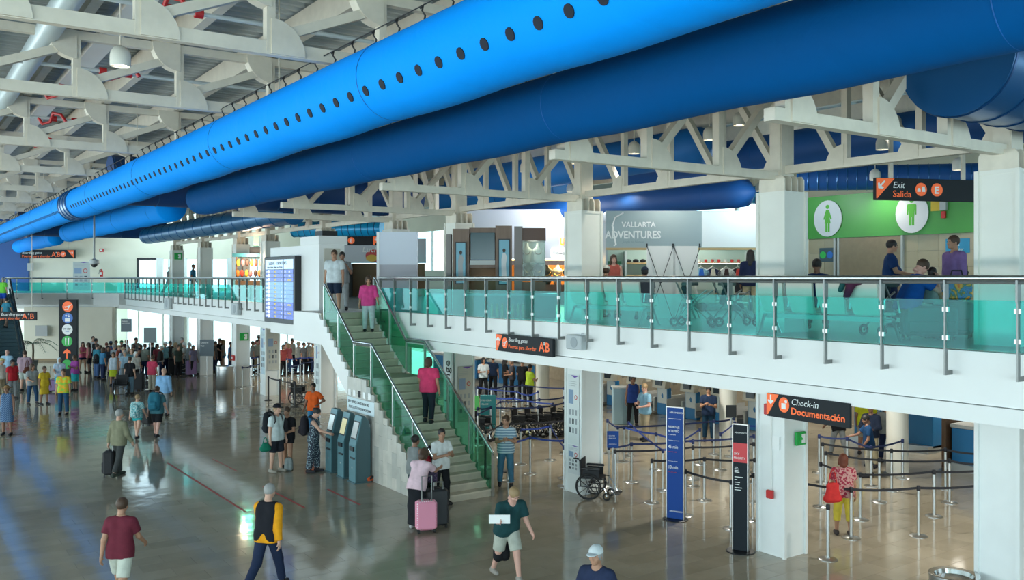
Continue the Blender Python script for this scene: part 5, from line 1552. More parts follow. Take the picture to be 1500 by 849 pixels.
o = empty('small_orange_bag', (*(9.89, 20.58), 0), 0, 'small orange and black bag on the floor beside the kiosks', 'bag')
put('bag_body', np_mesh('bag_body', [blob([('c', (-.05, 0, .07), (.05, 0, .08), .07, .06, .02)], .02)]), cloth((.6, .1, .03)), o)
put('flap', np_mesh('flap', [blob([('c', (-.03, -.05, .09), (.05, -.05, .13), .03, .03, .02)], .015)]), FABK, o)

# ------------------------------------------------------------------ posters, exit signs, alarms on the columns
def poster(loc, rz, W, Hh, label, seed=0, bg=(.66, .68, .64)):
    s = empty('info_poster', loc, rz, label, 'poster')
    box('sheet', (0, W, 0, .006, 0, Hh), mat('poster_%g_%g' % (bg[0], bg[2]), bg, .5), s)
    r_ = random.Random(seed)
    PUR_ = mat('poster_purple', (.16, .08, .40), .5); GRY = mat('poster_grey', (.33, .36, .38), .6); INK = mat('poster_ink', (.08, .09, .10), .6)
    poly(s, [(W * .3, Hh * .99), (W * .98, Hh * .99), (W * .62, Hh * .955)], PUR_, 'banner_mark')
    for i in range(3): poly(s, [(W * .08, Hh * (.90 - .03 * i)), (W * r_.uniform(.5, .9), Hh * (.90 - .03 * i)), (W * r_.uniform(.5, .9), Hh * (.905 - .03 * i)), (W * .08, Hh * (.905 - .03 * i))], GRY, 'text_line')
    poly(s, [(W * .08, Hh * .58), (W * .5, Hh * .58), (W * .5, Hh * .78), (W * .08, Hh * .78)], mat('poster_blue', (.25, .35, .5), .6), 'picture')
    disc(s, W * .72, Hh * .68, W * .13, RED); disc(s, W * .72, Hh * .68, W * .09, mat('poster_%g_%g' % (bg[0], bg[2]), bg, .5), y=-.006)
    for i in range(3):
        for j in range(3):
            poly(s, [(W * (.12 + .27 * j), Hh * (.42 - .13 * i)), (W * (.28 + .27 * j), Hh * (.42 - .13 * i)), (W * (.28 + .27 * j), Hh * (.50 - .13 * i)), (W * (.12 + .27 * j), Hh * (.50 - .13 * i))], (GRY, GRY, INK)[(i + j) % 3] if r_.random() > .3 else GRY, 'icon')
    return s
poster((13.33, 16.98, 1.15), FX, .42, 1.65, 'tall white safety poster on the hall side of the second column', 1, (.72, .76, .76))
poster((13.33, 16.98, .45), FX, .42, .68, 'lower white notice under the safety poster on the second column', 2, (.72, .76, .77))
poster((13.40, 22.17, .95), 0, .5, 1.6, 'grey safety poster on the column right of the stairs', 3, (.50, .50, .44))
poster((13.40, 38.08, 1.1), 0, .52, 1.75, 'grey safety poster on the column under the departures board', 4, (.52, .53, .47))
poster((13.33, 38.65, .9), FX, .5, 2.0, 'pale blue edge poster on the hall side of a far column', 5, (.55, .68, .74))
p = (10.99, 72.59, 4.82); poster((p[0], p[1], 4.2), -THETA, 1.25, 2.07, 'tall grey framed directory on the far upper wall', 6, (.50, .54, .52))
poster((13.33, 32.5, .7), FX, .3, 2.3, 'tall narrow lettered sticker on the column beside the stair landing', 9, (.70, .76, .76))
p = vp(-22.7, 59.95); poster((*p, 1.5), -THETA, .75, 1.55, 'grey safety poster on the pier behind the left crowd', 10, (.52, .53, .46))
box('vent_grille', (0, .45, 0, .04, 0, .55), GREYP, loc=(8.46, 76.52, 5.64), rz=-THETA, label='small square grille on the far upper wall', cat='vent')
box('plaque', (0, .72, 0, .03, 0, .65), mat('plaque_grey', (.40, .42, .42), .4), loc=(7.26, 61.68, 1.54), rz=-THETA, label='grey square plaque on the cream wall near the escalator', cat='plaque')
s = sign('lounge_sign', (13.2, 22.62, 0), FX, .42, 3.1, .06, mat('lounge_white', (.72, .80, .82), .4), 'tall narrow white lounge sign standing just right of the stairs')
text('Lounge', .42, SIGNB, s, (.34, -.006, 1.5), rot=(R(90), R(-90), 0))
def exitsign(loc, rz, k, label):
    s = empty('exit_sign_green', loc, rz, label, 'exit sign', 'green running man signs')
    MB().rbox(0, .34 * k, -.05, 0, 0, .30 * k, .012).build('case', mat('exit_green', (.01, .40, .07), .4), s)
    poly(s, [(.17 * k, .05 * k), (.29 * k, .05 * k), (.29 * k, .25 * k), (.17 * k, .25 * k)], SWHITE, 'door_symbol', -.056)
    poly(s, [(.06 * k, .06 * k), (.1 * k, .06 * k), (.14 * k, .12 * k), (.2 * k, .13 * k), (.2 * k, .16 * k), (.14 * k, .2 * k), (.09 * k, .18 * k), (.1 * k, .12 * k)], SGREEN, 'running_figure', -.06)
    return s
exitsign((13.6, 10.63, 2.03), 0, .82, 'green exit sign on the middle column below the mezzanine')
exitsign((13.55, 26.18, 5.95), 0, 1.0, 'green exit sign on the column right of the stair head')
exitsign((13.48, 42.08, 2.15), 0, 1.2, 'green exit sign on a far lower column')
exitsign((13.42, 53.68, 6.15), 0, 1.2, 'green exit sign on a far upper column')
p = (13.33, 11.05)
o = empty('fire_alarm', (13.33, 11.03, 0), FX, 'red fire alarm points and conduit on the middle column', 'alarm')
MB().cyl((.1, -.01, 1.15), (.1, -.01, 2.6), .012, n=6).build('conduit', WHITE, o)
MB().rbox(.02, .16, -.07, 0, 1.05, 1.2, .01).build('call_point', RED, o); MB().rbox(-.02, .12, -.08, 0, 2.58, 2.78, .01).build('sounder', RED, o)
box('label_plate', (.12, .28, -.006, 0, 1.96, 2.2), SWHITE, o)
disc(o, .2, 2.09, .05, RED)
o = empty('fire_alarm', (13.02, 73.86, 7.04), -THETA, 'small red alarm box on the far upper wall', 'alarm')
MB().rbox(0, .32, -.1, 0, 0, .25, .02).build('case', RED, o); box('label_plate', (.08, .24, -.11, -.1, .06, .19), SWHITE, o)
o = empty('fire_extinguisher', (13.15, 73.53, 5.18), -THETA, 'red fire extinguisher on the far upper wall', 'extinguisher')
MB().lathe([(.10, 0), (.11, .03), (.11, .42), (.05, .5), (.04, .56)], n=16, caps=True).build('cylinder', RED, o, smooth=True, loc=(0, -.15, 0))
MB().tube([(0, -.15, .56), (-.16, -.15, .5), (-.2, -.15, .2)], .02, 6).build('hose', BLACK, o); box('label_plate', (-.06, .06, -.268, -.262, .15, .35), SWHITE, o)
o = empty('fire_alarm', (13.33, 42.62, 0), FX, 'red alarm box on a far lower column', 'alarm'); MB().rbox(.05, .3, -.08, 0, 1.2, 1.45, .01).build('case', RED, o); box('label_plate', (.1, .2, -.09, -.08, 1.28, 1.38), SWHITE, o)


# ------------------------------------------------------------------ the people
def FV(a): return 145.4 + a            # 0 = facing the camera, 90 = facing right, 180 = away, -90 = facing left
NAVY, JEAN, BLK, WHT, GRY, KHA = (.012, .02, .06), (.05, .10, .22), (.012, .013, .016), (.72, .74, .74), (.25, .27, .28), (.36, .31, .20)
TEAL, LTB, PNK, REDC, LIME, OLV = (.02, .22, .28), (.22, .42, .66), (.62, .10, .22), (.45, .03, .05), (.42, .50, .03), (.20, .20, .13)
FLOR = pattern('floral_red', 'camo', (.55, .30, .28), (.32, .015, .05), 22)
JUMP = pattern('patterned_overall', 'floral', (.02, .03, .05), (.34, .46, .5), 34)
PLAID = pattern('plaid_cloth', 'stripes', (.42, .30, .34), (.22, .14, .20), 14)
TEALP = pattern('teal_print', 'camo', (.05, .32, .36), (.45, .58, .58), 30)
DIAG = pattern('blue_diag_dress', 'diag', (.02, .07, .18), (.12, .20, .32), 9)
TROP = pattern('tropical_shirt', 'camo', (.75, .42, .02), (.30, .55, .05), 9)
STRP = pattern('striped_shirt', 'stripes', (.50, .60, .66), (.15, .25, .34), 5)
VST = pattern('grey_streaked', 'vstripes', (.30, .32, .33), (.12, .13, .14), 8)
SARI = pattern('pale_print', 'floral', (.35, .50, .62), (.6, .5, .6), 20)
def H_(u, v, h):
    # plan position of someone of height h whose head shows at (u, v) on the 1500 x 849 plate
    d = (5.1 - h) * 1320 / (v - 406.5)
    return vp((u - 750) / 1320 * d, d)
# nearest walkers
P = person
P((2.93, 14.95), 0, FV(180), 1.74, 'walk', ('tee', (.13, .02, .035)), ('shorts', (.50, .53, .46)), ('short', 'brown'), 'tan', label='walker in maroon shirt and pale shorts at the bottom left')
P((5.07, 14.4), 0, FV(165), 1.78, 'walk2', ('long', (.70, .30, .01)), ('trousers', (.015, .025, .06)), ('short', 'grey'), 'fair', label='walker in orange sleeves and black vest, dark trousers, bottom centre-left', over=(.012, .013, .018))
STOOP = P((8.6, 12.63), 0, FV(25), 1.72, 'bent', ('polo', (.015, .06, .065)), ('shorts', (.42, .44, .38)), ('short', 'fair'), 'pink', (.3, .28, .25), label='stooping walker in dark teal polo and pale shorts carrying a sheet of paper', w=1.1, fat=.02, lod=1)
P((7.52, 8.95), 0, FV(-30), 1.72, 'walk', ('tee', (.02, .03, .07)), ('shorts', (.3, .3, .28)), ('cap', 'grey'), 'tan', hatc=(.6, .66, .68), label='walker in white cap and navy shirt at the bottom edge', lod=1)
P((12.39, 18.24), 0, FV(0), 1.75, 'crossed', ('tee', STRP), ('jeans', (.06, .16, .25)), ('short', 'brown'), 'tan', label='person in pale striped shirt and jeans standing beyond the right stair foot')
P((4.83, 24.82), 0, FV(160), 1.74, 'away', ('long', OLV), ('trousers', (.05, .055, .055)), ('short', 'grey'), 'fair', (.05, .06, .05), label='grey-haired man in olive jacket and grey trousers with black suitcase', lod=1)
P((6.44, 30.28), 0, FV(175), 1.42, 'away', ('tee', TEALP), ('hotpants', (.02, .35, .38)), ('short', 'fair'), 'fair', label='child in teal print top and turquoise shorts walking away')
P((7.01, 30.18), 0, FV(178), 1.66, 'away', ('tee', (.05, .16, .20)), ('shorts', BLK), ('bun', 'brown'), 'pink', label='woman in black shorts with big blue-teal backpack walking away', w=1.05, fat=.025)
P((8.31, 34.75), 0, FV(175), 1.78, 'stand', ('long', LTB), ('trousers', GRY), ('bald', 'grey'), 'fair', label='bald man in light blue shirt beyond the backpack woman', w=1.1, fat=.03)
P((3.1, 33.34), 0, FV(10), 1.62, 'stand', ('none', BLK), ('dress', DIAG), ('hat', 'brown'), 'brown', hatc=(.25, .14, .06), label='woman in blue patterned dress and brown hat at the left edge', fat=.02)
P((5.3, 37.13), 0, FV(10), 1.72, 'stand', ('tee', TROP), ('jeans', (.02, .07, .14)), ('short', 'brown'), 'tan', label='person in yellow-green-orange tropical shirt and dark jeans')
P((4.69, 40.85), 0, FV(50), 1.64, 'stand2', ('tee', GRY), ('jeans', (.02, .06, .13)), ('bob', 'brown'), 'tan', label='woman in grey top and jeans with brown shoulder bag, left')
P((5.09, 40.57), 0, FV(60), 1.55, 'stand', ('tee', (.6, .42, .03)), ('skirt', (.55, .38, .03)), ('short', 'brown'), 'brown', label='person in yellow top and skirt beside the woman in grey')
P((4.94, 45.7), 0, FV(180), 1.84, 'stand2', ('tee', PLAID), ('shorts', (.4, .45, .42)), ('short', 'brown'), 'fair', label='tall man in pink plaid shirt seen from behind near the escalator', w=1.15, fat=.03)
P((4.21, 43.16), 0, FV(60), 1.66, 'stand', ('tee', (.42, .02, .03)), ('trousers', GRY), ('capf', 'black'), 'brown', label='person in red shirt and black cap at the left edge', fat=.02)
P((3.88, 43.92), 0, FV(90), 1.68, 'stand', ('tee', (.6, .6, .52)), ('trousers', KHA), ('hat', 'grey'), 'tan', hatc=(.55, .46, .2), label='person in cream shirt and straw hat cut by the left edge')
P((4.48, 48.18), 0, FV(180), 1.74, 'stand', ('tee', (.30, .48, .62)), ('trousers', GRY), ('bald', 'grey'), 'pink', label='stooped person in pale blue shirt at the left edge', w=1.1, fat=.03)
P((6.12, 44.02), 0, FV(20), 1.60, 'stand2', ('tee', SARI), ('skirt', (.06, .40, .52)), ('scarf', 'black'), 'tan', hatc=(.5, .58, .62), label='woman in pale headscarf and printed top before the totem sign')
P((6.85, 44.68), 0, FV(-30), 1.62, 'phone', ('tee', (.32, .06, .30)), ('skirt', (.02, .33, .36)), ('short', 'brown'), 'brown', label='woman in purple top and turquoise skirt before the totem sign', fat=.02)
# crowd at the far check-in queue
def C(xy, a, h, top, bot, hair, skin, label, **k):
    k.setdefault('lod', 3)
    P(xy, 0, FV(a), h, k.pop('pose', 'stand'), top, bot, hair, skin, label=label, group='queue at the far end', **k)
C((8.51, 53.12), 60, 1.66, ('tank', (.60, .14, .22)), ('hotpants', NAVY), ('long', 'brown'), 'tan', 'woman in pink tank top with long hair at the left end of the queue', pose='crossed')
C((8.74, 52.68), -60, 1.64, ('tank', (.45, .12, .14)), ('shorts', BLK), ('long', 'brown'), 'brown', 'woman in dull red top beside the pink tank top')
C((9.41, 55.4), 40, 1.80, ('tee', WHT), ('trousers', NAVY), ('short', 'brown'), 'fair', 'tall man in white shirt standing out above the left queue')
C((9.38, 54.41), 150, 1.74, ('tee', BLK), ('trousers', BLK), ('short', 'black'), 'tan', 'dark-haired man in black shirt behind the teal jacket')
C((8.61, 49.56), 150, 1.76, ('long', (.03, .18, .25)), ('jeans', JEAN), ('short', 'brown'), 'fair', 'man in teal jacket with black backpack and jeans in the left queue', lod=2)
C((8.68, 48.36), 140, 1.66, ('tee', (.04, .16, .30)), ('trousers', NAVY), ('bob', 'brown'), 'tan', 'woman in blue print top next to the teal jacket')
C((9.42, 51.53), 200, 1.68, ('tee', (.35, .12, .14)), ('trousers', KHA), ('short', 'red'), 'fair', 'red-haired person behind the blue print top')
C((9.69, 51.91), 180, 1.72, ('tee', (.05, .12, .30)), ('jeans', JEAN), ('capf', 'black'), 'tan', 'man with blue cap in the middle of the left queue', hatc=(.02, .06, .14))
C((9.98, 52), 20, 1.74, ('tee', (.10, .10, .12)), ('trousers', NAVY), ('short', 'brown'), 'tan', 'brown-haired man next to the blue cap')
C((10.28, 52.14), 30, 1.72, ('tee', BLK), ('trousers', BLK), ('capf', 'black'), 'tan', 'man with green cap and black shirt in the queue', hatc=(.01, .14, .05))
C((10.67, 52.88), 90, 1.70, ('tee', (.5, .40, .33)), ('trousers', KHA), ('short', 'fair'), 'pink', 'fair-haired person in beige right of the green cap')
C((8.66, 45.75), 10, 1.60, ('tank', (.50, .58, .66)), ('skirt', LIME), ('long', 'brown'), 'tan', 'woman in lime skirt with pale top at the front of the queue', lod=2)
C((9.54, 48.08), 70, 1.64, ('tee', (.36, .50, .62)), ('trousers', (.3, .4, .5)), ('hat', 'fair'), 'fair', 'woman with straw hat in pale blue in the queue', hatc=(.48, .40, .26))
C((8.58, 41.83), 175, 1.66, ('tee', BLK), ('jeans', (.14, .24, .32)), ('short', 'brown'), 'fair', 'woman in black top and light jeans, front of the queue', lod=2)
C((9.23, 46.03), 0, 1.62, ('tee', (.32, .48, .60)), ('trousers', GRY), ('short', 'grey'), 'fair', 'grey-haired person in pale blue left of the woman in jeans')
C((10.16, 48.58), 200, 1.72, ('tee', (.04, .05, .06)), ('trousers', BLK), ('short', 'brown'), 'tan', 'dark-shirted man left of the back of the notice board')
C((11.08, 52.46), 60, 1.82, ('tee', (.25, .27, .25)), ('trousers', KHA), ('short', 'black'), 'tan', 'tall man just left of the grey-green notice board')
C((10.63, 49.24), -30, 1.66, ('tee', (.30, .10, .07)), ('trousers', NAVY), ('bob', 'brown'), 'tan', 'woman in rust red below the notice board')
C((11.85, 52.25), 90, 1.84, ('tee', (.5, .5, .48)), ('trousers', NAVY), ('short', 'grey'), 'fair', 'tall grey-haired man right of the notice board')
C((11.3, 49.82), 180, 1.74, ('tee', (.015, .03, .03)), ('trousers', NAVY), ('short', 'red'), 'fair', 'man in black tee with green print right of the notice board', w=1.1)
C((9.51, 45.04), 60, 1.64, ('tee', (.55, .56, .52)), ('trousers', BLK), ('bob', 'white'), 'fair', 'white-haired person in pale top with a black trolley')
C((9.61, 42.25), 170, 1.64, ('tee', (.60, .06, .12)), ('trousers', (.36, .34, .28)), ('short', 'brown'), 'tan', 'person in bright red tee and beige trousers, front of the queue', lod=2)
C((11.96, 49.71), 80, 1.72, ('tee', (.25, .52, .60)), ('trousers', NAVY), ('capf', 'fair'), 'fair', 'person in white cap and turquoise tee with yellow-strapped backpack', hatc=(.66, .68, .66))
C((12.38, 50.4), 60, 1.70, ('tee', (.05, .04, .04)), ('trousers', (.20, .22, .22)), ('short', 'black'), 'tan', 'dark-haired woman just right of the turquoise tee')
C((13.07, 50.73), 80, 1.84, ('tee', (.22, .26, .20)), ('trousers', NAVY), ('short', 'grey'), 'pink', 'tall man in grey-green polo beside the luggage', w=1.15, fat=.03)
C((12.5, 49.75), 80, 1.66, ('tee', (.30, .32, .26)), ('trousers', BLK), ('bob', 'fair'), 'fair', 'fair-haired woman left of the tall man in grey-green')
C((12.89, 49.48), -80, 1.66, ('tee', (.6, .6, .58)), ('trousers', GRY), ('short', 'white'), 'fair', 'white-haired person right of the tall man in grey-green')
C((12.87, 48.47), 120, 1.72, ('tee', (.18, .20, .20)), ('trousers', (.12, .14, .15)), ('short', 'grey'), 'fair', 'man in grey shirt next to the far column', w=1.1, fat=.02)
C((12.96, 48.03), 60, 1.60, ('tee', (.22, .20, .30)), ('trousers', BLK), ('bob', 'brown'), 'tan', 'short woman at the left edge of the far column')
C((14.74, 49.62), 60, 1.80, ('tee', BLK), ('shorts', BLK), ('short', 'brown'), 'tan', 'man in black tee between two far columns', pose='reach')
C((14.97, 49.56), -70, 1.72, ('tee', (.25, .26, .25)), ('hotpants', (.05, .10, .18)), ('long', 'fair'), 'tan', 'woman in denim shorts between two far columns')
C((14.37, 49.02), 100, 1.70, ('tee', (.12, .10, .09)), ('trousers', NAVY), ('short', 'brown'), 'tan', 'person behind the man in black tee between the far columns')
C((14.82, 47.74), 90, 1.72, ('tee', (.06, .10, .22)), ('trousers', NAVY), ('short', 'black'), 'brown', 'man in blue half hidden by a far column')
C((16.04, 47.87), 120, 1.70, ('tee', (.24, .24, .23)), ('trousers', BLK), ('short', 'brown'), 'tan', 'person in grey at the edge of the green-sign column')
C((16.61, 48.78), 60, 1.70, ('long', (.52, .52, .46)), ('trousers', KHA), ('short', 'brown'), 'fair', 'person in off-white shirt right of the green-sign column')
C((17.54, 51.27), 150, 1.80, ('tee', (.45, .06, .05)), ('trousers', NAVY), ('capf', 'brown'), 'tan', 'person in red behind the off-white shirt', hatc=(.5, .5, .48))
C((17.33, 46.35), 80, 1.70, ('tee', (.50, .30, .34)), ('trousers', GRY), ('short', 'grey'), 'pink', 'person in dusty pink at the left of the bright back queue')
C((16.8, 45.31), 60, 1.64, ('tee', (.30, .06, .06)), ('trousers', BLK), ('bob', 'brown'), 'tan', 'person in dark red beside the dusty pink shirt')
C((18.16, 47.63), 60, 1.78, ('tank', (.55, .52, .46)), ('trousers', NAVY), ('short', 'brown'), 'tan', 'man in tank top with black bag in the bright back queue')
C((17.87, 45.98), 70, 1.70, ('long', (.55, .58, .56)), ('trousers', NAVY), ('hat', 'grey'), 'pink', 'person with straw hat in pale shirt in the bright back queue', hatc=(.48, .42, .30))
C((18.61, 46.39), 80, 1.72, ('tee', (.36, .38, .36)), ('trousers', BLK), ('hat', 'grey'), 'fair', 'person with grey hat at the right of the bright back queue', hatc=(.36, .33, .26))
C((18.39, 45.28), 110, 1.72, ('tee', (.30, .24, .16)), ('trousers', NAVY), ('short', 'brown'), 'tan', 'person in tan shirt at the sticker column', w=1.1)
for px_, yt, a, hgt, t_, hr_, sk_, lb in ((147, 505, 170, 1.66, (.20, .05, .10), ('bob', 'brown'), 'fair', 'brown-haired woman in wine red between the teal jacket and the blue print top'), (158, 506, 40, 1.62, (.06, .07, .10), ('long', 'black'), 'tan', 'black-haired woman in dark top under the blue cap'),
        (167, 504, 150, 1.70, (.30, .34, .38), ('short', 'grey'), 'fair', 'grey-haired man in grey-blue shirt behind the lime skirt'), (174, 505, 90, 1.66, (.45, .12, .08), ('short', 'fair'), 'pink', 'fair-haired person in brick red left of the straw hat'),
        (182, 503, 190, 1.72, (.03, .05, .12), ('capf', 'brown'), 'tan', 'man with white cap in navy shirt behind the straw hat'), (188, 507, 60, 1.62, (.5, .5, .44), ('bob', 'grey'), 'fair', 'grey-bobbed woman in cream right of the straw hat'),
        (193, 510, 20, 1.60, (.10, .22, .26), ('long', 'fair'), 'fair', 'fair long-haired woman in petrol blue above the black top'), (203, 509, 100, 1.70, (.02, .02, .03), ('short', 'black'), 'brown', 'black-haired man in black left of the white-haired person'),
        (212, 503, 170, 1.74, (.22, .24, .20), ('short', 'brown'), 'tan', 'brown-haired man in khaki grey below the right half of the notice board'), (230, 503, 70, 1.68, (.30, .06, .08), ('bob', 'black'), 'tan', 'woman in dark red between black tee and turquoise tee'),
        (236, 506, 120, 1.62, (.36, .40, .44), ('short', 'white'), 'fair', 'short white-haired person in pale grey left of the turquoise tee'), (261, 505, 60, 1.66, (.04, .06, .05), ('short', 'brown'), 'tan', 'person in blackish green just before the tall man in grey-green'),
        (445, 501, 70, 1.68, (.14, .15, .16), ('short', 'brown'), 'tan', 'person in charcoal between the two hats of the bright back queue'), (423, 502, 70, 1.66, (.40, .10, .12), ('bob', 'fair'), 'fair', 'fair-haired woman in red right of the dusty pink shirt')):
    C(H_(px_, yt, hgt), a, hgt, ('tee', t_), ('trousers', (NAVY, BLK, GRY, JEAN)[int(px_) % 4]), hr_, sk_, lb)
# around the kiosks
P((8.34, 22.99), 0, FV(60), 1.80, 'stand', ('tee', (.55, .62, .62)), ('shorts', (.02, .025, .035)), ('capf', 'fair'), 'fair', (.28, .26, .22), label='tall traveller in black cap, white tee and dark shorts with a big backpack', lod=1, hatc=(.012, .012, .016))
P((8.73, 23.24), 0, FV(-20), 1.66, 'carry', ('tee', BLK), ('hotpants', BLK), ('bun', 'brown'), 'tan', label='traveller in black top and shorts with a bag held in front', lod=1)
P((9.14, 22.44), 0, FV(88), 1.70, 'reach', ('tank', JUMP), ('wide', JUMP), ('bun', 'black'), 'fair', label='traveller in patterned overalls tapping the kiosk screen', lod=1)
P((11.29, 27.73), 0, FV(-10), 1.70, 'hip', ('tee', (.75, .12, .02)), ('jeans', (.05, .22, .42)), ('short', 'black'), 'brown', label='staff member in bright orange shirt with hand on hip')
# group at the foot of the stairs
P((8.81, 16.18), 0, FV(155), 1.66, 'lean', ('tee', (.70, .50, .56)), ('long_skirt', (.012, .014, .018)), ('bob', 'brown'), 'tan', (.5, .5, .5), label='woman in pale pink tee and long black skirt leaning on luggage', lod=1, fat=.015)
P((9.53, 17.6), 0, FV(140), 1.64, 'stand', ('tank', (.20, .22, .22)), ('trousers', (.03, .05, .06)), ('bun', 'black'), 'brown', label='woman in grey tank top with a red hair tie and blue shoulder bag', lod=1, fat=.02)
P((10.21, 17.63), 0, FV(40), 1.72, 'crossed', ('tee', (.72, .75, .74)), ('trousers', (.012, .013, .016)), ('short', 'black'), 'tan', (.03, .03, .03), label='man in white printed tee and black trousers with crossed arms at the stairs', lod=1, w=1.05)
P((10.05, 17.88), 0, FV(60), 1.30, 'stand', ('tee', (.5, .03, .05)), ('trousers', BLK), ('short', 'black'), 'tan', label='child in red tee between the women at the stairs', lod=2)
# on the stairs and at their head
def onst(x, k): # stand on tread k of the lower flight
    return (x, SY0 + (k + .45) * TL), (k + 1) * RH
p, z = onst(11.0, 8)
P(p, z - .005, FV(170), 1.66, 'down', ('tee', (.62, .05, .14)), ('trousers', (.015, .02, .03)), ('bob', 'brown'), 'tan', label='woman in bright red top and dark trousers on the lower stair flight', lod=1, fat=.03, w=1.05)
P((11.15, SY0 + ly + 1.1 + 5.45 * UT), LZ + 6 * UH - .005, FV(10), 1.62, 'down', ('elbow', (.68, .07, .26)), ('trousers', (.50, .58, .60)), ('bob', 'brown'), 'tan', label='woman in pink tunic and white trousers coming down the upper flight', lod=1, fat=.02)
P((10.62, 24.5), 4.1, FV(-5), 1.82, 'stand', ('tee', (.60, .66, .68)), ('shorts', (.015, .025, .05)), ('short', 'brown'), 'tan', (.6, .6, .6), label='man in white tee and navy shorts at the head of the stairs', lod=1, w=1.1, fat=.02)
P((11.35, 25.6), 4.1, FV(10), 1.80, 'hands_up', ('tee', VST), ('trousers', GRY), ('short', 'black'), 'brown', label='man in grey streaked shirt holding his shoulder straps at the stair head', lod=2, w=1.1)
# check-in area
P((15.56, 10.99), 0, FV(172), 1.62, 'stand', ('tee', FLOR), ('capri', (.62, .50, .06)), ('bob', 'red'), 'tan', (.06, .05, .05), label='woman in red floral blouse and yellow capri trousers with red bag', lod=1, fat=.02)
P((21, 19.66), 0, FV(-15), 1.74, 'phone', ('tee', (.015, .03, .07)), ('jeans', (.01, .04, .08)), ('short', 'black'), 'tan', label='man in printed navy tee reading his phone before the counters')
P((20.98, 23.13), 0, FV(10), 1.74, 'stand', ('vest', (.02, .05, .22)), ('trousers', BLK), ('short', 'black'), 'brown', label='airline agent in blue vest and tie beside the round column')
P((19.45, 20.87), 0, FV(-60), 1.80, 'carry', ('tee', (.22, .42, .58)), ('trousers', (.36, .31, .22)), ('short', 'fair'), 'pink', label='customer in light blue polo and khaki trousers by the agent', w=1.05)
P((23.02, 15.52), 0, FV(150), 1.82, 'stand2', ('tee', (.52, .52, .02)), ('shorts', (.3, .3, .26)), ('short', 'brown'), 'brown', label='tall person in bright yellow tee beyond the check-in sign', w=1.1)
P((21.78, 14.52), 0, FV(-40), 1.72, 'carry', ('long', (.02, .03, .06)), ('trousers', KHA), ('short', 'black'), 'brown', label='officer in dark uniform jacket with a badge beyond the check-in sign')
P((20.64, 13.82), 0, FV(-95), 1.60, 'reach', ('tee', (.012, .05, .13)), ('trousers', (.42, .40, .34)), ('short', 'black'), 'brown', label='person in navy uniform shirt leaning at the round column')
P((22.75, 14.7), 0, FV(0), 1.66, 'stand', ('tee', GRY), ('trousers', NAVY), ('long', 'brown'), 'tan', label='person half hidden by the round column behind the officers')
P((22.29, 15.9), 0, FV(-170), 1.60, 'bent', ('tee', BLK), ('trousers', GRY), ('short', 'black'), 'brown', label='stooping person in black under the check-in sign')
for px_, a_, t_, b_, hr_, lb_ in ((H_(708, 523, 1.7), 20, (.50, .58, .62), BLK, ('bob', 'black'), 'clerk in pale blouse left of the far staff counter'), (H_(722, 521, 1.7), 170, (.015, .03, .07), BLK, ('short', 'black'), 'man in navy shirt seen from behind at the far staff counter'),
        (H_(740, 523, 1.7), 100, BLK, BLK, ('long', 'black'), 'clerk in black and white uniform at the far staff counter'), (H_(750, 525, 1.7), -80, (.05, .05, .06), BLK, ('short', 'grey'), 'grey-haired clerk leaning on the far staff counter'),
        (H_(765, 526, 1.7), 160, BLK, BLK, ('short', 'brown'), 'person in black before the far staff counter'), (H_(776, 533, 1.7), 120, (.5, .68, .05), BLK, ('short', 'black'), 'worker in lime safety vest at the far staff counter')):
    P(px_, 0, FV(a_), 1.70, 'carry' if a_ != 170 else 'stand', ('tee', t_), ('trousers', b_), hr_, 'tan', label=lb_, lod=3)
# mezzanine
P(vp(7.69, 18.3), 4.1, FV(70), 1.78, 'stand2', ('polo', (.01, .035, .12)), ('trousers', NAVY), ('short', 'black'), 'tan', label='stocky man in navy polo standing before the washroom wall', lod=1, w=1.15, fat=.03)
P(vp(8.05, 16.4), 4.1, FV(-80), 1.78, 'stand', ('long', (.22, .13, .32)), ('trousers', (.03, .03, .05)), ('short', 'brown'), 'tan', label='bearded man in lavender shirt with backpack on the mezzanine', lod=1, w=1.1, fat=.02)
P(vp(6.45, 14.7), 4.1, FV(100), 1.74, 'sitlean', ('tee', (.01, .08, .34)), ('trousers', KHA), ('short', 'brown'), 'pink', label='seated man in royal blue tee holding his head', lod=1, w=1.15, fat=.03)
P(vp(5.75, 17.0), 4.1, FV(160), 1.74, 'sit', ('tee', (.01, .03, .10)), ('trousers', NAVY), ('short', 'black'), 'brown', label='seated man on the white seats seen from behind, hand at his face', lod=2)
P(vp(6.9, 14.8), 4.1, FV(120), 1.18, 'stand', ('tee', (.3, .3, .3)), ('shorts', NAVY), ('bob', 'black'), 'tan', label='dark-haired child behind the guardrail near the luggage', lod=2)
P(vp(2.6, 23.0), 4.1, FV(-15), 1.60, 'stand2', ('tank', (.42, .10, .08)), ('shorts', JEAN), ('long', 'brown'), 'pink', label='long-haired woman in red top before the tour shop', lod=2, dy=0)
P(vp(2.28, 21.9), 4.1, FV(160), 1.66, 'sit', ('tee', (.05, .05, .06)), ('shorts', KHA), ('capf', 'brown'), 'tan', label='person in white cap seated at the white seats', lod=2, hatc=(.62, .63, .58))
P(vp(3.1, 21.0), 4.1, FV(180), 1.60, 'sit', ('tee', (.06, .07, .09)), ('shorts', NAVY), ('capf', 'black'), 'tan', label='person in navy cap seated right of the long-haired woman', lod=2, hatc=(.02, .035, .06))
P(vp(5.9, 22.3), 4.1, FV(160), 1.70, 'stand', ('long', (.012, .02, .06)), ('trousers', (.42, .36, .24)), ('long', 'black'), 'brown', label='long-haired person in navy top and khaki trousers at the tour shop corner', lod=2)
P(vp(-21.5, 56.5), 4.1, FV(80), 1.74, 'walk', ('tee', (.28, .33, .33)), ('trousers', (.03, .06, .08)), ('short', 'brown'), 'tan', label='walker hurrying along the far balcony', lod=3)
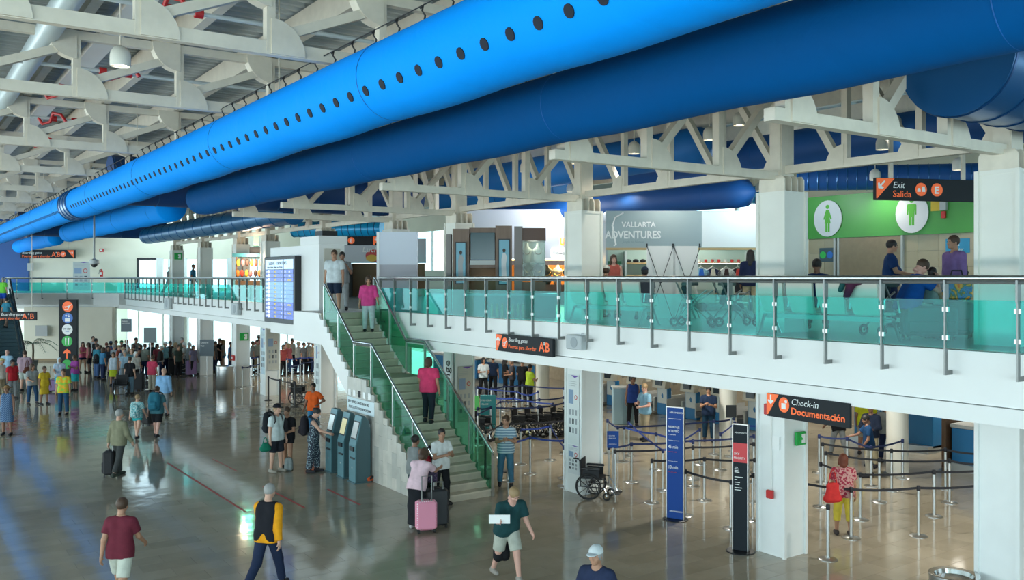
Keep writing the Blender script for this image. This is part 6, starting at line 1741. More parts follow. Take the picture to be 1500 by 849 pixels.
P((13.0, 48.2), 4.1, FV(90), 1.70, 'stand', ('tee', (.03, .13, .22)), ('trousers', GRY), ('short', 'brown'), 'brown', label='person in dark teal at a far upper column', lod=3)
# luggage carried or parked by them
backpack(vp(-6.41, 23.76), 1.0, FV(60), (.012, .016, .02), 'big black hiking backpack worn by the traveller in black cap', 1.0, True)
handbag(vp(-6.38, 23.3), .62, FV(30), (.01, .16, .10), 'dark green drawstring bag hanging behind the traveller in black cap', .26, .2, .16)
backpack(vp(-6.05, 23.86), .98, FV(-20), (.02, .02, .024), 'black bag carried in front by the traveller in black', .72, False)
backpack(vp(-5.9, 23.8), 0.0, FV(20), (.22, .26, .26), 'round grey bag standing on the floor before the travellers', .62, False)
backpack(vp(-5.45, 23.66), .95, FV(88), (.02, .018, .024), 'black and red backpack worn by the traveller in patterned overalls', .92, True)
suitcase((4.63, 24.96), FV(100), FABK, 'black upright suitcase pulled by the man in olive jacket', .36, .26, .66, .4)
suitcase((7.38, 32.85), FV(80), FABK, 'black trolley bag beside the woman with blue-teal backpack', .55, .3, .6, .3)
backpack(vp(-11.36, 28.62), .86, FV(180), (.02, .13, .19), 'big blue-teal backpack on the woman in black shorts', 1.05, True)
backpack(vp(-11.9, 28.43), .66, FV(175), TEALP, 'teal patterned backpack on the child in turquoise shorts', .75, True)
PINKD = pattern('pink_polka', 'dots', (.78, .30, .42), (.85, .74, .78), 22)
suitcase((8.84, 15.86), FV(15), PINKD, 'pink polka-dot suitcase in front of the group at the stairs', .42, .24, .64, .5)
suitcase((9.19, 16.04), FV(20), mat('case_black', (.018, .02, .024), .5), 'tall black suitcase under the woman in pale pink', .44, .28, .80, .15)
v = backpack((9.21, 16.27), .86, FV(20), pattern('dark_print', 'floral', (.03, .02, .05), (.14, .08, .16), 20), 'dark patterned bag on top of the tall black suitcase', .62, False)
handbag(vp(-2.62, 21.75), .82, FV(-50), (.14, .28, .33), 'blue-grey shoulder bag of the woman in grey tank top', .42, .34, .36)
handbag(vp(6.27, 17.62), .72, FV(190), (.62, .04, .04), 'red drawstring shoulder bag of the woman in floral blouse', .38, .36, .28)
hx, hy, hz = hand_of(STOOP, 1)
o = empty('paper_sheet', (hx, hy, hz - .03), R(FV(0)), 'white folded paper in the hand of the stooping walker', 'paper')
MB().box(-.17, .17, -.004, .004, 0, .14).build('sheet', SWHITE, o); MB().box(-.17, .17, -.008, -.004, .0, .06).build('folded_flap', SWHITE, o)
backpack(vp(-.18, 15.4), .25, FV(25), BLK, 'black bag hanging at the side of the stooping walker', .8, False)
backpack(vp(8.22, 16.5), 5.0, FV(-80), BLK, 'black backpack on the man in lavender', .75, True)
handbag((5.01, 45.36), .85, FV(40), (.14, .05, .03), 'brown shoulder bag of the woman in grey top', .36, .26, .36)
suitcase((5.97, 44.7), FV(10), mat('case_lilac', (.26, .16, .34), .45), 'lilac suitcase with long handle left of the totem sign', .36, .24, .56, .6)
backpack((8.18, 47.28), .92, FV(150), BLK, 'black backpack on the man in teal jacket', .85, False)
backpack((10.99, 46.6), .95, FV(80), (.03, .03, .03), 'dark backpack with yellow strap in the queue', .9, False)
for q, (xy, lb) in enumerate((((9.21, 43.06), 'black trolley case before the person in pale top'), ((12.29, 49.32), 'dark upright case left in the luggage row'), ((12.61, 49.5), 'dark upright case in the middle of the luggage row'), ((12.85, 49.34), 'dark upright case at the right of the luggage row'), ((12.87, 48.1), 'purple case at the far column'))):
    suitcase(xy, FV(10 * q), FABK if q < 4 else mat('case_lilac', (.26, .16, .34), .45), lb, .5, .3, .8, .3)
o = empty('luggage_cart', (*(12.85, 48.52), 0), FV(0), 'chrome luggage cart beside the luggage row', 'cart')
MB().tube([(-.3, .3, .12), (-.3, .3, 1.0), (.3, .3, 1.0), (.3, .3, .12)], .02, 6).build('push_bar', CHROME, o, smooth=True)
MB().tube([(-.3, .3, .15), (-.25, -.5, .15), (.25, -.5, .15), (.3, .3, .15)], .02, 6).tube([(-.3, .3, .5), (.3, .3, .5)], .015, 6).tube([(-.3, .3, .3), (.3, .3, .3)], .015, 6).build('frame', CHROME, o, smooth=True)
for s_, y_ in ((-1, .3), (1, .3), (0, -.5)): MB().cyl((s_ * .28 - .02, y_, .06), (s_ * .28 + .02, y_, .06), .06, n=12).build('wheel', RUBBER, o)


# ------------------------------------------------------------------ escalator at the far left
es = empty('escalator', (4.55, 53.4, 0), 0, 'escalator rising away to the far balcony with black balustrades', 'escalator')
EX, EL = 1.35, 7.6
ESM = mat('escalator_step', (.05, .10, .12), .4, .5)
for i in range(22):
    y0 = .5 + i * .318; z1 = .05 + (i + 1) * .186
    MB().box(.16, EX - .16, y0, y0 + .36, z1 - .2, z1).build('step', ESM, es)
for x in (0, EX - .14):
    MB().ext([(-.6, 0), (.3, 0), (8.0, 4.1 - .1), (9.0, 4.0), (9.0, 4.4), (7.7, 4.45), (.2, .35), (-.6, .35)], 'x', x, x + .14).build('skirt', mat('escalator_skirt', (.16, .22, .24), .35, .5), es)
    MB().ext([(-.4, .3), (.2, .35), (7.7, 4.4), (8.9, 4.4), (8.9, 4.95), (7.6, 5.0), (.1, 1.0), (-.4, .9)], 'x', x + .055, x + .085).build('balustrade', glass('escalator_glass', (.30, .42, .42), .35), es)
    MB().tube([(x + .07, -.45, .6), (x + .07, -.42, .9), (x + .07, .1, 1.02), (x + .07, 7.6, 5.02), (x + .07, 8.9, 5.02)], .05, 8).build('handrail', RUBBER, es, smooth=True)
def esz(i): return (4.55 + .68, 53.4 + .5 + (i + .45) * .318), .05 + (i + 1) * .186
for i, top_, bot_, hr_, lb_, ps in ((17, ('tee', (.16, .60, .06)), ('shorts', (.02, .10, .55)), ('short', 'grey'), 'man in lime green tee and blue shorts on the escalator', 'stand'),
        (11, ('tee', (.04, .22, .32)), ('shorts', GRY), ('short', 'black'), 'person with teal shirt and dark pack on the escalator', 'away')):
    (x_, y_), z_ = esz(i)
    P((x_ + .1, y_), z_, FV(170), 1.72, ps, top_, bot_, hr_, 'fair', label=lb_, lod=2)
# potted palm beside the escalator
pl = empty('potted_palm', (*vp(-26.9, 50.6), 0), 0, 'potted palm with arching fronds beside the escalator', 'plant')
MB().lathe([(.2, 0), (.27, .45), (.29, .47), (.25, .47), (.24, .42), (0, .42)], n=20).build('pot', mat('pot_grey', (.2, .2, .19), .6), pl, smooth=True)
MB().tube([(0, 0, .4), (.02, 0, 1.0), (0, .02, 1.4)], .05, 8).build('trunk', mat('palm_trunk', (.16, .11, .06), .8), pl)
PALM = mat('palm_leaf', (.05, .14, .05), .5)
rp = random.Random(5)
for k in range(11):
    a = 2 * PI * k / 11 + rp.uniform(-.2, .2); L_ = rp.uniform(.9, 1.3); up = rp.uniform(.5, 1.1); b = MB()
    pts = [Vector((math.cos(a) * L_ * t, math.sin(a) * L_ * t, 1.4 + up * t - 1.1 * t * t)) for t in (0, .2, .4, .6, .8, 1)]
    b.tube([tuple(p_) for p_ in pts], .008, 4); sd = Vector((-math.sin(a), math.cos(a), 0))
    for q in range(1, 11):
        t = q / 10.5; p_ = Vector((math.cos(a) * L_ * t, math.sin(a) * L_ * t, 1.4 + up * t - 1.1 * t * t))
        for s_ in (-1, 1):
            e = p_ + sd * s_ * .26 + Vector((math.cos(a) * .14, math.sin(a) * .14, -.12)); w_ = Vector((math.cos(a), math.sin(a), 0)) * .022
            b.add([tuple(p_ - w_), tuple(p_ + w_), tuple(e)], [(0, 1, 2)])
    b.build('frond', PALM, pl)

# ------------------------------------------------------------------ check-in counters of the lower level
CNTW = mat('counter_white', (.55, .60, .60), .4); HOOD = mat('machine_beige', (.52, .49, .40), .5); SCRN = mat('counter_screen', (.02, .03, .04), .2)
def bagdrop(y, label):
    c = empty('bag_drop_counter', (23.7, y, 0), 0, label, 'counter', 'bag drop counters')
    MB().rbox(0, .2, -.28, .28, 0, 1.0, .015).build('desk', BLUEP, c)
    box('front_poster', (-.012, 0, -.24, .24, .42, .96), CNTW, c)
    MB().ext([(-.06, .62), (.0, .62), (.04, .72), (-.01, .82), (-.06, .74)], 'x', -.016, -.012).build('poster_mark', BLUEP, c)
    box('belt_bed', (-.1, 1.6, .36, 1.12, .18, .34), DARK, c)
    MB().box(-.1, 1.6, .32, .37, .1, .62).box(-.1, 1.6, 1.1, 1.15, .1, .62).build('belt_side', GREYP, c)
    arc = [(.42 - .62 * math.cos(t), 1.0 + .66 * math.sin(t)) for t in [PI * k / 10 for k in range(11)]]
    inn = [(.42 - .40 * math.cos(t), 1.0 + .44 * math.sin(t)) for t in [PI * k / 10 for k in range(10, -1, -1)]]
    MB().ext(arc + inn, 'y', -.34, -.27).ext(arc + inn, 'y', .27, .34).build('hood_side', HOOD, c)
    MB().ext(arc[0:7] + [(a, b - .05) for a, b in arc[6:0:-1]] + [(arc[0][0] + .05, 1.0)], 'y', -.27, .27).build('hood_cover', mat('hood_cover', (.56, .54, .45), .4), c)
    box('screen', (-.215, -.12, -.17, .17, 1.1, 1.34), SCRN, c)
    return c
labs = ['nearest the round column with the framed post', 'second from the round column', 'third from the round column', 'fourth from the round column', 'fifth, behind the airline agent', 'sixth, left of the airline agent', 'seventh, beside the poster column']
bd = bagdrop(20.15, 'blue bag drop counter with beige hood, ' + labs[0]); bdp = proto(bd)
for i in range(1, 7): bdp.copy((23.7, 20.15 + 1.45 * i, 0), 0, 'blue bag drop counter with beige hood, ' + labs[i])
def desk(y, W, label, x=23.4):
    c = empty('check_in_counter', (x, y, 0), 0, label, 'counter', 'check-in desks')
    MB().rbox(0, .75, 0, W, .12, 1.1, .02).build('desk', BLUEP, c)
    MB().rbox(-.06, .8, -.02, W + .02, 1.1, 1.2, .02).build('top', GREYP, c)
    box('plinth', (-.25, .7, 0, W, 0, .2), mat('plinth_steel', (.40, .44, .46), .3, .6), c)
    for k in range(1, int(W / 1.2) + 1): box('joint_strip', (-.012, 0, W * k / (int(W / 1.2) + 1) - .02, W * k / (int(W / 1.2) + 1) + .02, .14, 1.08), GREYP, c)
    MB().rbox(.2, .5, W * .3, W * .3 + .4, 1.2, 1.55, .02).build('monitor', SCRN, c)
    return c
desk(10.2, 3.0, 'blue check-in desk right of the round column beyond the officers')
desk(14.6, 2.6, 'blue check-in desk left of the officers, mostly hidden by the sign column', 24.9)
desk(33.2, 2.8, 'blue check-in desk left of the poster column')
desk(37.0, 4.2, 'blue staff counter with clerks behind the far belts')
o = MB().rbox(23.3, 24.6, 13.3, 13.42, 0, 1.35, .01).build('partition', mat('partition_brown', (.12, .065, .035), .5)); tag(o, 'brown partition panel beside the blue check-in desk', 'partition')
o = empty('agent_stand', (*(21.08, 23.76), 0), FV(0) * PI / 180, 'pale blue agent stand left of the airline agent', 'counter')
MB().rbox(-.35, .35, -.25, .25, 0, 1.25, .02).build('body', mat('stand_blue', (.30, .45, .52), .4), o); MB().rbox(-.38, .38, -.28, .28, 1.25, 1.3, .01).build('top', CNTW, o)
# downlights of the lower ceiling
DL_M = mat('downlight_glow', (1, .96, .86), .5, emit=9)
dlr = MB().lathe([(.16, 0), (.18, -.012), (.18, .0)], n=20)
def downlight(x, y, k):
    o = empty('downlight', (x, y, 3.2), 0, 'round recessed downlight, %s from the camera in the ceiling row %s' % (('nearest', 'second', 'third', 'fourth', 'fifth', 'sixth', 'seventh', 'last')[k % 8], ('along the square columns', 'over the queues', 'over the counters')[k // 8]), 'light', 'downlights under the mezzanine')
    put('trim_ring', dlm, WHITE, o); put('lens', dll, DL_M, o)
    l = bpy.data.lights.new('downlight', 'SPOT'); l.energy = 390; l.spot_size = R(150); l.spot_blend = .8; l.shadow_soft_size = .16; l.color = (1, .96, .85)
    q = bpy.data.objects.new('downlight_lamp', l); COL.objects.link(q); q.location = (x, y, 3.15)
dlm = dlr.mesh('trim_ring', WHITE); dll = MB().cyl((0, 0, -.004), (0, 0, -.008), .155, n=20).mesh('lens', DL_M)
k = 0
for x in (15.8, 19.6, 25.2):
    for y in (3, 8.5, 14, 19.5, 25, 31, 37, 43):
        downlight(x, y, k); k += 1

# ------------------------------------------------------------------ mezzanine: washroom front
TLX = 22.0
GRN = mat('washroom_green', (.06, .30, .05), .4, vary=.05, vscale=1); TAN = [mat('washroom_tile_%d' % k, c, .35, vary=.06, vscale=2) for k, c in enumerate(((.40, .33, .22), (.37, .31, .21), (.43, .36, .25)))]
wf = empty('wall_washroom', (TLX, 0, 0)); wf['kind'] = 'structure'; wf['label'] = 'tan tiled washroom front with a green band'
box('green_band', (-.06, .2, 11.6, 16.7, 6.22, 7.42), GRN, wf)
box('backing', (.03, .3, 11.4, 16.7, 4.1, 6.22), GROUT, wf)
rq = random.Random(8)
for i in range(9):
    for j in range(5):
        y0 = 11.6 + .57 * i
        if 13.6 < y0 + .28 < 15.6 and i: pass
        box('tile', (rq.uniform(-.003, .003), .05, y0 + .003, min(16.7, y0 + .567), 4.1 + .424 * j + .003, 4.1 + .424 * (j + 1) - .003), rq.choice(TAN), wf)
box('door_panel', (-.05, 0, 13.75, 15.65, 4.1, 6.2), mat('washroom_door', (.24, .18, .11), .45, vary=.08), wf)
for y in (13.72, 15.66, 15.78): box('door_trim', (-.07, 0, y - .03, y + .03, 4.1, 6.22), GREYP, wf)
box('end_trim', (-.08, .3, 11.2, 11.6, 6.1, 7.42), mat('end_trim_brown', (.10, .07, .05), .5), wf)
MB().box(TLX, 30.5, 16.7, 16.9, 4.1, 7.3).build('wall_washroom_side', CREAM, kind='structure'); MB().box(TLX, 30.5, 11.2, 11.4, 4.1, 7.3).build('wall_washroom_side', CREAM, kind='structure')
for y, fem in ((15.98, True), (13.42, False)):
    s = empty('washroom_sign', (TLX - .08, y, 6.78), FX, 'oval white %s washroom symbol on the green wall' % ('woman' if fem else 'man'), 'sign')
    disc(s, 0, 0, .46, mat('oval_white', (.62, .64, .66), .4), 'plate', -.02, 1.12)
    G2_ = mat('symbol_green', (.08, .40, .03), .5)
    disc(s, 0, .33, .06, G2_, 'head', -.026)
    if fem: poly(s, [(-.05, .24), (.05, .24), (.14, -.02), (.1, -.03), (.06, .06), (.1, -.14), (-.1, -.14), (-.06, .06), (-.1, -.03), (-.14, -.02)], G2_, 'figure', -.026); lg = -.14
    else: poly(s, [(-.11, .24), (.11, .24), (.13, .2), (.13, -.04), (.095, -.04), (.09, .12), (.07, -.1), (-.07, -.1), (-.09, .12), (-.095, -.04), (-.13, -.04), (-.13, .2)], G2_, 'figure', -.026); lg = -.08
    for x in (-.04, .04): poly(s, [(x - .03, lg - .24), (x + .03, lg - .24), (x + .03, lg - (0 if fem else .02)), (x - .03, lg - (0 if fem else .02))], G2_, 'leg', -.026)
s = sign('washroom_plate', (TLX - .02, 16.32, 5.55), FX, .5, .4, .02, SLATE, 'small dark plate with green and blue pictograms by the washroom door'); disc(s, .13, .2, .1, SGREEN, y=-.008); disc(s, .36, .2, .1, SBLUE, y=-.008)
s = sign('water_sign', (TLX - .02, 12.55, 5.72), FX, .62, .36, .02, mat('sign_cyan', (.02, .25, .45), .4), 'small blue sign on the washroom wall behind the man in lavender'); text('Agua', .12, SWHITE, s, (.12, -.005, .18)); text('Water', .1, SWHITE, s, (.2, -.005, .06))
o = empty('fire_alarm', (TLX - .07, 12.62, 6.7), FX, 'yellow plate and red strobe on the green washroom wall', 'alarm')
box('notice_plate', (-.28, 0, -.02, 0, .1, .36), mat('plate_yellow', (.62, .42, .02), .5), o); box('box', (0, .16, -.1, 0, .1, .36), GREYP, o); MB().rbox(.02, .12, -.08, 0, -.1, .08, .01).build('strobe', RED, o)

# ------------------------------------------------------------------ tour shop
D0 = 26.0
def shoproot(name, u, d, z, label, cat): return empty(name, (*vp(u, d), z), -THETA, label, cat)
sh = shoproot('tour_shop', 2.7, D0, 4.1, 'adventure tour shop with long pale lettered fascia and lit shelves', 'shop')
FAS = mat('shop_fascia', (.36, .45, .47), .4)
MB().box(0, 4.6, -.12, .0, 1.86, 2.92).build('fascia', FAS, sh)
box('fascia_daylit_end', (2.75, 4.6, -.13, -.12, 1.87, 2.91), mat('shop_fascia_daylit', (.86, .90, .90), .35), sh)  # daylight on this end is put into the colour of a paler overlay
box('timber_edge', (0, 4.6, -.14, .1, 1.8, 1.86), mat('shop_timber', (.55, .38, .18), .5), sh)
box('back_panel', (0, 4.6, 1.7, 1.76, 0, 2.9), mat('shop_back', (.42, .55, .50), .6), sh); box('side_panel', (4.55, 4.6, -.1, 1.7, 0, 2.9), FAS, sh); box('side_panel', (0, .05, -.1, 1.7, 0, 2.9), FAS, sh)
box('ceiling_panel', (0, 4.6, -.1, 1.75, 2.6, 2.66), WHITE, sh)
text('VALLARTA', .22, SWHITE, sh, (.45, -.135, 2.45), sx=.92, bold=.004); text('ADVENTURES', .30, SWHITE, sh, (-.02, -.135, 2.13), sx=.86, bold=.008); text('Jungle to Nature', .09, mat('shop_script', (.25, .33, .35), .5), sh, (.47, -.135, 2.0), shear=.3)
MB().tube([(.5, -.15, 2.86), (.25, -.15, 2.72), (.18, -.15, 2.5), (.25, -.15, 2.1), (.28, -.15, 1.95), (.22, -.15, 1.92)], .025, 6).build('leaping_figure', SWHITE, sh)
box('strip_lamp', (.3, 4.4, .2, .3, 2.56, 2.6), mat('shop_lamp', (1, .97, .88), .5, emit=6), sh)
for z in (.5, 1.05, 1.42): box('shelf', (.75, 4.5, 1.3, 1.7, z, z + .04), mat('shop_timber', (.55, .38, .18), .5), sh)
for x in (.72, 2.75, 4.45): box('upright', (x, x + .06, 1.3, 1.7, 0, 1.8), CNTW, sh)
box('green_banner', (.1, .6, 1.2, 1.24, .7, 1.5), mat('shop_banner_green', (.02, .13, .06), .6), sh); text('CANOPY TOURS', .07, SWHITE, sh, (.12, 1.195, 1.35))
def local(o, x, y, z): c, s_ = math.cos(-THETA), math.sin(-THETA); return (o.location.x + x * c - y * s_, o.location.y + x * s_ + y * c, o.location.z + z)
cols_ = [(.45, .02, .02), (.6, .6, .58), (.02, .03, .07), (.5, .05, .05)]
for i in range(12):
    o = empty('souvenir_mug', local(sh, 2.0 + .2 * i, 1.45, 1.46), 0, 'small %s souvenir cup on the upper shop shelf, %s from the white stand' % (('red', 'white', 'red', 'red')[i % 4], ('first', 'second', 'third', 'fourth', 'fifth', 'sixth', 'seventh', 'eighth', 'ninth', 'tenth', 'eleventh', 'twelfth')[i]), 'cup', 'souvenir cups on the top shelf')
    MB().lathe([(.0, 0), (.04, 0), (.045, .1), (.04, .1), (.035, .01)], n=12).build('cup', mat('cup_%d' % (i % 4), cols_[(0, 1, 0, 3)[i % 4]], .4), o, smooth=True)
    MB().tube([(.04, 0, .08), (.07, 0, .07), (.07, 0, .04), (.04, 0, .03)], .008, 5).build('handle', mat('cup_%d' % (i % 4), cols_[0], .4), o)
for i in range(5):
    o = empty('folded_cap', local(sh, .85 + .22 * i, 1.45, (1.46, 1.46, 1.46, 1.09, 1.09)[i]), 0, 'dark folded %s on a tour shop shelf, %s from the green banner' % (('hat', 'hat', 'hat', 'sandal', 'sandal')[i], ('first', 'second', 'third', 'lower first', 'lower second')[i]), 'souvenir', 'dark goods on the left shelves')
    MB().ball((0, 0, .05), .09, .1, .06, 10, 6).build('crown', FABK, o, smooth=True); MB().cyl((0, 0, .01), (0, 0, .02), .12, n=14).build('brim', FABK, o)
def hung_shirt(o_, x, col, col2, label):
    o = empty('hanging_shirt', local(o_, x, .95, .55), -THETA, label, 'shirt', 'shirts on the shop rail')
    m1, m2 = cloth(col), cloth(col2)
    MB().ext([(-.22, 0), (.22, 0), (.22, .5), (.33, .32), (.38, .4), (.22, .66), (.07, .72), (-.07, .72), (-.22, .66), (-.38, .4), (-.33, .32), (-.22, .5)], 'y', -.07, .07).build('shirt_body', m1, o)
    MB().ext([(-.09, .45), (.09, .45), (.05, .71), (-.05, .71)], 'y', -.085, -.07).build('collar', m2, o)
    MB().tube([(-.18, 0, .68), (0, 0, .78), (.18, 0, .68)], .01, 5).tube([(0, 0, .78), (0, 0, .88), (.04, 0, .92)], .008, 5).build('hanger', WHITE, o)
for x, c1, c2, lb in ((2.15, (.6, .6, .6), (.5, .03, .05), 'white and black jersey on the shop rail beside the pale stand'), (2.5, (.01, .02, .07), (.05, .45, .1), 'navy shirt with green scarf on the shop rail'), (2.95, (.3, .5, .6), (.02, .1, .4), 'light blue shirt beside the shop upright'),
                      (3.3, (.02, .025, .06), (.55, .5, .4), 'navy jacket with cream collar on the shop rail'), (3.7, (.55, .55, .52), (.05, .03, .03), 'white jersey with black sleeves on the shop rail'), (4.05, (.03, .03, .035), (.5, .05, .04), 'black shirt with red trim at the right end of the rail')):
    hung_shirt(sh, x, c1, c2, lb)
MB().tube([(1.95, .95, 1.42), (4.4, .95, 1.42)], .015, 6).build('rail', CHROME, sh)
# white X-banner stands seen from behind
for i, u in enumerate((3.32, 3.98)):
    s = shoproot('banner_stand', u, 22.2, 4.1, 'white cross-pole banner seen from behind before the tour shop, %s' % ('left one' if i == 0 else 'right one'), 'banner'); s['group'] = 'cross-pole banners'
    b = MB(); b.loft([[(-.02, .05, 0), (.72 - .1 * i, .05, 0), (.70 - .1 * i, -.02, 1.78), (.0, -.02, 1.78)], [(-.02, .058, 0), (.72 - .1 * i, .058, 0), (.70 - .1 * i, -.012, 1.78), (.0, -.012, 1.78)]]); b.build('sheet', mat('banner_white', (.66, .68, .68), .6), s)
    for a, c in (((.0, -.03, 1.78), (.62, -.1, .0)), ((.66, -.03, 1.78), (.02, -.1, .0))): MB().tube([a, c], .008, 5).build('cross_pole', BLACK, s)
    MB().ball((.33, -.1, .92), .05, .04, .05, 10, 6).build('hub', BLACK, s)
    for x in (0, .64): MB().cyl((x, -.02, 1.74), (x, -.02, 1.84), .02, n=8).build('corner_cap', BLACK, s)

# ------------------------------------------------------------------ wooden booth with pictures
bo = shoproot('wooden_booth', -1.72, 24, 4.1, 'walnut veneer display booth with two framed pictures and a black screen', 'booth')
W2 = mat('booth_brown', (.17, .105, .07), .45, vary=.12, vscale=14, stretch=(1, 1, .08)); W3 = mat('booth_grey', (.20, .18, .17), .5)
MB().box(.14, .58, -.02, .5, 0, 2.30).build('left_panel', W2, bo); MB().box(1.28, 1.72, -.06, .5, 0, 2.38).build('right_panel', W2, bo)
MB().box(.58, 1.28, .03, .5, 2.18, 2.33).box(.58, 1.28, .03, .5, 0, .62).box(.58, 1.28, .05, .5, 1.26, 1.34).build('middle_panel', W2, bo)
box('inner_back', (.58, 1.28, .45, .5, .6, 2.2), mat('booth_orange', (.26, .12, .04), .5), bo)
box('screen', (.62, 1.26, -.02, .06, 1.48, 2.2), mat('booth_screen', (.015, .05, .06), .15), bo); box('screen_shelf', (.6, 1.27, -.06, .1, 1.34, 1.46), GREYP, bo)
box('end_column', (-.03, .1, .0, .4, 0, 2.16), W3, bo); box('corner_column', (1.78, 1.98, -.1, .5, 0, 2.36), W3, bo); box('corner_column', (1.98, 2.0, -.08, .5, 0, 2.36), W2, bo)
box('top_beam', (1.98, 2.62, -.05, .9, 1.98, 2.32), mat('booth_dark', (.09, .045, .03), .45), bo)
for x0, x1, z0, z1, lb in ((.24, .48, .86, 1.92, 'a'), (1.38, 1.64, .84, 2.0, 'b')):
    f = box('picture_frame', (x0 - .03, x1 + .03, -.09, -.02, z0 - .03, z1 + .03), DARK, bo)
    box('picture', (x0, x1, -.095, -.09, z0, z1), mat('picture_sky', (.16, .38, .48), .4), f)
    cx_ = (x0 + x1) / 2; h_ = z1 - z0
    fig = empty('figure', (0, 0, 0), 0, parent=None)
    MB().ext([(cx_ - .06, z0 + .05), (cx_ + .07, z0 + .05), (cx_ + .05, z0 + .45 * h_), (cx_ + .08, z0 + .62 * h_), (cx_ + .03, z0 + .7 * h_), (cx_ - .04, z0 + .7 * h_), (cx_ - .07, z0 + .55 * h_)], 'y', -.099, -.095).build('picture_figure', mat('picture_dress_' + lb, ((.35, .36, .36), (.6, .62, .62))[lb == 'b'], .6), f)
    MB().loft([[(cx_ + .04 * math.cos(t), yy, z0 + .76 * h_ + .055 * math.sin(t)) for t in [2 * PI * k / 14 for k in range(14)]] for yy in (-.095, -.1)]).build('picture_head', mat('picture_hair', (.05, .035, .03), .6), f)
    bpy.data.objects.remove(fig)
# glass show case at the right end of the booth with necklace busts
MB().box(2.0, 2.6, -.04, -.03, .9, 1.98).box(2.6, 2.61, -.04, .88, .9, 1.98).build('show_glass', glass('case_glass', (.85, .93, .9), .05), bo)
for z in (.9, 1.38): box('glass_shelf', (2.0, 2.6, 0, .85, z, z + .015), glass('shelf_glass', (.75, .9, .85), .15), bo)
box('case_base', (2.0, 2.62, -.04, .9, 0, .88), W2, bo); box('case_back', (2.0, 2.62, .86, .9, .9, 1.98), mat('case_back_pale', (.5, .55, .5), .6), bo)
def bust(loc, k, col, label):
    o = empty('necklace_bust', loc, -THETA, label, 'display bust', 'jewellery busts')
    v, f = blob([('c', (-.06, 0, .22), (.06, 0, .22), .035, .035, .05), ('c', (0, 0, .05), (0, 0, .2), .07, .075, .05), ('c', (0, 0, .24), (0, .0, .34), .034, .03, .04)], .014)
    put('bust', np_mesh('bust', [(v * k, f)]), mat('bust_%g' % col[0], col, .6), o)
    MB().ring((0, -.055 * k, .2 * k), (0, 1, -.5), .055 * k, .008 * k, 18, 5).build('necklace', mat('gold', (.55, .36, .10), .25, .9), o, smooth=True)
for x, z, c, lb in ((2.12, 1.4, (.62, .58, .48), 'cream bust on the upper glass shelf of the booth, left'), (2.42, 1.4, (.68, .66, .58), 'large cream bust on the upper glass shelf of the booth, right'), (2.15, .92, (.10, .13, .10), 'dark green bust on the lower glass shelf of the booth'), (2.42, .92, (.03, .05, .04), 'black bust with gold chain on the lower glass shelf')):
    bust(local(bo, x, .35, z), 1.5, c, lb)
# low plant and ornament row in front of the booth
o = shoproot('low_counter', -1.2, 22.6, 4.1, 'low dark display counter with ornaments before the wooden booth', 'counter')
box('counter_body', (0, 2.3, 0, .5, 0, .55), mat('counter_slate', (.05, .08, .10), .4), o); box('counter_top', (-.04, 2.34, -.04, .54, .55, .6), mat('counter_top_blue', (.10, .20, .25), .3), o)
for i in range(7):
    q = empty('ornament', local(o, .7 + .13 * i, -.12, 0), 0, 'small golden brown figurine at the low counter foot, %s from the stairs' % ('first', 'second', 'third', 'fourth', 'fifth', 'sixth', 'seventh')[i], 'ornament', 'figurines at the low counter')
    MB().lathe([(0, 0), (.05, 0), (.03, .08), (.045, .2), (.02, .27), (.035, .32), (0, .36)], n=10).build('body', mat('figurine', (.32, .2, .08), .4), q, smooth=True); MB().cyl((0, 0, 0), (0, 0, .012), .06, n=10).build('foot', DARK, q)
# ------------------------------------------------------------------ jewellery shop behind
jw = shoproot('jewellery_shop', -.2, 33, 4.1, 'jewellery shop with white wall, coloured lit letters and orange displays', 'shop')
box('wall_panel', (-1.6, 3.2, 0, .2, 1.7, 3.5), mat('shop_lilac_white', (.74, .77, .82), .5), jw)
box('header', (-.2, 3.2, -.15, .0, 1.46, 1.62), mat('shop_red_grey', (.30, .22, .20), .5), jw)
box('back_wall', (-1.6, 3.2, 2.4, 2.5, 0, 1.7), mat('shop_amber', (.65, .24, .03), .5), jw); box('side_wall', (3.15, 3.2, 0, 2.4, 0, 1.7), W2, jw)
for i, (c, xx) in enumerate((((.8, .5, .02), 2.0), ((.7, .03, .06), 2.12), ((.02, .2, .75), 2.3), ((.9, .9, .9), 2.5), ((.05, .6, .08), 2.66))):
    text('URBAN'[i], .34, mat('letter_lit_%d' % i, c, .5, emit=2.5), jw, (xx - .05, -.02, 2.2), sx=.75, bold=.01)
MB().rbox(1.62, 2.9, -.06, 0, 1.72, 2.1, .05).build('sign_plate', mat('lit_white', (.85, .88, .86), .5, emit=.8), jw); text('Flowers & gifts', .2, SIGNB, jw, (1.7, -.065, 1.84), sx=.85)
box('shop_lamp', (-.5, 3.0, 1.2, 1.4, 1.66, 1.7), mat('amber_lamp', (1.0, .62, .22), .5, emit=7), jw)
for i, (x, c) in enumerate(((1.5, (.03, .03, .03)), (1.9, (.6, .55, .46)), (2.3, (.04, .03, .03)), (2.75, (.55, .5, .42)), (1.2, (.35, .2, .08)), (2.55, (.4, .2, .06)))):
    bust(local(jw, x, .6 + .3 * (i % 2), .75), 2.2, c, '%s necklace bust in the amber jewellery shop, %s along' % (('black', 'cream', 'dark', 'pale', 'brown', 'tan')[i], ('second', 'third', 'fourth', 'sixth', 'first', 'fifth')[i]))
box('show_table', (.8, 3.1, .4, 1.3, 0, .75), W2, jw)
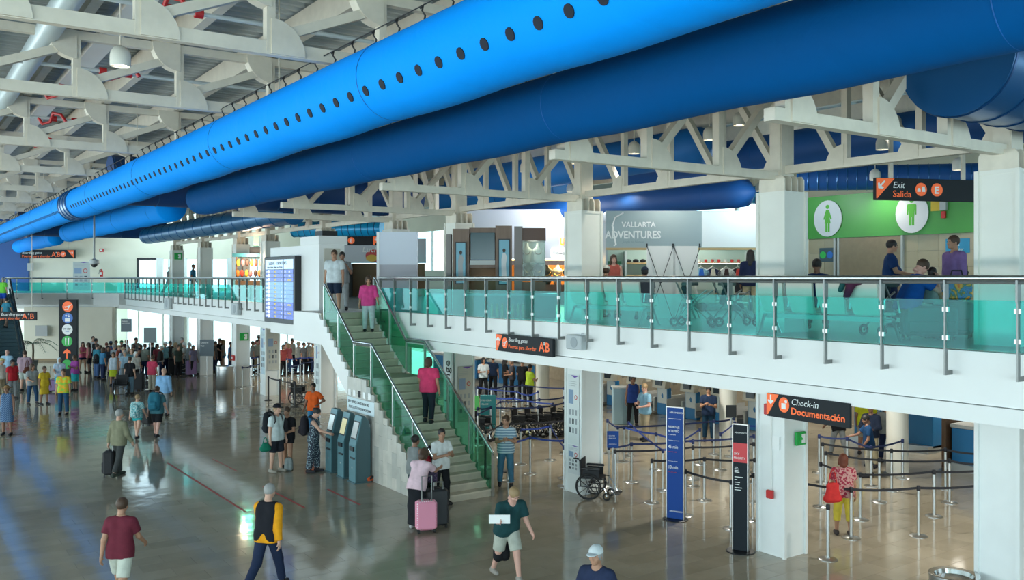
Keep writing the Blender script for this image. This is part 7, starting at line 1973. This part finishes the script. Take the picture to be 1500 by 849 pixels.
# lilac-white display wall left of the booth
o = shoproot('display_wall', -4.05, 27.5, 4.1, 'tall pale lilac and grey display wall right of the green exit sign column', 'display')
box('upper_panel', (0, 1.15, 0, .3, 1.4, 2.4), mat('lilac_panel', (.66, .72, .82), .5), o); box('lower_panel', (0, 1.15, .02, .3, 0, 1.4), mat('grey_lilac_panel', (.42, .42, .47), .5), o); box('edge_post', (-.08, 0, -.02, .3, 0, 2.4), SWHITE, o)
box('colour_strip', (-.085, -.08, .0, .1, .9, 1.4), mat('purple_strip', (.25, .05, .3), .5), o)
# far shop seen over the stairs, with hanging exit sign
o = shoproot('far_shop', -8.6, 46, 4.1, 'far shop front with white header and red-yellow emblem above the stair head', 'shop')
box('header', (0, 4.2, 0, .3, 1.75, 3.0), mat('shop_header_white', (.55, .60, .66), .5), o); box('back', (.2, 4.0, 1.5, 1.6, 0, 1.75), mat('shop_brown', (.22, .12, .06), .6), o); box('side', (.1, .2, 0, 1.5, 0, 1.75), DARK, o)
disc(o, 1.55, 2.12, .42, RED, 'emblem', -.02, .75); disc(o, 1.45, 2.0, .3, mat('emblem_yellow', (.75, .45, .06), .5), 'emblem_inner', -.03, .6); text('Lucho', .42, SWHITE, o, (.95, -.04, 2.3), shear=.2)
p = (16.8, 38.22, 6.58); s = sign('exit_sign', p, -THETA, 2.3, .42, .09, SIGNB, 'black hanging sign with orange discs above the stair head')
disc(s, .25, .21, .14, ORANGE, y=-.006); disc(s, .55, .21, .15, ORANGE, y=-.006); text('E', .2, SWHITE, s, (.49, -.008, .14), bold=.006); poly(s, [(1.55, .02), (1.6, .02), (1.9, .4), (1.55, .4)], ORANGE, 'arrow_field'); arrow(s, 1.68, .28, .18, PI, SWHITE); disc(s, 2.1, .21, .15, ORANGE, y=-.006)
for x in (.4, 1.9): MB().cyl((x, .05, .42), (x, .05, 9.1 - p[2]), .02, n=6).build('hanger', STEELW, s)
# souvenir cart with orange goods
ct = shoproot('souvenir_cart', -12.6, 41, 4.1, 'souvenir cart with teal canopy and bright orange hanging goods', 'cart')
box('canopy', (-.1, 1.55, -.1, 1.1, 1.95, 2.1), mat('cart_teal', (.03, .16, .20), .5), ct); box('cart_base', (0, 1.45, 0, 1.0, 0, .85), mat('cart_wood', (.22, .10, .04), .5), ct)
for x in (.02, 1.4):
    for y in (.02, .95): box('corner_post', (x, x + .05, y, y + .05, .85, 1.95), mat('cart_wood', (.22, .10, .04), .5), ct)
box('roof_box', (.6, 1.1, .2, .6, 2.1, 2.4), BLACK, ct); box('roof_sign', (.75, 1.0, .3, .4, 2.4, 3.0), mat('cart_sign', (.35, .62, .45), .5), ct)
l = bpy.data.lights.new('cart_fill', 'POINT'); l.energy = 160; l.color = (1, .75, .5); l.shadow_soft_size = .2  # lamp without a fixture, added to brighten the orange goods
q = bpy.data.objects.new('cart_fill', l); COL.objects.link(q); q.location = local(ct, .7, -.6, 1.9)
for i in range(14):
    x, z = .12 + .2 * (i % 7) + .03 * (i // 7), 1.0 + .48 * (i // 7)
    q = empty('souvenir', local(ct, x, .02 - .05 * (i % 2), z), -THETA, '%s hanging souvenir on the cart, %s row, %s' % (('orange', 'red', 'yellow', 'pink', 'dark')[i % 5], ('lower', 'upper')[i // 7], ('leftmost', 'second', 'third', 'middle', 'fifth', 'sixth', 'rightmost')[i % 7]), 'souvenir', 'hanging goods on the souvenir cart')
    c_ = ((.75, .22, .03), (.55, .06, .03), (.75, .45, .05), (.6, .2, .2), (.08, .04, .03))[i % 5]
    MB().ball((0, 0, .2), .085, .06, .17, 8, 6).build('doll', mat('souvenir_%d' % (i % 5), c_, .6, emit=0), q, smooth=True); MB().cyl((0, 0, .35), (0, 0, .46), .006, n=5).build('string', BLACK, q)
for nm_, own, lx, ly_, lz, en_, cl_ in (('shop_strip_light', sh, 2.3, .5, 2.5, 90, (1, .97, .9)), ('amber_shop_light', jw, 2.0, .9, 1.55, 160, (1, .68, .3)), ('showcase_light', bo, 2.3, .3, 1.95, 14, (1, .95, .85)), ('sign_fill_light', jw, 1.6, -1.2, 3.6, 160, (.95, .97, 1)), ('fascia_fill_light', sh, 4.1, -1.3, 3.3, 90, (.85, 1, 1)), ('far_shop_light', sh, -3.4, 1.0, 3.2, 60, (.95, .98, 1))):  # sign and fascia lights have no fixture, added to brighten those boards
    l = bpy.data.lights.new(nm_, 'POINT'); l.energy = en_; l.color = cl_; l.shadow_soft_size = .25
    q = bpy.data.objects.new(nm_, l); COL.objects.link(q); q.location = local(own, lx, ly_, lz)
# ------------------------------------------------------------------ white seat rows
SEATW = mat('seat_cream', (.62, .60, .52), .4); SEATP = mat('seat_pad', (.02, .03, .035), .6)
def seats(x, y0, n, label, pads=True):
    r_ = empty('bench_row', (x, y0, 4.1), 0, label, 'bench', 'cream airport seat rows')
    for i in range(n):
        yy = -.6 * i
        b = MB(); b.loft([[(-.02, yy - .02, .95), (.03, yy - .02, .95), (.03, yy - .54, .95), (-.02, yy - .54, .95)], [(.0, yy - .02, .72), (.05, yy - .02, .72), (.05, yy - .54, .72), (.0, yy - .54, .72)], [(.10, yy - .06, .42), (.14, yy - .06, .42), (.14, yy - .5, .42), (.10, yy - .5, .42)]]); b.build('seat_back', SEATW, r_)
        MB().rbox(.12, .56, yy - .52, yy - .04, .40, .45, .02).build('seat', SEATW, r_)
        if pads: box('head_pad', (-.03, .04, yy - .53, yy - .03, .95, 1.0), SEATP, r_)
    L_ = .6 * n
    box('beam', (.16, .28, -L_, 0, .30, .38), GREYP, r_)
    for yy in (-.06, -L_ + .02):
        MB().tube([(-.05, yy, 0), (.02, yy, .1), (.1, yy, .34), (.2, yy, .36), (.36, yy, .34), (.5, yy, .08), (.56, yy, 0)], .025, 8).build('leg', STEEL, r_, smooth=True)
    for i in range(n + 1): MB().tube([(.08, -.6 * i, .5), (.1, -.6 * i, .66), (.45, -.6 * i, .66), (.5, -.6 * i, .45)], .018, 6).build('armrest', STEEL, r_, smooth=True)
    return r_
seats(12.55, 10.6, 4, 'cream seat row before the washrooms with a jacket over its back')
seats(12.75, 16.2, 4, 'cream seat row with its back to the stairs side, before the tour shop')
seats(15.6, 15.6, 3, 'cream seat row further inside the mezzanine facing the shop')
o = empty('draped_jacket', (12.52, 8.7, 4.62), 0, 'dark plum and green jacket draped over the cream seat back', 'jacket')
put('jacket_body', np_mesh('jacket_body', [blob([('c', (0, -.14, .42), (0, .14, .42), .06, .06, .05), ('c', (-.04, -.02, .36), (-.05, .05, .18), .07, .05, .05)], .018)]), cloth((.08, .02, .05)), o)
put('jacket_sleeve', np_mesh('jacket_sleeve', [blob([('c', (-.02, .12, .42), (-.05, .16, .28), .05, .04, .03)], .018)]), cloth((.02, .10, .10)), o)
# strollers, cases and bright bag at the right end of the mezzanine
def stroller(loc, rz, label):
    o = empty('stroller', loc, rz, label, 'stroller', None)
    for s_ in (-1, 1):
        MB().tube([(s_ * .22, -.38, 1.0), (s_ * .22, -.2, .62), (s_ * .22, .42, .08)], .018, 7).build('frame_rail', DSTEEL, o, smooth=True)
        MB().tube([(s_ * .22, .3, .75), (s_ * .22, -.05, .5), (s_ * .22, -.38, .09)], .018, 7).build('frame_rail', DSTEEL, o, smooth=True)
        for y_ in (-.38, .42): MB().ring((s_ * .22, y_, .1), (1, 0, 0), .075, .025, 18, 6).build('wheel', RUBBER, o, smooth=True)
    MB().tube([(-.22, -.38, 1.0), (.22, -.38, 1.0)], .02, 7).build('push_bar', RUBBER, o)
    put('seat_fabric', np_mesh('seat_fabric', [blob([('c', (-.14, .1, .4), (.14, .1, .4), .09, .09, .06), ('c', (-.14, -.16, .5), (.14, -.2, .8), .07, .06, .06)], .025)]), cloth((.04, .07, .08)), o)
    put('canopy', np_mesh('canopy', [blob([('c', (-.14, -.12, .86), (.14, -.12, .86), .13, .13, .06)], .025, clips=[((0, 0, .84), (0, 0, -1))])]), cloth((.10, .14, .14)), o)
stroller((*vp(3.75, 18.4), 4.1), FV(60) * PI / 180, 'dark stroller parked right of the white banners behind the rail')
stroller((*vp(4.55, 18.6), 4.1), FV(100) * PI / 180, 'second dark stroller right of the first one behind the rail')
stroller((*vp(6.55, 15.6), 4.1), FV(110) * PI / 180, 'grey stroller between the seated man and the cream column')
suitcase(vp(6.75, 14.6), FV(170), mat('case_slate', (.06, .09, .10), .5), 'slate travel case lying by the rail under the bright bag', .8, .4, .55, 0, 0, 4.1)
suitcase(vp(7.35, 15.0), FV(150), mat('case_grey', (.12, .15, .15), .5), 'grey travel case beside the cream column on the mezzanine', .6, .35, .6, 0, 0, 4.1)
o = empty('printed_bag', (*vp(7.55, 15.3), 4.72), -THETA, 'bag with swirling blue, green and orange print beside the cream column', 'bag')
WAVE = bpy.data.materials.new('swirl_print'); WAVE.use_nodes = True; nt = WAVE.node_tree
wv = nt.nodes.new('ShaderNodeTexNoise'); wv.inputs['Scale'].default_value = 4; wv.inputs['Distortion'].default_value = 2.5
cr = nt.nodes.new('ShaderNodeValToRGB'); cr.color_ramp.elements[0].position = .3; cr.color_ramp.elements[0].color = (.01, .08, .28, 1); cr.color_ramp.elements[1].position = .72; cr.color_ramp.elements[1].color = (.6, .12, .01, 1)
for ps_, c_ in ((.42, (.02, .25, .45, 1)), (.52, (.03, .16, .04, 1)), (.6, (.65, .4, .03, 1))): e_ = cr.color_ramp.elements.new(ps_); e_.color = c_
tc_ = nt.nodes.new('ShaderNodeTexCoord'); nt.links.new(tc_.outputs['Object'], wv.inputs['Vector']); nt.links.new(wv.outputs[0], cr.inputs[0]); nt.links.new(cr.outputs[0], nt.nodes['Principled BSDF'].inputs['Base Color'])
MB().rbox(-.24, .24, -.12, .12, 0, .42, .04).build('bag_body', WAVE, o); MB().tube([(-.1, 0, .41), (-.08, 0, .5), (.08, 0, .5), (.1, 0, .41)], .015, 6).build('strap', FABK, o)
